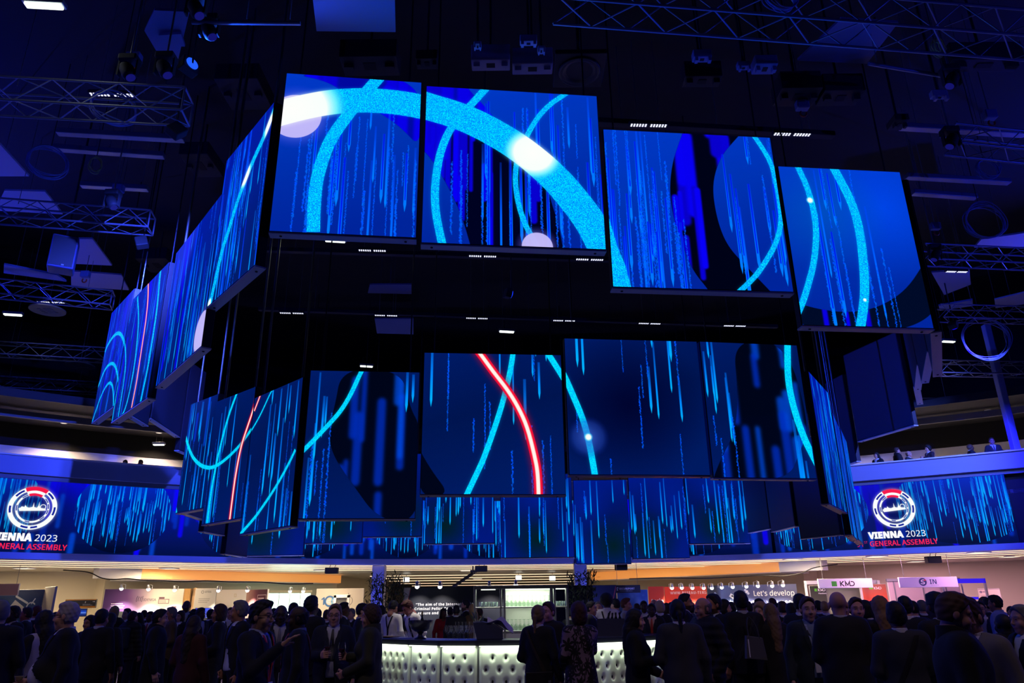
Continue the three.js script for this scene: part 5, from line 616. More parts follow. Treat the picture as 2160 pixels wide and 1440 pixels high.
function wineGlass(name, label, group, pos, s = 1, kind = 'wine', fill) {
  const t = thing(name, label, kind === 'flute' ? 'champagne glass' : 'wine glass', pos, 0, group);
  const prof = kind === 'flute' ? [[0.012, 0.1], [0.024, 0.14], [0.027, 0.19], [0.024, 0.235]] : [[0.008, 0.09], [0.03, 0.115], [0.042, 0.15], [0.04, 0.18], [0.033, 0.215]];
  mesh('bowl', new THREE.LatheGeometry(prof.map((q) => new THREE.Vector2(...q)), 16), M.glass, t);
  mesh('stem', new THREE.LatheGeometry([[0.036, 0], [0.034, 0.004], [0.006, 0.01], [0.0045, 0.05], [0.006, 0.095]].map((q) => new THREE.Vector2(...q)), 12), M.glass, t);
  if (fill) mesh('drink', new THREE.LatheGeometry([[0.001, 0.1], [0.028, 0.117], [0.038, 0.145], [0.039, 0.15], [0.001, 0.15]].map((q) => new THREE.Vector2(...q)), 14), fill, t);
  t.scale.setScalar(s); return t;
}
const glass0 = wineGlass('wine_glass', 'empty wine glass standing in the cluster on the counter beside the dark bin', 'wine glasses clustered on the counter', [-1.12, 1.12, -13.0]);
const flute0 = wineGlass('champagne_flute', 'slim champagne flute at the back of the glass cluster', 'flutes behind the glass cluster', [-0.98, 1.12, -13.28], 1.15, 'flute');
for (let r = 0; r < 3; r++) for (let c = 0; c < 7; c++) { if (!r && !c) continue; copyOf(glass0, 'wine_glass', glass0.userData.label, [-1.12 + c * 0.088 + (r % 2) * 0.03, 1.12, -13.0 + r * -0.09 + c * 0.012], rnd()); }
for (let c = 1; c < 6; c++) copyOf(flute0, 'champagne_flute', flute0.userData.label, [-0.98 + c * 0.06, 1.12, -13.28 + (c % 2) * 0.05], rnd());
{ // steel bowl on a pedestal with a bottle neck
  const t = thing('champagne_bowl', 'large round steel champagne bowl on a dark pedestal on the bar', 'bowl', [-1.6, 1.12, -13.35]);
  mesh('bowl', new THREE.LatheGeometry([[0.03, 0.11], [0.1, 0.125], [0.16, 0.17], [0.2, 0.25], [0.212, 0.3], [0.205, 0.3], [0.19, 0.25], [0.15, 0.18], [0.001, 0.15]].map((q) => new THREE.Vector2(...q)), 36), std(0x8f9090, 0.22, 0.9), t);
  mesh('pedestal', new THREE.LatheGeometry([[0.1, 0], [0.1, 0.015], [0.045, 0.04], [0.035, 0.08], [0.06, 0.115]].map((q) => new THREE.Vector2(...q)), 24), std(0x24283a, 0.35, 0.5), t);
  const b = thing('bottle', 'dark green bottle standing in the steel champagne bowl', 'bottle', [-1.58, 1.29, -13.37]); mesh('glass_body', new THREE.LatheGeometry([[0.001, 0], [0.04, 0], [0.042, 0.1], [0.016, 0.18], [0.014, 0.25]].map((q) => new THREE.Vector2(...q)), 16), std(0x10241a, 0.2), b); mesh('foil', new THREE.CylinderGeometry(0.016, 0.016, 0.06, 14).translate(0, 0.24, 0), std(0x9a8a50, 0.4, 0.5), b);
}
{ // dark tub with a white cloth and leaves
  const t = thing('ice_tub', 'dark tapered tub on the bar in front of the bottle shelf', 'tub', [-0.42, 1.12, -13.05]); const s = new THREE.Shape([[-0.2, 0], [0.2, 0], [0.2, 0.14], [0.1, 0.2], [-0.12, 0.25], [-0.26, 0.24]].map((q) => new THREE.Vector2(...q)));
  mesh('body', new THREE.ExtrudeGeometry(s, { depth: 0.3, bevelEnabled: true, bevelSize: 0.012, bevelThickness: 0.012, bevelSegments: 2 }).translate(0, 0.012, -0.15), std(0x3b4256, 0.5), t);
  const g = new THREE.PlaneGeometry(0.42, 0.44, 24, 24), p = g.attributes.position; for (let i = 0; i < p.count; i++) { const x = p.getX(i), y = p.getY(i); const z = 0.03 * Math.sin(x * 18 + y * 9) + 0.02 * Math.sin(y * 26 - x * 11); p.setXYZ(i, x + 0.1, 0.3 - 1.6 * Math.max(0, x - 0.02) ** 1.2 * 0.7 + z - 0.25 * Math.max(0, y - 0.1) - 0.55 * Math.max(0, -y - 0.05), y * 0.85 + 0.02); } g.computeVertexNormals();
  tag(mesh('napkin', g.translate(-0.35, 1.12, -13.05), std(0xb8b0c4, 0.9, 0, { side: THREE.DoubleSide })), 'crumpled white cloth draped over the dark tub', 'cloth');
  const lv = thing('leaf_sprig', 'green leafy sprig sticking out of the dark tub', 'leaves', [-0.64, 1.38, -13.0]); for (let i = 0; i < 14; i++) { const q = mesh('leaf', leafGeo(), M.leaf ??= std(0x5c6e44, 0.6, 0, { side: THREE.DoubleSide }), lv); q.position.set(rr(-0.06, 0.14), rr(-0.02, 0.06), rr(-0.1, 0.1)); q.rotation.set(rr(-1, 1), rr(0, 6), rr(-0.8, 0.8)); q.scale.setScalar(rr(0.9, 1.6)); }
}
function leafGeo() { if (leafGeo.g) return leafGeo.g; const g = new THREE.PlaneGeometry(0.028, 0.12, 2, 5), p = g.attributes.position; for (let i = 0; i < p.count; i++) { const v = (p.getY(i) + 0.06) / 0.12; p.setX(i, p.getX(i) * Math.sin(Math.PI * Math.min(1, v * 0.9 + 0.08))); p.setZ(i, 0.02 * v * v - Math.abs(p.getX(i)) * 0.25); p.setY(i, v * 0.12); } g.computeVertexNormals(); return leafGeo.g = g; }
{ // silver box cooler on the right part of the bar
  const t = thing('wine_cooler', 'rectangular brushed steel wine cooler on the right part of the bar', 'cooler', [1.72, 1.12, -13.85], -0.4); const m = std(0x8b8d93, 0.28, 0.85);
  mesh('side', [box(0.5, 0.28, 0.015, 0, 0.14, 0.15), box(0.5, 0.28, 0.015, 0, 0.14, -0.15)], m, t); mesh('end', box(0.015, 0.28, 0.3, -0.25, 0.14, 0), m, t); mesh('end', box(0.015, 0.28, 0.3, 0.25, 0.14, 0), m, t); mesh('base', box(0.5, 0.02, 0.3, 0, 0.01, 0), m, t);
  for (let i = 0; i < 4; i++) { const b = thing('bottle', 'dark bottle neck lying in the steel wine cooler', 'bottle', [1.6 + i * 0.08, 1.3, -13.82 - i * 0.02], i, 'bottles in the steel cooler'); mesh('glass_body', new THREE.LatheGeometry([[0.001, 0], [0.036, 0], [0.038, 0.08], [0.015, 0.14], [0.014, 0.19]].map((q) => new THREE.Vector2(...q)), 14), std(0x0c1a10, 0.2), b); mesh('cap', new THREE.CylinderGeometry(0.016, 0.016, 0.04, 12).translate(0, 0.18, 0), M.black, b); b.rotation.z = rr(-0.35, 0.35); }
}
{ // rack of glasses and small items at the left of the bar
  const t = thing('glass_rack', 'clear plastic rack of upturned tumblers at the left of the bar', 'glass rack', [-1.98, 1.12, -13.75], 0.75); mesh('tray', [box(0.34, 0.015, 0.26, 0, 0.008, 0)], M.steel, t);
  for (let i = 0; i < 12; i++) mesh('tumbler', tumblerGeo(), M.glass, t).position.set(-0.13 + (i % 4) * 0.085, 0.016, -0.08 + Math.floor(i / 4) * 0.08);
  const s = thing('saucer_tray', 'flat brown serving tray on the bar beside the tumbler rack', 'tray', [-2.22, 1.12, -14.2], 0.7); mesh('plate', new THREE.CylinderGeometry(0.16, 0.14, 0.02, 28).translate(0, 0.012, 0), std(0x6a5540, 0.5), s); mesh('rim', new THREE.TorusGeometry(0.155, 0.008, 6, 28).rotateX(Math.PI / 2).translate(0, 0.022, 0), std(0x7a6248, 0.5), s);
}
function tumblerGeo() { return tumblerGeo.g ??= new THREE.LatheGeometry([[0.001, 0.005], [0.03, 0], [0.036, 0.1], [0.033, 0.1], [0.028, 0.01]].map((q) => new THREE.Vector2(...q)), 14); }
{ // back shelf lit from the top, full of upturned glasses
  const Z = -16.4, t = thing('bottle_shelf', 'tall metal shelf behind the bar, lit greenish white and filled with glasses', 'shelf', [0.12, 0, Z]); const W = 1.93, m = std(0xa4a7a8, 0.3, 0.8);
  for (const x of [-0.96, -0.42, -0.34, 0.62, 0.70, 0.96]) { mesh('post', rbox(0.04, 2.02, 0.04, 0.006, x, 1.01, 0.18), m, t); mesh('post', rbox(0.04, 2.02, 0.04, 0.006, x, 1.01, -0.18), m, t); }
  for (const y of [1.14, 1.6]) mesh('shelf_board', rbox(W, 0.025, 0.4, 0.005, 0, y, 0), m, t); mesh('top_board', rbox(W + 0.02, 0.07, 0.42, 0.01, 0, 2.0, 0), M.counter, t); mesh('lower_front', box(W, 1.08, 0.03, 0, 0.56, 0.17), M.pad, t);
  mesh('back_panel', box(0.98, 0.92, 0.02, 0.14, 1.54, -0.19), new THREE.MeshStandardMaterial({ color: 0xf2f6ea, roughness: 0.5 }), t);
  mesh('light_strip', box(0.92, 0.015, 0.04, 0.14, 1.955, 0.14), M.barStrip, t); mesh('light_strip', box(0.3, 0.015, 0.04, -0.68, 1.955, 0.1), M.barStrip, t); mesh('light_strip', box(0.2, 0.015, 0.04, 0.83, 1.955, 0.1), M.barStrip, t);
  for (const [x, w, k] of [[0.14, 0.92, 22], [-0.68, 0.4, 30], [0.83, 0.22, 30]]) { const l = new THREE.RectAreaLight(0xf2ffe6, k, w, 0.08); l.position.set(x, 1.94, 0.06); l.rotation.x = -Math.PI / 2 + 0.25; t.add(l); }
  { const l = new THREE.RectAreaLight(0xf2ffe6, 10, 0.92, 0.06); l.position.set(0.14, 1.58, 0.1); l.rotation.x = -Math.PI / 2 + 0.25; t.add(l); }
  const g1 = wineGlass('wine_glass', 'upturned wine glass in the rows on the upper lit shelf', 'upturned glasses on the upper shelf', [0, 0, 0]), g2 = wineGlass('wine_glass', 'upturned wine glass in the rows on the lower lit shelf', 'upturned glasses on the lower shelf', [0, 0, 0]);
  [g1, g2].forEach((g, row) => { for (const m of g.children) m.material = M.shelfGlass; for (let r = 0; r < 2; r++) for (let c = 0; c < 11; c++) { const o = r + c ? copyOf(g, 'wine_glass', g.userData.label) : g; o.rotation.x = Math.PI; o.position.set(0.12 - 0.29 + c * 0.086 + r * 0.02, (row ? 1.155 : 1.615) + 0.216, Z + 0.1 - r * 0.13); } });
  const b0 = thing('glass_box', 'clear box of stacked tumblers on the left bay of the lit shelf', 'glass box', [-0.56, 1.615, Z + 0.02]); mesh('tumbler_row', Array.from({ length: 10 }, (_, i) => tumblerGeo().clone().translate(-0.16 + (i % 5) * 0.08, 0, -0.05 + Math.floor(i / 5) * 0.1)), std(0xcfe6dc, 0.2, 0, { transparent: false }), b0).userData.kind = 'stuff'; mesh('tray', box(0.42, 0.012, 0.26, 0, 0.004, 0), m, b0);
  copyOf(b0, 'glass_box', 'clear box of stacked tumblers on the right bay of the lit shelf', [0.95, 1.615, Z + 0.02]).scale.set(0.55, 1, 1);
}
// bamboo plants by the columns
function bamboo(x, z, h, r, label, n) {
  const t = thing('bamboo_plant', label, 'plant', [x, 0, z]); mesh('pot', new THREE.LatheGeometry([[0.001, 0], [0.2, 0], [0.24, 0.45], [0.22, 0.45], [0.2, 0.4], [0.001, 0.4]].map((q) => new THREE.Vector2(...q)), 24), M.charcoal, t);
  for (let i = 0; i < 7; i++) { const a = i * 0.9; mesh('stem', tube([[Math.cos(a) * 0.08, 0.4, Math.sin(a) * 0.08], [Math.cos(a) * 0.12, h * 0.6, Math.sin(a) * 0.12], [Math.cos(a) * r * 0.7, h * 0.97, Math.sin(a) * r * 0.7]], 0.009, 12, 5), M.stem ??= std(0x4a4a2a, 0.7), t); }
  const g = []; for (let i = 0; i < n; i++) { const a = rr(0, 6.3), q = Math.sqrt(rnd()) * r, y = rr(0.62, 1) * h + rr(-0.05, 0.08); g.push(leafGeo().clone().scale(1.1, rr(0.9, 1.5), 1.1).rotateX(rr(0.4, 2.2)).rotateY(rr(0, 6.3)).translate(Math.cos(a) * q, y, Math.sin(a) * q)); }
  mesh('foliage', merge(g), M.leaf, t).userData.kind = 'stuff';
}
bamboo(-3.0, -18.2, 2.32, 0.46, 'leafy bamboo plant right of the left column', 620); bamboo(1.5, -17.6, 2.3, 0.36, 'leafy bamboo plant left of the right column beside the lit shelf', 420);
// ---- people: bodies and clothes are meshed from smooth distance fields
function surf(f, lo, hi, cell) { // surface nets on a sparse grid
  const nx = Math.ceil((hi[0] - lo[0]) / cell) + 1, ny = Math.ceil((hi[1] - lo[1]) / cell) + 1, nz = Math.ceil((hi[2] - lo[2]) / cell) + 1, N = nx * ny * nz, v = new Float32Array(N).fill(1), B = 5, pos = [], idx = [], id = new Int32Array(N).fill(-1);
  const sx = 1, sy = nx, sz = nx * ny, half = B * cell * 0.5, reach = half * 1.75 + cell * 1.5;
  for (let bz = 0; bz < nz; bz += B) for (let by = 0; by < ny; by += B) for (let bx = 0; bx < nx; bx += B) {
    const d = f(lo[0] + bx * cell + half, lo[1] + by * cell + half, lo[2] + bz * cell + half), near = Math.abs(d) < reach;
    for (let z = bz; z < Math.min(bz + B, nz); z++) for (let y = by; y < Math.min(by + B, ny); y++) for (let x = bx; x < Math.min(bx + B, nx); x++) v[x + y * sy + z * sz] = near ? f(lo[0] + x * cell, lo[1] + y * cell, lo[2] + z * cell) : d;
  }
  const C = [0, sx, sy, sx + sy, sz, sx + sz, sy + sz, sx + sy + sz];
  for (let z = 0; z < nz - 1; z++) for (let y = 0; y < ny - 1; y++) for (let x = 0; x < nx - 1; x++) {
    const o = x + y * sy + z * sz; let m = 0; for (let k = 0; k < 8; k++) if (v[o + C[k]] < 0) m |= 1 << k; if (m === 0 || m === 255) continue;
    let px = 0, py = 0, pz = 0, n = 0;
    for (let k = 0; k < 8; k++) for (let a = 1; a < 8; a <<= 1) { if (k & a) continue; const j = k | a, A = v[o + C[k]], Bv = v[o + C[j]]; if ((A < 0) === (Bv < 0)) continue; const t = A / (A - Bv); px += (k & 1) + (a === 1 ? t : 0); py += ((k >> 1) & 1) + (a === 2 ? t : 0); pz += ((k >> 2) & 1) + (a === 4 ? t : 0); n++; }
    id[o] = pos.length / 3; pos.push(lo[0] + (x + px / n) * cell, lo[1] + (y + py / n) * cell, lo[2] + (z + pz / n) * cell);
  }
  const quad = (a, b, c, d, flip) => { if (a < 0 || b < 0 || c < 0 || d < 0) return; flip ? idx.push(a, c, b, a, d, c) : idx.push(a, b, c, a, c, d); };
  for (let z = 1; z < nz - 1; z++) for (let y = 1; y < ny - 1; y++) for (let x = 1; x < nx - 1; x++) {
    const o = x + y * sy + z * sz, s = v[o] < 0;
    if (s !== v[o + sx] < 0) quad(id[o], id[o - sy], id[o - sy - sz], id[o - sz], !s);
    if (s !== v[o + sy] < 0) quad(id[o], id[o - sz], id[o - sz - sx], id[o - sx], !s);
    if (s !== v[o + sz] < 0) quad(id[o], id[o - sx], id[o - sx - sy], id[o - sy], !s);
  }
  const g = new THREE.BufferGeometry(); g.setAttribute('position', new THREE.Float32BufferAttribute(pos, 3)); g.setIndex(idx); g.computeVertexNormals(); return g;
}
const smin = (a, b, k) => { const h = Math.max(k - Math.abs(a - b), 0) / k; return Math.min(a, b) - h * h * k * 0.25; };
const cap = (x, y, z, a, b, ra, rb) => { const ux = b[0] - a[0], uy = b[1] - a[1], uz = b[2] - a[2], vx = x - a[0], vy = y - a[1], vz = z - a[2], t = Math.min(1, Math.max(0, (vx * ux + vy * uy + vz * uz) / (ux * ux + uy * uy + uz * uz))); return Math.hypot(vx - ux * t, vy - uy * t, vz - uz * t) - ra - (rb - ra) * t; };
const ell = (x, y, z, c, r) => { const a = (x - c[0]) / r[0], b = (y - c[1]) / r[1], d = (z - c[2]) / r[2], k = Math.hypot(a, b, d), q = Math.hypot(a / r[0], b / r[1], d / r[2]); return q < 1e-6 ? -Math.min(...r) : k * (k - 1) / q; };
// head, centred between the ears, face towards +z
function headField(f) {
  return (x, y, z) => {
    let d = ell(x, y, z, [0, 0.036, -0.012], [0.076, 0.088, 0.096]); d = smin(d, ell(x, y, z, [0, -0.045, 0.022], [f ? 0.054 : 0.059, 0.072, 0.068]), 0.035); d = smin(d, ell(x, y, z, [0, -0.1, 0.06], [0.026, 0.019, 0.022]), 0.03);
    const ax = Math.abs(x); d = smin(d, ell(ax, y, z, [0.036, -0.03, 0.06], [0.03, 0.03, 0.025]), 0.02); d = smin(d, cap(ax, y, z, [0.008, 0.03, 0.084], [0.045, 0.032, 0.066], 0.011, 0.009), 0.02);
    d = Math.max(d, -smin(-(-1), 1, 0.01)); const e = ell(ax, y, z, [0.031, 0.012, 0.098], [0.02, 0.012, 0.016]); d = -smin(-d, e, 0.012); d = smin(d, ell(ax, y, z, [0.031, 0.011, 0.074], [0.014, 0.012, 0.014]), 0.004);
    d = smin(d, cap(x, y, z, [0, 0.014, 0.088], [0, -0.026, 0.108], 0.008, 0.012), 0.014); d = smin(d, ell(ax, y, z, [0.011, -0.03, 0.096], [0.01, 0.008, 0.011]), 0.008);
    d = smin(d, ell(x, y, z, [0, -0.059, 0.086], [0.024, 0.006, 0.011]), 0.008); d = smin(d, ell(x, y, z, [0, -0.07, 0.085], [0.02, 0.007, 0.011]), 0.006);
    d = smin(d, ell(ax, y, z, [0.08, 0.0, -0.008], [0.011, 0.032, 0.02]), 0.008); return smin(d, cap(x, y, z, [0, -0.06, -0.022], [0, -0.15, -0.035], f ? 0.046 : 0.055, f ? 0.047 : 0.056), 0.03);
  };
}
function hairField(kind, f) {
  const sk = (x, y, z, o) => smin(ell(x, y, z, [0, 0.038, -0.013], [0.077 + o, 0.092 + o * 1.3, 0.097 + o]), ell(x, y, z, [0, -0.02, -0.02], [0.066 + o, 0.07, 0.072 + o]), 0.03);
  const n = (x, y, z) => 0.0018 * Math.sin(x * 110 + y * 70 + z * 30) + 0.0016 * Math.sin(z * 130 - y * 90 + x * 50) + 0.0012 * Math.sin(y * 170 + x * 60), cut = (y, z, h) => (y - h) * -0.55 + (z - 0.062) * 0.83;
  if (kind === 'short') return (x, y, z) => Math.max(smin(sk(x, y, z, 0.008), ell(x, y, z, [0.008, 0.1, 0.005], [0.06, 0.038, 0.085]), 0.025) + n(x, y, z), cut(y, z, 0.085 + 0.006 * Math.sin(x * 60 + 1)), -0.05 - y + Math.max(0, z) * 1.4, Math.abs(x) > 0.06 ? z - 0.03 - Math.max(0, y - 0.03) : -1);
  if (kind === 'flat') return (x, y, z) => Math.max(smin(sk(x, y, z, 0.009), ell(x, y, z, [0.012, 0.108, 0.018], [0.06, 0.04, 0.08]), 0.025) + n(x, y, z) * 1.4, cut(y, z, 0.085 + 0.008 * Math.sin(x * 70)), -0.045 - y + Math.max(0, z) * 1.4, Math.abs(x) > 0.06 ? z - 0.03 - Math.max(0, y - 0.03) : -1);
  if (kind === 'ring') return (x, y, z) => Math.max(sk(x, y, z, 0.009) + n(x, y, z), y - 0.045 - 0.3 * Math.max(0, -z), z - 0.02, -0.055 - y);
  if (kind === 'curly') return (x, y, z) => Math.max(sk(x, y, z, 0.032) + 0.009 * Math.sin(x * 120) * Math.sin(y * 110) * Math.sin(z * 115) , cut(y, z, 0.055), -0.085 - y);
  if (kind === 'afro') return (x, y, z) => Math.max(ell(x, y, z, [0, 0.06, -0.03], [0.125, 0.125, 0.125]) + 0.006 * Math.sin(x * 130) * Math.sin(y * 120) * Math.sin(z * 125), (z - 0.075) * 0.8 - (y - 0.06) * 0.6);
  if (kind === 'bob') return (x, y, z) => Math.max(smin(sk(x, y, z, 0.022), ell(x, y, z, [0, -0.05, -0.035], [0.098, 0.09, 0.085]), 0.03) + n(x, y, z), cut(y, z, 0.055) * (y > -0.02 ? 1 : 0) + (y <= -0.02 ? z - 0.035 : 0), -0.13 - y);
  if (kind === 'pony') return (x, y, z) => smin(Math.max(sk(x, y, z, 0.009) + n(x, y, z), cut(y, z, 0.08), -0.06 - y + Math.max(0, z)), cap(x, y, z, [0, -0.01, -0.118], [0, -0.2, -0.13], 0.03, 0.014) + n(x, y, z), 0.012);
  const L = kind === 'longer' ? -0.46 : -0.32; // long hair down the back
  return (x, y, z) => Math.max(smin(sk(x, y, z, 0.018), Math.max(smin(cap(x, y, z, [0, 0.0, -0.05], [0, L * 0.6, -0.09], 0.088, 0.085), cap(x * 0.8, y, z, [0, -0.1, -0.1], [0, L, -0.115], 0.07, 0.055), 0.04), z - 0.03 - 0.2 * Math.max(0, y)), 0.02) + n(x, y, z), y > 0.03 ? cut(y, z, 0.058) : z - 0.045);
}
function handField(curl) { // fingers along -y, palm facing -x, thumb towards +z
  const F = []; [[0.03, 0.041, 0.036], [0.01, 0.046, 0.04], [-0.011, 0.042, 0.037], [-0.03, 0.033, 0.03]].forEach(([z, l1, l2], i) => { const a = curl * (0.9 + 0.12 * i), b = a + curl * 1.25, p0 = [0, -0.088, z], p1 = [-Math.sin(a) * l1, -0.088 - Math.cos(a) * l1, z * 1.08], p2 = [p1[0] - Math.sin(b) * l2, p1[1] - Math.cos(b) * l2, z * 1.02]; F.push([p0, p1, 0.0098, 0.0088], [p1, p2, 0.0088, 0.0072]); });
  F.push([[-0.004, -0.03, 0.03], [-0.02, -0.062, 0.06], 0.015, 0.011], [[-0.02, -0.062, 0.06], [-0.036 - curl * 0.01, -0.092, 0.056 - curl * 0.012], 0.011, 0.0085]);
  return (x, y, z) => { const qx = Math.abs(x) - 0.005, qy = Math.abs(y + 0.048) - 0.036, qz = Math.abs(z) - 0.028; let d = Math.hypot(Math.max(qx, 0), Math.max(qy, 0), Math.max(qz, 0)) + Math.min(Math.max(qx, qy, qz), 0) - 0.011; d = smin(d, cap(x, y, z, [0, 0.05, 0], [0, -0.02, 0], 0.028, 0.026), 0.02); for (const q of F) d = smin(d, cap(x, y, z, ...q), 0.006); return d; };
}
const geoCache = {};
const cached = (k, f) => geoCache[k] ??= f();
const headGeo = (f, c) => cached('head' + f + c, () => surf(headField(f), [-0.11, -0.21, -0.13], [0.11, 0.145, 0.14], c));
const hairGeo = (k, f, c) => cached('hair' + k + c, () => surf(hairField(k, f), [-0.16, -0.52, -0.2], [0.16, 0.22, 0.14], c));
const handGeo = (curl, c) => cached('hand' + curl + c, () => surf(handField(curl), [-0.13, -0.2, -0.06], [0.045, 0.06, 0.09], c));
const rawMaterial = new THREE.MeshStandardMaterial({ color: 0xffffff, roughness: 0.62, vertexColors: true });
const mats = {}; const cloth = (c, r = 0.85) => mats[c + '_' + r] ??= std(c, r);
const ARMS = { // elbow, wrist and which way the palm turns (x is outwards from the body)
  down: [[0.245, 1.15, -0.03], [0.26, 0.9, 0.04], [-1, 0, 0], 0.35], glass: [[0.235, 1.15, 0.0], [0.1, 1.17, 0.25], [-1, 0.1, 0], 0.85], low: [[0.24, 1.14, -0.02], [0.12, 1.02, 0.24], [-1, 0.2, 0], 0.8], clasp: [[0.25, 1.13, 0.0], [0.05, 1.0, 0.23], [-0.7, 0, -0.6], 0.7],
  back: [[0.26, 1.14, -0.1], [0.06, 0.96, -0.2], [0, 0, 1], 0.6], pocket: [[0.29, 1.13, -0.05], [0.2, 0.92, 0.06], [-1, 0, 0], 0.8], raise: [[0.25, 1.17, 0.1], [0.15, 1.36, 0.3], [-0.4, 0, 0.9], 0.18], reach: [[0.24, 1.19, 0.17], [0.15, 1.15, 0.42], [-0.3, -1, 0], 0.35], point: [[0.25, 1.16, 0.06], [0.08, 1.26, 0.27], [-1, 0, 0], 0.6], cross: [[0.25, 1.15, 0.02], [-0.06, 1.19, 0.19], [0, 0, -1], 0.5], strap: [[0.24, 1.17, 0.02], [0.12, 1.33, 0.17], [-0.3, 0, -1], 0.9],
};
const LIP = [0.55, 0.62, 0.6];
function person(c) {
  const t = new THREE.Group(), f = c.f ? 1 : 0, hi = c.q ?? 1, cellB = [0.034, 0.021, 0.015][hi], cellH = [0.015, 0.009, 0.006][hi], cellA = [0.013, 0.0075, 0.005][hi];
  const b = (c.b ?? 1) * (f ? 0.88 : 1), belly = c.belly ?? 0, lean = c.lean ?? 0, sh = f ? 0.15 : 0.172, ph = (c.seed ?? 1) * 1.7;
  const toT = (p) => { const y = p[1] - 0.95, z = p[2]; return [p[0], 0.95 + y * Math.cos(lean) - z * Math.sin(lean), y * Math.sin(lean) + z * Math.cos(lean)]; }; // torso frame to body frame
  const unT = (x, y, z) => { const q = y - 0.95; return [0.95 + q * Math.cos(lean) + z * Math.sin(lean), -q * Math.sin(lean) + z * Math.cos(lean)]; };
  const arms = [1, -1].map((s) => { const a = ARMS[(s > 0 ? c.l : c.r) ?? 'down']; return { s, S: [s * sh, 1.405, -0.012], E: [s * (a[0][0] - (0.172 - sh)), a[0][1], a[0][2]], W: [s * a[1][0], a[1][1], a[1][2]], n: [s * a[2][0], a[2][1], a[2][2]], curl: a[3] }; });
  const core = (x, y, z, o) => {
    let d = ell(x, y, z, [0, 1.27, 0.0], [0.172 * b + o, 0.21 + o, 0.118 * b + o]); d = smin(d, cap(x, y, z, [-sh + 0.035, 1.4, -0.014], [sh - 0.035, 1.4, -0.014], 0.056 + o, 0.056 + o), 0.06);
    d = smin(d, ell(x, y, z, [0, 1.06, 0.0], [(f ? 0.138 : 0.158) * b + o, 0.2 + o, 0.112 * b + o]), 0.05); if (f) d = smin(d, ell(Math.abs(x), y, z, [0.068, 1.26, 0.088], [0.058 + o, 0.062 + o, 0.05 + o]), 0.03); if (belly) d = smin(d, ell(x, y, z, [0, 1.08, 0.05], [0.15 + o, 0.17 + o, 0.1 + belly + o]), 0.05);
    return smin(d, ell(x, y, z, [0, 0.95, -0.006], [(f ? 0.17 : 0.165) * b + o, 0.12 + o, 0.118 * b + o]), 0.05);
  };
  const sleeves = (x, y, z, d, o, k, end = 1) => { for (const a of arms) { const W = end < 1 ? a.E.map((q, i) => q + (a.W[i] - q) * end) : a.W; d = smin(d, cap(x, y, z, a.S, a.E, 0.052 + o, 0.042 + o), k); d = smin(d, cap(x, y, z, a.E, W, 0.042 + o, 0.031 + o), 0.02); } return d; };
  const st = c.stance ?? 0, legs = [1, -1].map((s) => ({ H: [s * 0.085, 0.9, 0], K: [s * 0.095, 0.5, 0.015 + s * st * 0.08], A: [s * 0.105, 0.09, -0.015 + s * st * 0.12] }));
  const leg = (x, y, z, d, o, k = 0.03) => { for (const q of legs) { d = smin(d, cap(x, y, z, q.H, q.K, 0.083 + o, 0.056 + o), k); d = smin(d, cap(x, y, z, q.K, q.A, 0.056 + o, 0.042 + o * 1.4), 0.02); } return d; };
  const tf = (F) => (lean ? (x, y, z) => { if (y < 0.6) return F(x, y, z); const [a, e] = unT(x, y, z); return F(x, a, e); } : F), grow = lean ? 0.45 : 0.08;
  // body: one mesh made of trunk, head and hands
  const skin = new THREE.Color(c.skin ?? 0xb98468), parts = [];
  const trunk = surf((x, y, z) => { const [a, e] = lean && y > 0.8 ? unT(x, y, z) : [y, z]; let d = smin(core(x, a, e, -0.012), cap(x, a, e, [0, 1.4, -0.018], [0, 1.51, -0.012], f ? 0.05 : 0.058, f ? 0.046 : 0.054), 0.03); d = sleeves(x, a, e, d, -0.006, 0.03); return leg(x, y, z, d, -0.008); }, [-0.42, 0.02, -0.34 - grow], [0.42, 1.58, 0.5 + grow], hi ? 0.036 : 0.046); parts.push(paint(trunk, skin));
  const hp = toT([0, 1.588 + (c.hy ?? 0), 0.014]), hs = f ? 0.94 : 1, hm = new THREE.Matrix4().compose(V(...hp), new THREE.Quaternion().setFromEuler(new THREE.Euler((c.pitch ?? 0) + lean * 0.5, c.turn ?? 0, c.tilt ?? 0, 'YXZ')), V(hs, hs, hs));
  const hc = new THREE.Color(c.hair ?? 0x1a1410); parts.push(paint(headGeo(f, cellH).clone(), skin, (x, y, z) => { if (z > 0.06 && Math.hypot(x / 0.026, (y + 0.064) / 0.013) < 1) return 'lip'; const ax = Math.abs(x); if (z > 0.055 && Math.hypot((ax - 0.032) / 0.021, (y - 0.034) / 0.0065) < 1) return 'brow'; if (z > 0.06 && Math.hypot((ax - 0.031) / 0.012, (y - 0.012) / 0.006) < 1) return 'eye'; if (c.beard && y < -0.035 && z > -0.02 && !(Math.hypot(x / 0.02, (y + 0.064) / 0.009) < 1) && (y < -0.05 || ax > 0.03)) return 'brow'; return null; }, hc).applyMatrix4(hm));
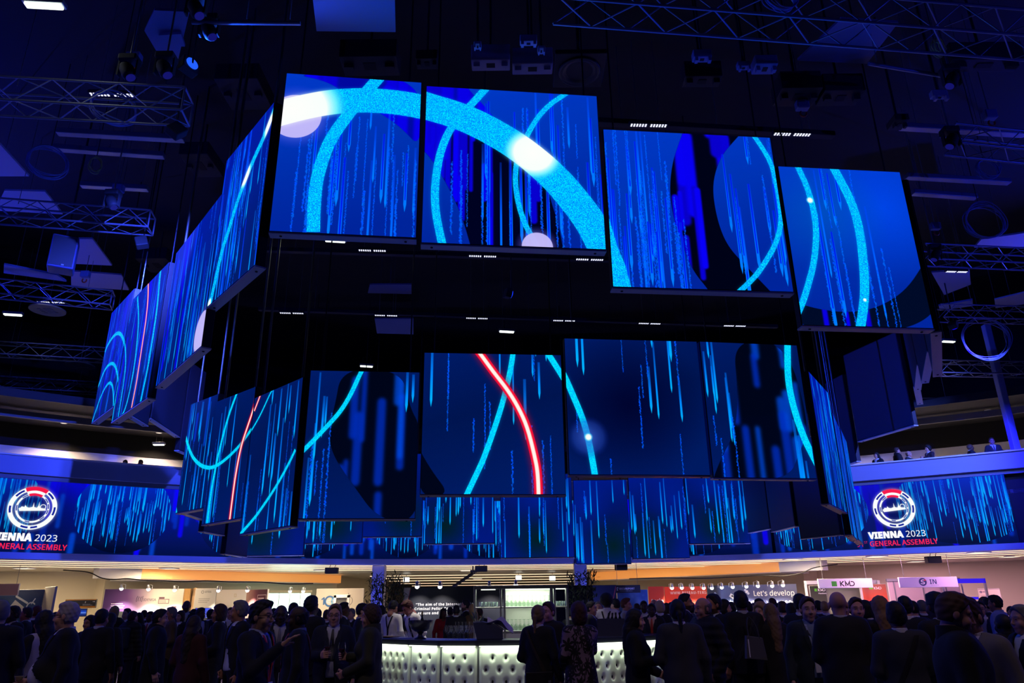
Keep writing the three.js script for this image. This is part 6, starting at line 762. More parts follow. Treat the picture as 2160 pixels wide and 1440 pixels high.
  const hands = arms.map((a) => {
    const W = toT(a.W), E = toT(a.E), up = V(E[0] - W[0], E[1] - W[1], E[2] - W[2]).normalize(), n = toT([a.n[0], a.n[1] + 0.95, a.n[2]]), pn = V(n[0], n[1] - 0.95, n[2]); pn.addScaledVector(up, -pn.dot(up)).normalize(); // palm normal
    const X = pn.clone().negate(), Z = new THREE.Vector3().crossVectors(X, up).normalize(); const m = new THREE.Matrix4().makeBasis(X, up, a.s > 0 ? Z : Z.clone().negate()).setPosition(...W); // mirrored for the other hand
    const g = handGeo(a.curl, cellA).clone().applyMatrix4(m); if (m.determinant() < 0) { const I = g.index.array; for (let i = 0; i < I.length; i += 3) { const q = I[i]; I[i] = I[i + 1]; I[i + 1] = q; } } g.computeVertexNormals(); parts.push(paint(g, skin));
    return V(...W).addScaledVector(up, -0.09).addScaledVector(pn, 0.035);
  });
  mesh('body', mergeGeometries(parts, false), rawMaterial, t);
  if (c.hairk !== 'none') mesh('hair', hairGeo(c.hairk ?? 'short', f, hi === 2 ? 0.0075 : cellH * 1.25).clone().applyMatrix4(hm), cloth(c.hair ?? 0x1a1410, 0.7), t);
  // clothes
  const top = c.top ?? 'jacket', hem = { jacket: 0.8, coat: 0.45, shirt: 0.93, dress: 0.35, vest: 0.35, top: 0.9, puffer: 0.78 }[top], oj = { jacket: 0.022, coat: 0.03, shirt: 0.014, dress: 0.012, vest: 0.018, top: 0.012, puffer: 0.04 }[top];
  const open = top === 'jacket' || top === 'coat' ? (c.open ?? 0.4) : 0, vy = 1.42 - (c.vlen ?? 0.3), flare = top === 'dress' || top === 'vest' ? 0.1 : top === 'coat' ? 0.05 : 0.012;
  const outer = (x, y, z) => {
    let d = core(x, y, z, oj); const kz = y < 1 ? Math.min(1, (1 - y) / 0.5) : 0, rr0 = 0.158 * b + oj + flare * kz, yy = Math.max(hem + 0.03, Math.min(1.02, y)), zz = (z - 0.0) * (1.38 - 0.25 * kz); d = smin(d, Math.hypot(Math.hypot(x, zz) - 0, y - yy) - rr0 + (belly ? -belly * 0.3 : 0), 0.05);
    if (top !== 'vest') d = sleeves(x, y, z, d, oj * 0.75, 0.035, 0.97); d += 0.0035 * Math.sin(y * 26 + x * 9 + ph) * Math.sin(x * 17 + z * 21 + ph * 2) + (top === 'puffer' ? 0.008 * Math.sin(y * 70) : 0);
    d = Math.max(d, -cap(x, y, z, [0, 1.42, 0.0], [0, 1.7, 0.03], top === 'shirt' ? 0.06 : 0.066, 0.08)); d = Math.max(d, hem - y);
    if (open) { const w = y > vy ? 0.012 + 0.056 * (y - vy) / (1.42 - vy) : (c.undone ? 0.03 + (vy - y) * c.undone : 0.002); d = Math.max(d, -Math.max(Math.abs(x) - w, 0.02 - z, y > vy || c.undone ? -1 : 1)); }
    return d;
  };
  const OC = c.color ?? 0x0d0e14, trouser = c.trouser ?? 0x0c0d12;
  const og = surf(tf(outer), [-0.44, hem - 0.06, -0.34 - grow], [0.44, 1.56, 0.5 + grow], cellB); if (c.print) cylUV(og); mesh({ jacket: 'jacket', coat: 'coat', shirt: 'shirt', dress: 'dress', vest: 'long_vest', top: 'top', puffer: 'puffer_jacket' }[top], og, c.print ? c.print : cloth(OC, c.leather ? 0.4 : 0.85), t);
  if (top === 'vest') mesh('undershirt', surf(tf((x, y, z) => sleeves(x, y, z, core(x, y, z, 0.006), 0.012, 0.03, 0.97)), [-0.44, 0.9, -0.34], [0.44, 1.5, 0.5], cellB), cloth(c.under ?? 0x0c0c10), t);
  if (open) { // shirt front, collar, tie
    mesh('shirt_front', surf(tf((x, y, z) => Math.max(core(x, y, z, 0.006), Math.abs(x) - 0.13, -z, (c.undone ? 0.92 : vy - 0.05) - y, y - 1.47)), [-0.15, 0.88, -0.06 - grow], [0.15, 1.5, 0.26 + belly + grow], hi === 2 ? 0.013 : hi ? 0.017 : 0.024), cloth(c.shirt ?? 0xd4d4da), t);
    mesh('collar', ring([[0.07, 1.43], [0.074, 1.452], [0.066, 1.497], [0.061, 1.502], [0.058, 1.48]], -0.012, 0.3, toT), cloth(c.shirt ?? 0xd4d4da), t);
    if (c.tie) mesh('tie', ribbon((y) => [0, 0.012 + 0.026 * (1.44 - y) / 0.3], 1.445, Math.max(vy - 0.02, 1.1), (x, y, z) => core(x, y, z, 0.01), toT, 0.006), cloth(c.tie, 0.5), t);
    const tipY = vy; for (const s of [-1, 1]) mesh('lapel', ribbon((y) => [s * (0.03 + 0.056 * (y - vy) / (1.42 - vy)), 0.005 + 0.026 * Math.min(1, (y - tipY) / 0.15) * (y > 1.36 ? 0.7 : 1)], 1.43, vy, (x, y, z) => core(x, y, z, oj + 0.002), toT, 0.008), cloth(OC, 0.75), t);
  }
  if (!open && top !== 'shirt' && top !== 'dress' && top !== 'top' && top !== 'vest') mesh('collar', ring([[0.09, 1.41], [0.098, 1.44], [0.088, 1.525], [0.079, 1.53], [0.074, 1.48]], -0.016, 0.42, toT), cloth(OC), t);
  if (top === 'shirt') mesh('collar', ring([[0.07, 1.42], [0.075, 1.452], [0.067, 1.497], [0.061, 1.502], [0.058, 1.48]], -0.012, 0.3, toT), cloth(OC), t);
  if (c.lany) { const F = (x, y, z) => core(x, y, z, oj + 0.006); for (const s of [-1, 1]) mesh('lanyard', ribbon((y) => [s * (0.008 + 0.062 * Math.min(1, (y - 1.08) / 0.36)), 0.009], 1.45, 1.08, F, toT, 0.004), cloth(c.lany, 0.6), t); const zb = march(F, 0, 1.03) + 0.01; const bp = toT([0, 1.03, zb]); mesh('badge', rbox(0.075, 0.1, 0.006, 0.003).translate(...bp), cloth(0xcfd2d8, 0.5), t); }
  if (c.braces) { for (const s of [-1, 1]) { mesh('suspender', ribbon((y) => [s * 0.075, 0.014], 1.44, 0.98, (x, y, z) => core(x, y, z, 0.02), toT, 0.004), cloth(0x0d0d12), t); mesh('suspender', ribbon((y) => [s * (0.004 + 0.075 * Math.max(0, (y - 1.2) / 0.24)), 0.014], 1.44, 0.98, (x, y, z) => core(x, y, -z, 0.02), (p) => toT([p[0], p[1], -p[2]]), 0.004), cloth(0x0d0d12), t); } }
  if (c.strap) mesh('bag_strap', ribbon((y) => [c.strap * (0.115 - 0.26 * (1.44 - y) / 0.5), 0.02], 1.44, 0.95, (x, y, z) => core(x, y, -z, oj + 0.008), (p) => toT([p[0], p[1], -p[2]]), 0.005), cloth(c.strapc ?? 0x15120f), t);
  if (c.pack) { mesh('backpack', surf(tf((x, y, z) => { const qx = Math.abs(x) - 0.1, qy = Math.abs(y - 1.2) - 0.16, qz = Math.abs(z + 0.2) - 0.035; return Math.hypot(Math.max(qx, 0), Math.max(qy, 0), Math.max(qz, 0)) + Math.min(Math.max(qx, qy, qz), 0) - 0.045 + 0.003 * Math.sin(y * 40); }), [-0.2, 0.95, -0.33 - grow], [0.2, 1.45, -0.06 + grow], 0.02), cloth(c.pack), t); }
  if (top !== 'dress' || c.q === 2) { if (c.skirt) mesh('skirt', surf((x, y, z) => { const k = Math.max(0, (0.98 - y) / 0.5), r = 0.15 * b + 0.05 * k; return Math.max(Math.hypot(x, z * 1.3) - r + 0.004 * Math.sin(Math.atan2(z, x) * 9), y - 1.0, c.skirt - y); }, [-0.3, c.skirt - 0.05, -0.3], [0.3, 1.05, 0.3], cellB), cloth(trouser), t); else mesh('trousers', surf((x, y, z) => Math.max(leg(x, y, z, ell(x, y, z, [0, 0.95, -0.004], [0.168 * b, 0.12, 0.122 * b]), 0.016) + 0.0022 * Math.sin(y * 31 + x * 24 + ph) * Math.sin(z * 30 + y * 9), y - 1.02, 0.07 - y), [-0.3, 0.03, -0.28], [0.3, 1.06, 0.28], cellB * 1.5), cloth(trouser, c.leatherT ? 0.3 : 0.85), t); }
  for (const q of legs) mesh('shoe', cached('shoe', () => surf((x, y, z) => Math.max(smin(ell(x, y, z, [0, 0.045, 0.06], [0.047, 0.05, 0.14]), ell(x, y, z, [0, 0.07, -0.03], [0.045, 0.07, 0.06]), 0.03), 0.004 - y), [-0.08, -0.02, -0.13], [0.08, 0.16, 0.23], 0.022)), cloth(0x0b0a0a, 0.4), t).position.set(q.A[0], 0, q.A[2]);
  if (c.glasses) { const m = new THREE.Matrix4().copy(hm), g = []; for (const s of [-1, 1]) { g.push(new THREE.TorusGeometry(0.022, 0.0026, 6, 18).scale(1.1, 0.85, 1).translate(s * 0.032, 0.012, 0.106)); g.push(rod([s * 0.056, 0.016, 0.102], [s * 0.085, 0.016, -0.01], 0.0024, 5)); } g.push(rod([-0.01, 0.016, 0.108], [0.01, 0.016, 0.108], 0.0024, 5)); mesh('glasses', merge(g).applyMatrix4(m), cloth(0x202024, 0.3), t); }
  if (c.necklace) mesh('scarf', new THREE.TorusGeometry(0.075, 0.025, 8, 20).rotateX(Math.PI / 2).scale(1, 0.8, 0.9).translate(0, 1.455, 0), cloth(c.necklace), t);
  t.userData.hands = hands; return t;
}
function ring(prof, dz, drop, toT) { const g = new THREE.LatheGeometry(prof.map((q) => new THREE.Vector2(...q)), 26), q = g.attributes.position; for (let i = 0; i < q.count; i++) { const x = q.getX(i), z = q.getZ(i), y = q.getY(i); q.setXYZ(i, ...toT([x, y - Math.max(0, z) * drop, z * 1.08 + dz])); } g.computeVertexNormals(); return g; }
function paint(g, skin, zone, hair) { const p = g.attributes.position, col = new Float32Array(p.count * 3); for (let i = 0; i < p.count; i++) { let r = skin.r, gg = skin.g, bb = skin.b; const z = zone?.(p.getX(i), p.getY(i), p.getZ(i)); if (z === 'lip') { r *= 0.88; gg *= 0.66; bb *= 0.66; } else if (z === 'brow') { r = hair.r * 0.7 + r * 0.15; gg = hair.g * 0.7 + gg * 0.15; bb = hair.b * 0.7 + bb * 0.15; } else if (z === 'eye') { r = 0.05; gg = 0.04; bb = 0.035; } col.set([r, gg, bb], i * 3); } g.setAttribute('color', new THREE.BufferAttribute(col, 3)); g.deleteAttribute('uv'); return g; }
function cylUV(g) { const p = g.attributes.position, uv = new Float32Array(p.count * 2); for (let i = 0; i < p.count; i++) uv.set([(Math.atan2(p.getX(i), Math.abs(p.getZ(i)) + 0.001) * (p.getZ(i) < 0 ? -1 : 1)) * 0.24 / 0.55, p.getY(i) / 0.55], i * 2); g.setAttribute('uv', new THREE.BufferAttribute(uv, 2)); }
const march = (F, x, y) => { for (let z = 0.5; z > 0; z -= 0.004) if (F(x, y, z) < 0) return z; return 0.08; };
function ribbon(at, y0, y1, F, toT, th) { const pos = [], idx = [], n = 14; for (let i = 0; i <= n; i++) { const y = y0 + (y1 - y0) * i / n, [x, w] = at(y); for (const q of [x - w, x + w]) { const z = march(F, q, y); pos.push(...toT([q, y, z + th]), ...toT([q, y, z - 0.004])); } if (i) { const a = (i - 1) * 4, b = i * 4; idx.push(a, b, b + 2, a, b + 2, a + 2, a + 1, b + 1, b, a + 1, b, a, a + 2, b + 2, b + 3, a + 2, b + 3, a + 3); } } const g = new THREE.BufferGeometry(); g.setAttribute('position', new THREE.Float32BufferAttribute(pos, 3)); g.setIndex(idx); g.computeVertexNormals(); return g; }
// place a person: name, where they stand, which way they face, how tall
function put(t, label, x, z, yaw, h, y = 0, group) { t.name = numbered('person'); t.userData = { hands: t.userData.hands, label, category: 'person', ...(group ? { group } : {}) }; t.position.set(x, y, z); t.rotation.y = yaw * DEG; t.scale.setScalar(h / 1.735); scene.add(t); return t; }
const handAt = (t, i) => { t.updateMatrixWorld(true); return t.userData.hands[i].clone().applyMatrix4(t.matrixWorld); };
// ---- the crowd: [x, z, facing in degrees, height, look, label, held glass, bag, floor]
const FLORAL = (() => { const c = canvas(512, 512), x = c.getContext('2d'); x.fillStyle = '#7a6478'; x.fillRect(0, 0, 512, 512); x.fillStyle = '#0c0a10';
  const leaf = (cx, cy, a, l, w) => { x.save(); x.translate(cx, cy); x.rotate(a); x.beginPath(); x.moveTo(0, -l); x.quadraticCurveTo(w, -l * 0.2, 0, l); x.quadraticCurveTo(-w, -l * 0.2, 0, -l); x.fill(); x.restore(); };
  for (let i = 0; i < 30; i++) { const px = rnd() * 512, py = rnd() * 512; for (const ox of [-512, 0, 512]) for (const oy of [-512, 0, 512]) { const s = i * 0.7; for (let k = 0; k < 6; k++) leaf(px + ox + 34 * Math.cos(k * 1.05 + s), py + oy + 34 * Math.sin(k * 1.05 + s), k * 1.05 + s + 1.57, 36, 26); leaf(px + ox + 60, py + oy + 70, s, 50, 22); leaf(px + ox - 70, py + oy + 50, s + 1, 42, 18); } }
  const t = texOf(c); t.wrapS = t.wrapT = THREE.RepeatWrapping; return new THREE.MeshStandardMaterial({ map: t, roughness: 0.8 }); })();
const PEOPLE = [
[-5.25,-8.00,-150,1.75,{q:1,hair:0x6c6a6a,skin:0xc9967c,color:0x0c0c12,shirt:0x20242e,seed:0},'grey-haired man in a black suit cut off by the left edge, back turned'],
[-7.98,-12.50,-25,1.73,{q:1,hair:0x0c0b0c,skin:0x3c2820,color:0x141018,shirt:0xb0a8b8,l:"clasp",seed:1},'dark-skinned man facing the camera just right of the leftmost grey-haired man'],
[-9.32,-15.00,-70,1.72,{q:0,hair:0x3a261a,skin:0xa8604c,color:0x1a1214,seed:2},'ruddy-faced man under the handcuff poster, seen from the side'],
[-9.45,-15.50,170,1.75,{q:0,hair:0x6a3216,skin:0xb0705a,color:0x20181c,seed:3},'red-haired man below the right end of the handcuff poster'],
[-5.14,-8.60,-112,1.65,{q:1,f:1,hair:0x0c0b0c,hairk:"longer",skin:0xa87458,top:"vest",color:0xb4aec8,under:0x0c0c12,trouser:0xa8a4bc,l:"low",r:"low",seed:4},'woman with long black hair in a pale sleeveless long vest over black sleeves'],
[-4.32,-7.60,-56,1.72,{q:2,hair:0x9c949a,skin:0xc9967c,glasses:1,belly:.09,b:1.1,undone:.6,vlen:.2,open:.6,color:0x0b0c12,shirt:0xc8c6d8,l:"down",r:"low",turn:-.45,seed:5},'white-haired man with glasses and open suit over a white shirt, facing left',[1, "white"]],
[-6.47,-12.00,-15,1.58,{q:1,f:1,hair:0x0c0b0c,hairk:"long",skin:0xa87458,top:"top",color:0x0c0c10,l:"clasp",r:"clasp",seed:6},'dark-haired woman facing forward behind the shoulder of the white-haired man'],
[-5.68,-10.80,172,1.66,{q:1,hair:0x0c0b0c,skin:0xa87458,color:0x0b0b10,shirt:0xb8b8c4,seed:7},'man with short black hair and white collar, back turned, right of the white-haired man'],
[-6.42,-12.50,185,1.61,{q:0,f:1,hair:0x0c0b0c,hairk:"long",skin:0xa87458,top:"coat",color:0x0e0d12,seed:8},'woman with long dark hair seen from behind near the purple doorway'],
[-8.17,-16.00,190,1.73,{q:0,f:1,hair:0x9a7a4a,hairk:"bob",skin:0xc9967c,top:"puffer",color:0x17150f,seed:9},'blonde woman in a dark leather jacket, back turned, under the purple stand'],
[-8.89,-18.00,-20,1.69,{q:0,hair:0x3a261a,skin:0xc9967c,color:0x14141a,shirt:0xd8d0d0,seed:10},'man with a white shirt under the first lamp cone of the purple stand'],
[-7.54,-15.50,165,1.63,{q:1,hair:0x3a261a,skin:0xc9967c,top:"puffer",color:0x1c1c18,pack:0x2c342e,stance:.6,seed:11},'person in a dark jacket with a grey green backpack, back turned'],
[-8.13,-17.00,-25,1.60,{q:0,f:1,hair:0x0c0b0c,hairk:"long",skin:0xa87458,color:0x1a1016,lany:0xb02020,seed:12},'dark-haired woman with a red lanyard right of the backpack wearer'],
[-8.35,-18.00,0,1.62,{q:0,hair:0x0c0b0c,skin:0x5a3a2a,color:0x12121a,tie:0xa01818,shirt:0xc8b8b8,seed:13},'man in a suit with a red tie in the lamp cone of the purple stand'],
[-4.97,-11.00,112,1.65,{q:1,hair:0x0c0b0c,skin:0xc9967c,top:"coat",color:0x0a0a0e,open:0,stance:.3,seed:14},'man in a long black coat facing right at the left centre of the crowd'],
[-6.34,-14.50,-55,1.69,{q:1,hair:0x6c6a6a,skin:0xb07860,color:0x54442e,shirt:0x8a7a60,l:"low",r:"glass",seed:15},'older man in a tan jacket beside the man in the long black coat'],
[-7.55,-18.00,20,1.86,{q:0,hairk:"none",skin:0x5a3a2a,color:0x101014,shirt:0xb8b8c0,seed:16},'tall bald man in front of the light wood panel'],
[-3.99,-9.80,168,1.57,{q:1,f:1,hair:0x241410,hairk:"longer",skin:0xc9967c,top:"coat",color:0x3a0c16,open:0,l:"low",seed:17},'woman with long brown hair in a dark red coat, back turned',null,'hand'],
[-7.94,-19.40,175,1.66,{q:0,hair:0x0c0b0c,skin:0x3c2820,color:0x0e0e14,seed:18},'dark-haired man, back turned, below the narrow grey board'],
[-6.21,-15.50,65,1.68,{q:0,hair:0x0c0b0c,skin:0x3c2820,color:0x101016,shirt:0xb0b0c0,seed:19},'dark-skinned man facing right in front of the blue monitor'],
[-4.32,-11.50,-75,1.71,{q:1,f:1,hair:0x3a261a,hairk:"bob",skin:0xa87458,top:"jacket",color:0x0c0c12,l:"low",seed:20},'person with a dark bob leaning left near the high table'],
[-3.43,-9.80,-52,1.74,{q:1,turn:-.5,hair:0x6c6a6a,skin:0xa87458,color:0x0c0e16,undone:.4,vlen:.22,open:.6,shirt:0xc4c8dc,tie:0x20305a,l:"down",r:"pocket",seed:21},'grey-haired man facing left with open jacket, white shirt and blue tie'],
[-4.67,-14.00,160,1.73,{q:0,hair:0x9a7a4a,skin:0xc9967c,color:0x2a2014,seed:22},'fair-haired person half hidden behind the man with black glasses'],
[-2.17,-6.70,78,1.70,{q:2,hair:0x0c0b0c,skin:0xb48a6c,glasses:1,hairk:"flat",color:0x0c1020,shirt:0x9aa4c8,tie:0x141828,lany:0xc02828,l:"down",r:"raise",seed:23},'black-haired man with glasses and navy suit raising one hand, facing right'],
[-2.86,-9.60,18,1.69,{q:1,hairk:"ring",hair:0x141414,skin:0x3c2820,glasses:1,color:0x0c0e16,shirt:0xa8a8b8,tie:0x6a6a78,l:"down",r:"glass",seed:24},'balding dark-skinned man with glasses and grey tie facing the camera'],
[-3.67,-13.00,180,1.73,{q:0,hair:0x0c0b0c,skin:0x5a3a2a,color:0x101018,seed:25},'dark-haired person in the distance in front of the mint panels'],
[-2.17,-7.90,-76,1.67,{q:1,hairk:"ring",hair:0x0c0b0b,skin:0x3c2820,color:0x0a0b10,shirt:0x5c6a94,tie:0x20283c,lany:0xb03020,strap:1,strapc:0x5a2a18,r:"down",seed:26},'bald dark-skinned man facing left with a red lanyard and a brown shoulder strap'],
[-2.71,-10.40,155,1.79,{q:1,hair:0x0c0b0c,hairk:"flat",skin:0x5a3a2a,color:0x0a0b12,shirt:0x9a9aa8,seed:27},'tall man with upswept black hair, back turned, in front of the grey 100 wall'],
[-3.54,-14.00,-60,1.64,{q:0,hair:0x0c0b0c,skin:0x3c2820,color:0x0e0e14,seed:28},'dark-skinned man looking left below the grey 100 wall'],
[-2.11,-9.20,8,1.68,{q:1,hair:0x6a5238,skin:0xc9967c,glasses:1,b:1.06,belly:.03,color:0x141a26,open:.5,undone:.1,shirt:0xb8bac8,tie:0x14141c,l:"down",r:"glass",seed:29},'sandy-haired man with glasses in a suit and tie holding red wine',[1, "red"]],
[-3.17,-14.50,95,1.74,{q:0,hair:0x0c0b0c,skin:0x5a3a2a,color:0x101420,seed:30},'man facing right beside the slim white display arch'],
[-2.64,-13.50,98,1.71,{q:1,hair:0x0c0b0c,skin:0xc9967c,color:0x121a2c,shirt:0xa8a8b8,seed:31},'dark-haired man in a navy suit facing right in front of the left column'],
[-3.14,-17.00,180,1.73,{q:0,hairk:"none",skin:0xc9967c,color:0x1a1a22,seed:32},'bald head seen behind the curly-haired woman'],
[-1.59,-8.70,-86,1.66,{q:1,f:1,hair:0x3e2818,hairk:"curly",skin:0xc9967c,top:"coat",open:0,color:0x34361f,trouser:0x0a0a0c,b:1.08,l:"low",r:"glass",seed:33},'woman with curly brown hair in an olive jacket holding a glass, facing left',[1, "red"]],
[-2.77,-16.30,-150,1.68,{q:1,hair:0x0c0b0c,skin:0xc9967c,top:"shirt",color:0xd4d2cc,trouser:0x0c0c10,l:"low",seed:34},'bartender in a white shirt leaning left, left end behind the bar'],
[-2.48,-15.90,150,1.77,{q:1,hair:0x0c0b0c,skin:0xa87458,top:"shirt",color:0xdcdad2,braces:1,pitch:.4,l:"low",r:"low",seed:35},'black-haired bartender in a white shirt with crossed black braces, back turned'],
[-1.79,-14.75,-52,1.82,{q:1,hair:0x4e2412,hairk:"flat",skin:0xb87a64,top:"shirt",color:0xdedcd4,braces:1,lean:.38,pitch:.45,l:"low",r:"low",seed:36},'red-haired bartender in a white shirt and black braces bending over the steel bowl'],
[-2.61,-17.90,178,1.73,{q:0,hair:0x2a1014,skin:0xc9967c,color:0x101018,seed:37},'guest with dark reddish hair behind the bar, back turned'],
[-2.63,-19.40,160,1.71,{q:0,f:1,hair:0x6a5238,hairk:"bob",skin:0xc9967c,top:"jacket",color:0x1c1a20,seed:38},'guest with a light brown bob behind the bar'],
[-1.74,-19.00,20,1.61,{q:0,f:1,hair:0x0c0b0c,hairk:"long",skin:0x5a3a2a,top:"top",color:0xa01830,seed:39},'woman in a red top behind the glass cluster'],
[-1.62,-19.60,190,1.63,{q:0,hair:0x0c0b0c,skin:0x5a3a2a,color:0x0e0e14,seed:40},'man in black, back turned, behind the glass cluster'],
[-1.35,-18.00,182,1.67,{q:0,hair:0x0c0b0c,skin:0x5a3a2a,color:0x0c0c12,shirt:0xb8b8b8,seed:41},'broad man in black with a white collar, back turned, below the navy lettering'],
[-1.16,-18.50,-92,1.79,{q:0,hair:0x0c0b0c,skin:0xc9967c,beard:1,color:0x121218,seed:42},'bearded man in profile facing left beside the lit shelf'],
[-0.99,-18.20,-140,1.69,{q:0,f:1,hair:0x9a7a4a,hairk:"long",skin:0xc9967c,top:"jacket",color:0x4a3420,seed:43},'blonde woman at the left edge of the lit shelf'],
[0.26,-9.00,152,1.65,{q:1,f:1,hair:0x6a5238,hairk:"pony",skin:0xc9967c,color:0x0b0b0f,shirt:0xa8a8b0,strap:1,strapc:0x2a2018,r:"down",l:"low",seed:44},'woman with a low ponytail in black with a bag on a long strap, back turned',null,'shoulder'],
[0.43,-10.20,-40,1.68,{q:1,hair:0x3a261a,skin:0xb07c88,color:0x0d0b14,shirt:0x18141c,l:"low",r:"point",seed:45},'man in black gesturing with one hand beside the ponytailed woman'],
[0.70,-8.70,196,1.67,{q:1,f:1,hair:0x38180f,hairk:"bob",skin:0xc9967c,top:"dress",print:FLORAL,b:1.1,l:"low",r:"reach",seed:46},'woman with a short auburn bob in a long black and mauve floral dress'],
[1.42,-14.80,70,1.70,{q:1,hair:0x0c0b0c,skin:0xc9967c,color:0x101420,shirt:0xa8b0c0,seed:47},'dark-haired man in a suit behind the floral dress, facing right'],
[1.72,-16.20,-15,1.71,{q:0,hair:0x6c6a6a,skin:0xc9967c,color:0x1a1a20,shirt:0xd8d8dc,seed:48},'grey-haired man in a white shirt in front of the right column'],
[1.82,-15.60,160,1.82,{q:1,hair:0x0c0b0c,hairk:"afro",skin:0x3c2820,top:"shirt",color:0xdad8d2,braces:1,l:"low",r:"low",seed:49},'bartender with a large black afro, white shirt and braces, back turned'],
[2.11,-16.50,-130,1.76,{q:0,hair:0x0c0b0c,skin:0xc9967c,color:0x0e1018,shirt:0xb8b08c,seed:50},'dark-haired man looking down left of the red-haired server'],
[2.25,-16.00,70,1.76,{q:1,hair:0x5a2a14,hairk:"flat",skin:0xc08a74,top:"shirt",color:0x8a8e9c,l:"low",r:"low",seed:51},'red-haired server in a grey shirt behind the steel wine cooler'],
[1.28,-8.50,82,1.59,{q:1,f:1,hair:0x120c0a,hairk:"longer",skin:0xc9967c,top:"coat",open:0,color:0x0a0b0e,leatherT:1,trouser:0x0a0a0c,l:"low",r:"glass",seed:52},'woman with very long dark hair in a black jacket and shiny trousers holding wine',[1, "red"]],
[2.78,-17.00,-10,1.71,{q:0,hair:0x0c0b0c,skin:0x3c2820,color:0x0e1018,seed:53},'dark-skinned man below the blue marbled wall'],
[2.60,-15.00,-20,1.65,{q:0,hair:0x0c0b0c,skin:0x3c2820,color:0x14121a,tie:0xc03828,shirt:0xd8b0a0,seed:54},'dark-skinned man with a bright red tie behind the long-haired woman'],
[3.36,-19.00,10,1.76,{q:0,hairk:"ring",hair:0x555555,skin:0xc9967c,color:0x181820,seed:55},'balding man below the red cube'],
[2.85,-15.50,175,1.69,{q:0,f:1,hair:0xb09a80,hairk:"curly",skin:0xc9967c,color:0x14141c,seed:56},'person with fair curly hair, back turned, below the red stand'],
[3.27,-17.00,185,1.66,{q:0,f:1,hair:0x3a261a,hairk:"bob",skin:0xc9967c,color:0x2a2018,seed:57},'person with brown curls next to the fair curly head'],
[1.69,-8.20,178,1.68,{q:1,hair:0x0c0b0c,hairk:"pony",skin:0x5a3a2a,color:0x2c2e36,trouser:0x2a2c34,b:1.02,l:"low",r:"down",seed:58},'man with a dark ponytail in a dark grey suit, back turned, right of the bar'],
[2.70,-12.50,75,1.79,{q:1,hair:0x0c0b0c,skin:0xa87458,beard:1,color:0x0c0d13,seed:59},'bearded man facing right behind the ponytailed man'],
[3.01,-13.50,172,1.67,{q:0,hair:0x0c0b0c,skin:0xc9967c,color:0x33455c,top:"puffer",seed:60},'person in a blue denim jacket, back turned'],
[2.15,-9.00,-66,1.71,{q:1,hairk:"ring",hair:0x5c5250,skin:0xa87a70,top:"puffer",color:0x0c0d12,l:"pocket",r:"down",seed:61},'man with shaved grey hair in a dark jacket facing left'],
[2.53,-10.00,-72,1.75,{q:1,hair:0x0c0b0c,skin:0xa87458,beard:1,color:0x0a0b10,shirt:0xb4bcc8,l:"down",r:"down",seed:62},'man with full black beard facing left beside the shaved-head man'],
[3.45,-13.00,80,1.69,{q:0,hair:0x0c0b0c,skin:0xc9967c,hairk:"bob",color:0x0c0c12,seed:63},'dark-haired person in profile facing right below the blue slogan board'],
[2.82,-9.80,178,1.78,{q:1,hair:0x0c0b0c,skin:0x5a3a2a,color:0x090a0e,shirt:0x9a9aa0,b:1.12,strap:-1,strapc:0x1c1c1e,l:"low",r:"low",seed:64},'very tall broad man in black, back turned, with a bag on his shoulder',null,'tote'],
[4.29,-14.50,180,1.67,{q:0,hair:0x0c0b0c,skin:0x5a3a2a,color:0x101016,seed:65},'dark head right of the very tall man'],
[4.35,-14.00,-60,1.71,{q:0,hair:0x0c0b0c,skin:0x5a3a2a,color:0x101014,seed:66},'person in a dark cap below the slogan lettering'],
[3.43,-11.00,-48,1.64,{q:1,f:1,hair:0x9a7a4a,hairk:"curly",skin:0xc9967c,top:"top",color:0x0c0c10,lany:0xb82828,skirt:.5,l:"low",r:"glass",seed:67},'woman with curly blonde hair looking left, holding a champagne flute',[1, "flute"]],
[3.17,-9.80,186,1.63,{q:1,f:1,hair:0x6a5238,hairk:"longer",skin:0xc9967c,top:"coat",open:0,color:0x090a0d,l:"low",r:"low",seed:68},'woman with long straight blonde hair in black, back turned'],
[5.90,-18.00,185,1.74,{q:0,hair:0x5a3018,skin:0xc9967c,color:0x202028,seed:69},'reddish-brown head in front of the word together'],
[4.42,-13.00,165,1.66,{q:0,hair:0x3a261a,skin:0xc9967c,color:0x0e0f15,seed:70},'man in a dark suit, back turned, right of the long blonde hair'],
[4.21,-12.00,190,1.63,{q:0,f:1,hair:0x0c0b0c,hairk:"bob",skin:0xc9967c,top:"dress",color:0x9a1220,seed:71},'woman in red behind the man in the teal suit'],
[3.70,-10.20,140,1.74,{q:1,hair:0x0c0b0c,skin:0xc9967c,color:0x0c0e14,seed:72},'dark-haired man turned away just behind the man in the teal suit'],
[3.08,-8.30,-6,1.69,{q:1,hair:0x3a261a,skin:0xb48a7c,color:0x14242e,trouser:0x14222c,open:.6,undone:.12,shirt:0x6a7ca0,lany:0x8a98b8,l:"low",r:"down",seed:73},'man in a teal suit with a pale badge facing the camera'],
[5.97,-15.50,175,1.67,{q:0,hair:0x0c0b0c,skin:0xc9967c,color:0x121218,seed:74},'dark head below the dark stand panel'],
[5.90,-15.00,170,1.66,{q:0,f:1,hair:0x9a7a4a,hairk:"short",skin:0xc9967c,color:0x18181e,seed:75},'fair short-haired person below the black letters sign'],
[3.12,-7.60,160,1.74,{q:1,hairk:"none",skin:0xb08078,color:0x090b12,top:"coat",open:.3,shirt:0xa8a8b4,b:1.16,l:"low",r:"low",seed:76},'large bald man in a black coat, back turned, below the black letters sign'],
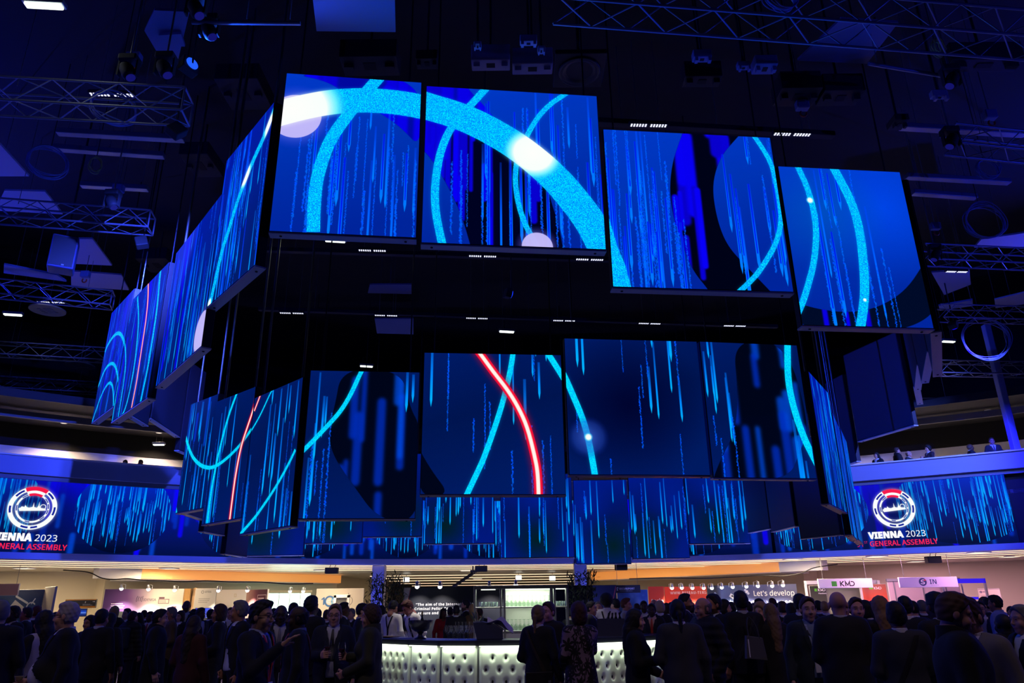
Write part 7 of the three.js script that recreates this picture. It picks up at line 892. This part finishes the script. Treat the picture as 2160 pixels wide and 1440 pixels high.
[3.85,-8.90,-8,1.68,{q:1,hair:0x3a261a,skin:0xc0897c,color:0x0c0d14,shirt:0xb8b0c8,tie:0x14141c,lany:0xc02c38,l:"low",r:"down",seed:77},'smiling man facing the camera with a red lanyard right of the large bald man',[0, "white"]],
[4.67,-10.50,200,1.65,{q:0,f:1,hair:0x0c0b0c,hairk:"bob",skin:0xc9967c,color:0x0e0e14,seed:78},'dark-haired person just behind the smiling man'],
[7.26,-16.00,10,1.65,{q:0,hair:0x3a261a,skin:0xc9967c,color:0x181820,seed:79},'person below the red orange poster panel'],
[3.85,-8.30,172,1.69,{q:1,f:1,hair:0x7a5a38,hairk:"longer",skin:0xc9967c,color:0x0a0b10,l:"low",seed:80},'woman with straight highlighted blonde hair, back turned'],
[3.28,-6.80,166,1.63,{q:1,hair:0x0c0b0c,skin:0x5a3a2a,glasses:1,color:0x262a33,shirt:0xb8bac4,strap:-1,strapc:0x08080a,l:"low",r:"low",seed:81},'man in a grey suit with a black strap across his back, back turned'],
[4.61,-9.30,155,1.69,{q:1,hair:0x0c0b0c,skin:0xc9967c,color:0x0c1226,seed:82},'dark-haired man in a dark blue jacket below the emblem sign, back turned'],
[6.06,-12.00,180,1.64,{q:0,hair:0x0c0b0c,skin:0xc9967c,color:0x10101a,seed:83},'dark head right of the man in the dark blue jacket'],
[7.12,-14.00,30,1.58,{q:0,hair:0x0c0b0c,skin:0x5a3a2a,color:0x10101a,seed:84},'person with black hair below the emblem sign'],
[6.98,-13.50,165,1.65,{q:0,hair:0x6c6a6a,skin:0xc9967c,color:0x15151d,seed:85},'grey-haired person below the letters of the emblem sign'],
[3.86,-7.20,190,1.71,{q:1,hair:0x0c0b0c,skin:0x5a3a2a,color:0x0a0a10,seed:86},'dark head directly behind the man in the big dark coat'],
[2.71,-4.90,72,1.68,{q:2,hair:0x4a3020,hairk:"short",skin:0xb88878,top:"coat",color:0x0e110e,open:0,b:1.12,pitch:.25,l:"low",r:"low",seed:87},'big man in a dark coat in front on the right, leaning towards the grey blazer'],
[3.07,-5.35,-64,1.65,{q:2,hair:0x3c2418,skin:0xb48674,color:0x6c6a68,trouser:0x2a2a30,shirt:0xb4b0c4,tie:0x8a2a1c,lany:0x28306a,b:1.05,l:"down",r:"clasp",pitch:.15,seed:88},'man in a light grey blazer with a red tie facing the big dark coat'],
[7.67,-13.00,-30,1.62,{q:0,hair:0x0c0b0c,skin:0xc9967c,glasses:1,color:0x1a1c40,seed:89},'man with glasses lit violet below the notice board'],
[8.36,-14.00,-160,1.69,{q:0,f:1,hair:0x6a5238,hairk:"bob",skin:0xc9967c,color:0x20203a,seed:90},'light-haired person left of the blue shirt'],
[8.13,-13.50,200,1.67,{q:0,hair:0x0c0b0c,skin:0xc9967c,color:0x101020,seed:91},'dark head beside the blue shirt'],
[7.64,-12.50,-140,1.71,{q:1,hair:0x0c0b0c,skin:0xa87458,top:"shirt",color:0x8090c8,pack:0x1a1c60,seed:92},'man in a pale blue shirt with a backpack in front of the notice board'],
[4.68,-7.60,185,1.52,{q:1,hair:0x0c0b0c,hairk:"none",skin:0x1a1a1c,top:"puffer",color:0x08090c,seed:93},'person in a hooded black jacket at the right, back turned'],
[4.36,-6.80,-86,1.59,{q:1,hairk:"short",hair:0x6c6a6a,skin:0xb08478,color:0x0b0c14,l:"down",r:"low",seed:94},'grey-haired man at the right edge facing left'],
[-12.25,-19.00,160,1.67,{q:0,hair:0x0c0b0c,skin:0xc9967c,color:0x121218,seed:95},'dark head below the far left poster, left of the ruddy man'],
[-9.94,-17.00,10,1.63,{q:0,hair:0x3a261a,skin:0xc9967c,color:0x121218,seed:96},'brown-haired person below the left wall, right of the long pale vest'],
[-9.44,-20.00,190,1.65,{q:0,hair:0x0c0b0c,skin:0xc9967c,color:0x141418,seed:97},'distant dark head left of the red tie'],
[-8.43,-19.00,180,1.63,{q:0,hair:0x0c0b0c,skin:0xc9967c,color:0x121216,seed:98},'distant dark head right of the long black coat'],
[-7.23,-17.00,-20,1.63,{q:0,f:1,hair:0x3a261a,hairk:"bob",skin:0xc9967c,color:0x141418,seed:99},'distant woman with a brown bob right of the tan jacket'],
[-6.97,-18.00,150,1.65,{q:0,hair:0x0c0b0c,skin:0x5a3a2a,color:0x141418,seed:100},'distant dark head left of the high table'],
[-6.16,-17.00,20,1.68,{q:0,hair:0x3a261a,skin:0xc9967c,color:0x16161c,seed:101},'distant brown-haired man below the bright white stand'],
[-4.91,-16.00,180,1.65,{q:0,hair:0x0c0b0c,skin:0xc9967c,color:0x101016,seed:102},'distant dark head between the raised hand and the balding man'],
[-4.52,-17.00,0,1.63,{q:0,hair:0x0c0b0c,skin:0x5a3a2a,color:0x121216,seed:103},'distant dark-skinned man below the mint panels'],
[-3.83,-16.00,185,1.61,{q:0,hair:0x3a261a,skin:0xc9967c,color:0x121218,seed:104},'distant brown head left of the sandy-haired man'],
[-3.54,-17.00,-30,1.63,{q:0,hair:0x6c6a6a,skin:0xc9967c,color:0x16161e,seed:105},'distant grey-haired man in front of the display arch'],
[-0.86,-19.00,-150,1.60,{q:0,hair:0x3a261a,skin:0xc9967c,color:0x14141a,seed:106},'guest seen through the left bay of the lit shelf'],
[1.21,-17.00,160,1.58,{q:0,hair:0x0c0b0c,skin:0xc9967c,color:0x10121a,shirt:0xb8b8c0,seed:107},'guest with a white collar at the right bay of the lit shelf'],
[2.88,-18.60,175,1.66,{q:0,hair:0x3a261a,skin:0xc9967c,color:0x1a1418,seed:108},'distant brown head left of the dark-skinned man by the blue wall'],
[3.57,-18.00,10,1.68,{q:0,hair:0x0c0b0c,skin:0xc9967c,color:0x121218,seed:109},'distant dark head below the web address'],
[4.13,-15.00,170,1.66,{q:0,hair:0x0c0b0c,skin:0xc9967c,color:0x0f1016,seed:110},'dark head left of the very tall man'],
[4.86,-16.00,-20,1.64,{q:0,hair:0x6c6a6a,skin:0xc9967c,color:0x16161e,seed:111},'distant grey head right of the very tall man'],
[5.34,-16.00,20,1.63,{q:0,hair:0x0c0b0c,skin:0xc9967c,color:0x121218,seed:112},'distant dark head right of the long blonde hair'],
[5.86,-14.00,-10,1.64,{q:0,hair:0x3a261a,skin:0xc9967c,color:0x121218,seed:113},'brown head between the bald man and the smiling man'],
[6.15,-13.00,180,1.63,{q:0,hair:0x0c0b0c,skin:0xc9967c,color:0x101018,seed:114},'dark head between the highlighted hair and the grey suit'],
[7.86,-15.00,-20,1.60,{q:0,hair:0x3a261a,skin:0xc9967c,color:0x141420,seed:115},'distant brown head left of the big dark coat'],
[9.42,-15.00,-20,1.52,{q:0,hair:0x0c0b0c,skin:0xc9967c,color:0x181830,seed:116},'distant dark head near the right edge'],
[15.27,-30.95,-60,1.98,{q:0,f:1,hair:0x0c0b0c,hairk:"long",skin:0xc9967c,color:0x0e0e12,seed:117},'balcony guest with long dark hair at the left',null,null,5.58],
[15.96,-30.60,80,2.00,{q:0,hair:0x3a261a,skin:0xc9967c,top:"puffer",color:0x0c0d12,seed:118},'balcony guest in a dark jacket facing right',null,null,5.68],
[16.32,-30.40,40,1.92,{q:0,hairk:"ring",hair:0x806040,skin:0xc9967c,color:0x2a2c28,shirt:0xd0c8b8,seed:119},'balding balcony guest in a pale shirt',null,null,5.58],
[16.95,-30.00,-85,2.00,{q:0,f:1,hair:0x0c0b0c,hairk:"curly",skin:0xc9967c,color:0x2a1c26,l:"point",seed:120},'balcony guest with curly black hair facing left',null,null,5.64],
[17.77,-29.55,10,1.56,{q:0,hairk:"none",skin:0xc9967c,color:0x2a2426,seed:121},'balcony guest of whom only a bald crown shows',null,null,5.58],
[18.23,-29.30,70,1.96,{q:0,hairk:"ring",hair:0x5a4a40,skin:0x5a3a2a,color:0x14141a,l:"glass",seed:122},'balding balcony guest in a dark suit holding a drink',null,null,5.58],
[18.89,-28.90,-20,2.00,{q:0,hair:0x3a261a,skin:0xb08070,color:0x2e3428,tie:0x202834,seed:123},'tall balcony guest in a green grey suit and tie',null,null,5.69],
[-15.31,-29.00,20,1.67,{q:0,f:1,hair:0x3a261a,hairk:"bob",skin:0xc9967c,color:0x1a1a22,seed:124},'left balcony guest with brown hair',null,null,5.58],
[-14.85,-29.30,-10,1.72,{q:0,hair:0x3a261a,skin:0xb07058,color:0x1a1a22,seed:125},'left balcony guest with a ruddy face',null,null,5.58],
[6.97,-34.45,0,1.71,{q:0,hair:0x3a261a,skin:0xc9967c,color:0x4a3a30,seed:126},'guest on the far balcony seen through the gap between screens',null,null,5.58]
];
for (const [x, z, yaw, h, look, label, held, bag, floor] of PEOPLE) {
  const p = put(person(look), label, x, z, yaw, h, floor ?? 0);
  if (held) {
    const [i, kind] = held, q = handAt(p, i), who = 0;
    const g = wineGlass(kind === 'flute' ? 'champagne_flute' : 'wine_glass', (kind === 'red' ? 'glass of red wine' : kind === 'flute' ? 'champagne flute' : 'glass of white wine') + ' held by the ' + label.replace(/,? (facing|holding|looking|in a black|in an olive|and open|and shiny|in a suit|with a red).*$/, ''), undefined, [q.x, q.y - 0.07, q.z], 1, kind === 'flute' ? 'flute' : 'wine', kind === 'red' ? M.wine : M.whiteWine);
  }
  if (bag === 'hand') { const q = handAt(p, 0); const b = thing('handbag', 'dark handbag carried by the woman in the dark red coat', 'handbag', [q.x + 0.02, q.y - 0.42, q.z], 0.4); mesh('body', new THREE.ExtrudeGeometry(new THREE.Shape([[-0.15, 0], [0.15, 0], [0.12, 0.22], [-0.12, 0.22]].map((v) => new THREE.Vector2(...v))), { depth: 0.1, bevelEnabled: true, bevelSize: 0.012, bevelThickness: 0.012, bevelSegments: 2 }).translate(0, 0, -0.05), cloth(0x1c1a14, 0.5), b); mesh('handle', new THREE.TorusGeometry(0.09, 0.009, 8, 20, Math.PI).scale(1, 2.0, 1).translate(0, 0.22, 0), cloth(0x14120e, 0.5), b); mesh('clasp', rbox(0.04, 0.03, 0.012, 0.004, 0, 0.16, 0.066), M.steel, b); }
  if (bag === 'shoulder') { const b = thing('handbag', 'black shoulder bag hanging at the hip of the ponytailed woman', 'handbag', [x - 0.02, 0.72, z + 0.22], 0.2); mesh('body', rbox(0.3, 0.22, 0.09, 0.03, 0, 0.11, 0), cloth(0x0c0b0c, 0.5), b); mesh('flap', rbox(0.3, 0.12, 0.02, 0.008, 0, 0.17, 0.05), cloth(0x121012, 0.5), b); mesh('clasp', rbox(0.03, 0.03, 0.01, 0.003, 0.11, 0.13, 0.063), M.steel, b); }
  if (bag === 'tote') { const b = thing('tote_bag', 'grey tote bag hanging on the shoulder of the very tall man', 'bag', [x + 0.01, 0.99, z + 0.3], 0.15); b.scale.setScalar(0.66); const s = new THREE.Shape([[-0.17, 0.04], [0.2, 0], [0.15, 0.36], [-0.13, 0.4]].map((v) => new THREE.Vector2(...v))); mesh('body', new THREE.ExtrudeGeometry(s, { depth: 0.07, bevelEnabled: true, bevelSize: 0.012, bevelThickness: 0.012, bevelSegments: 2 }).translate(0, 0, -0.035), cloth(0x4a4a4c, 0.7), b); mesh('strap', tube([[-0.1, 0.38, 0.04], [-0.08, 0.6, -0.02], [0.0, 0.72, -0.1], [0.08, 0.58, -0.02], [0.1, 0.36, 0.04]], 0.012, 30, 6), cloth(0x2a2a2c, 0.7), b); mesh('stripe', box(0.02, 0.3, 0.005, -0.12, 0.2, 0.05), M.white, b); }
}
scene.traverse((o) => { if (o.userData.hands) { const { hands, ...rest } = o.userData; o.userData = rest; } });
shade(scene);
scene.traverse((o) => { if (o.isLight) o.castShadow = !o.isRectAreaLight; });
renderer.render(scene, camera);
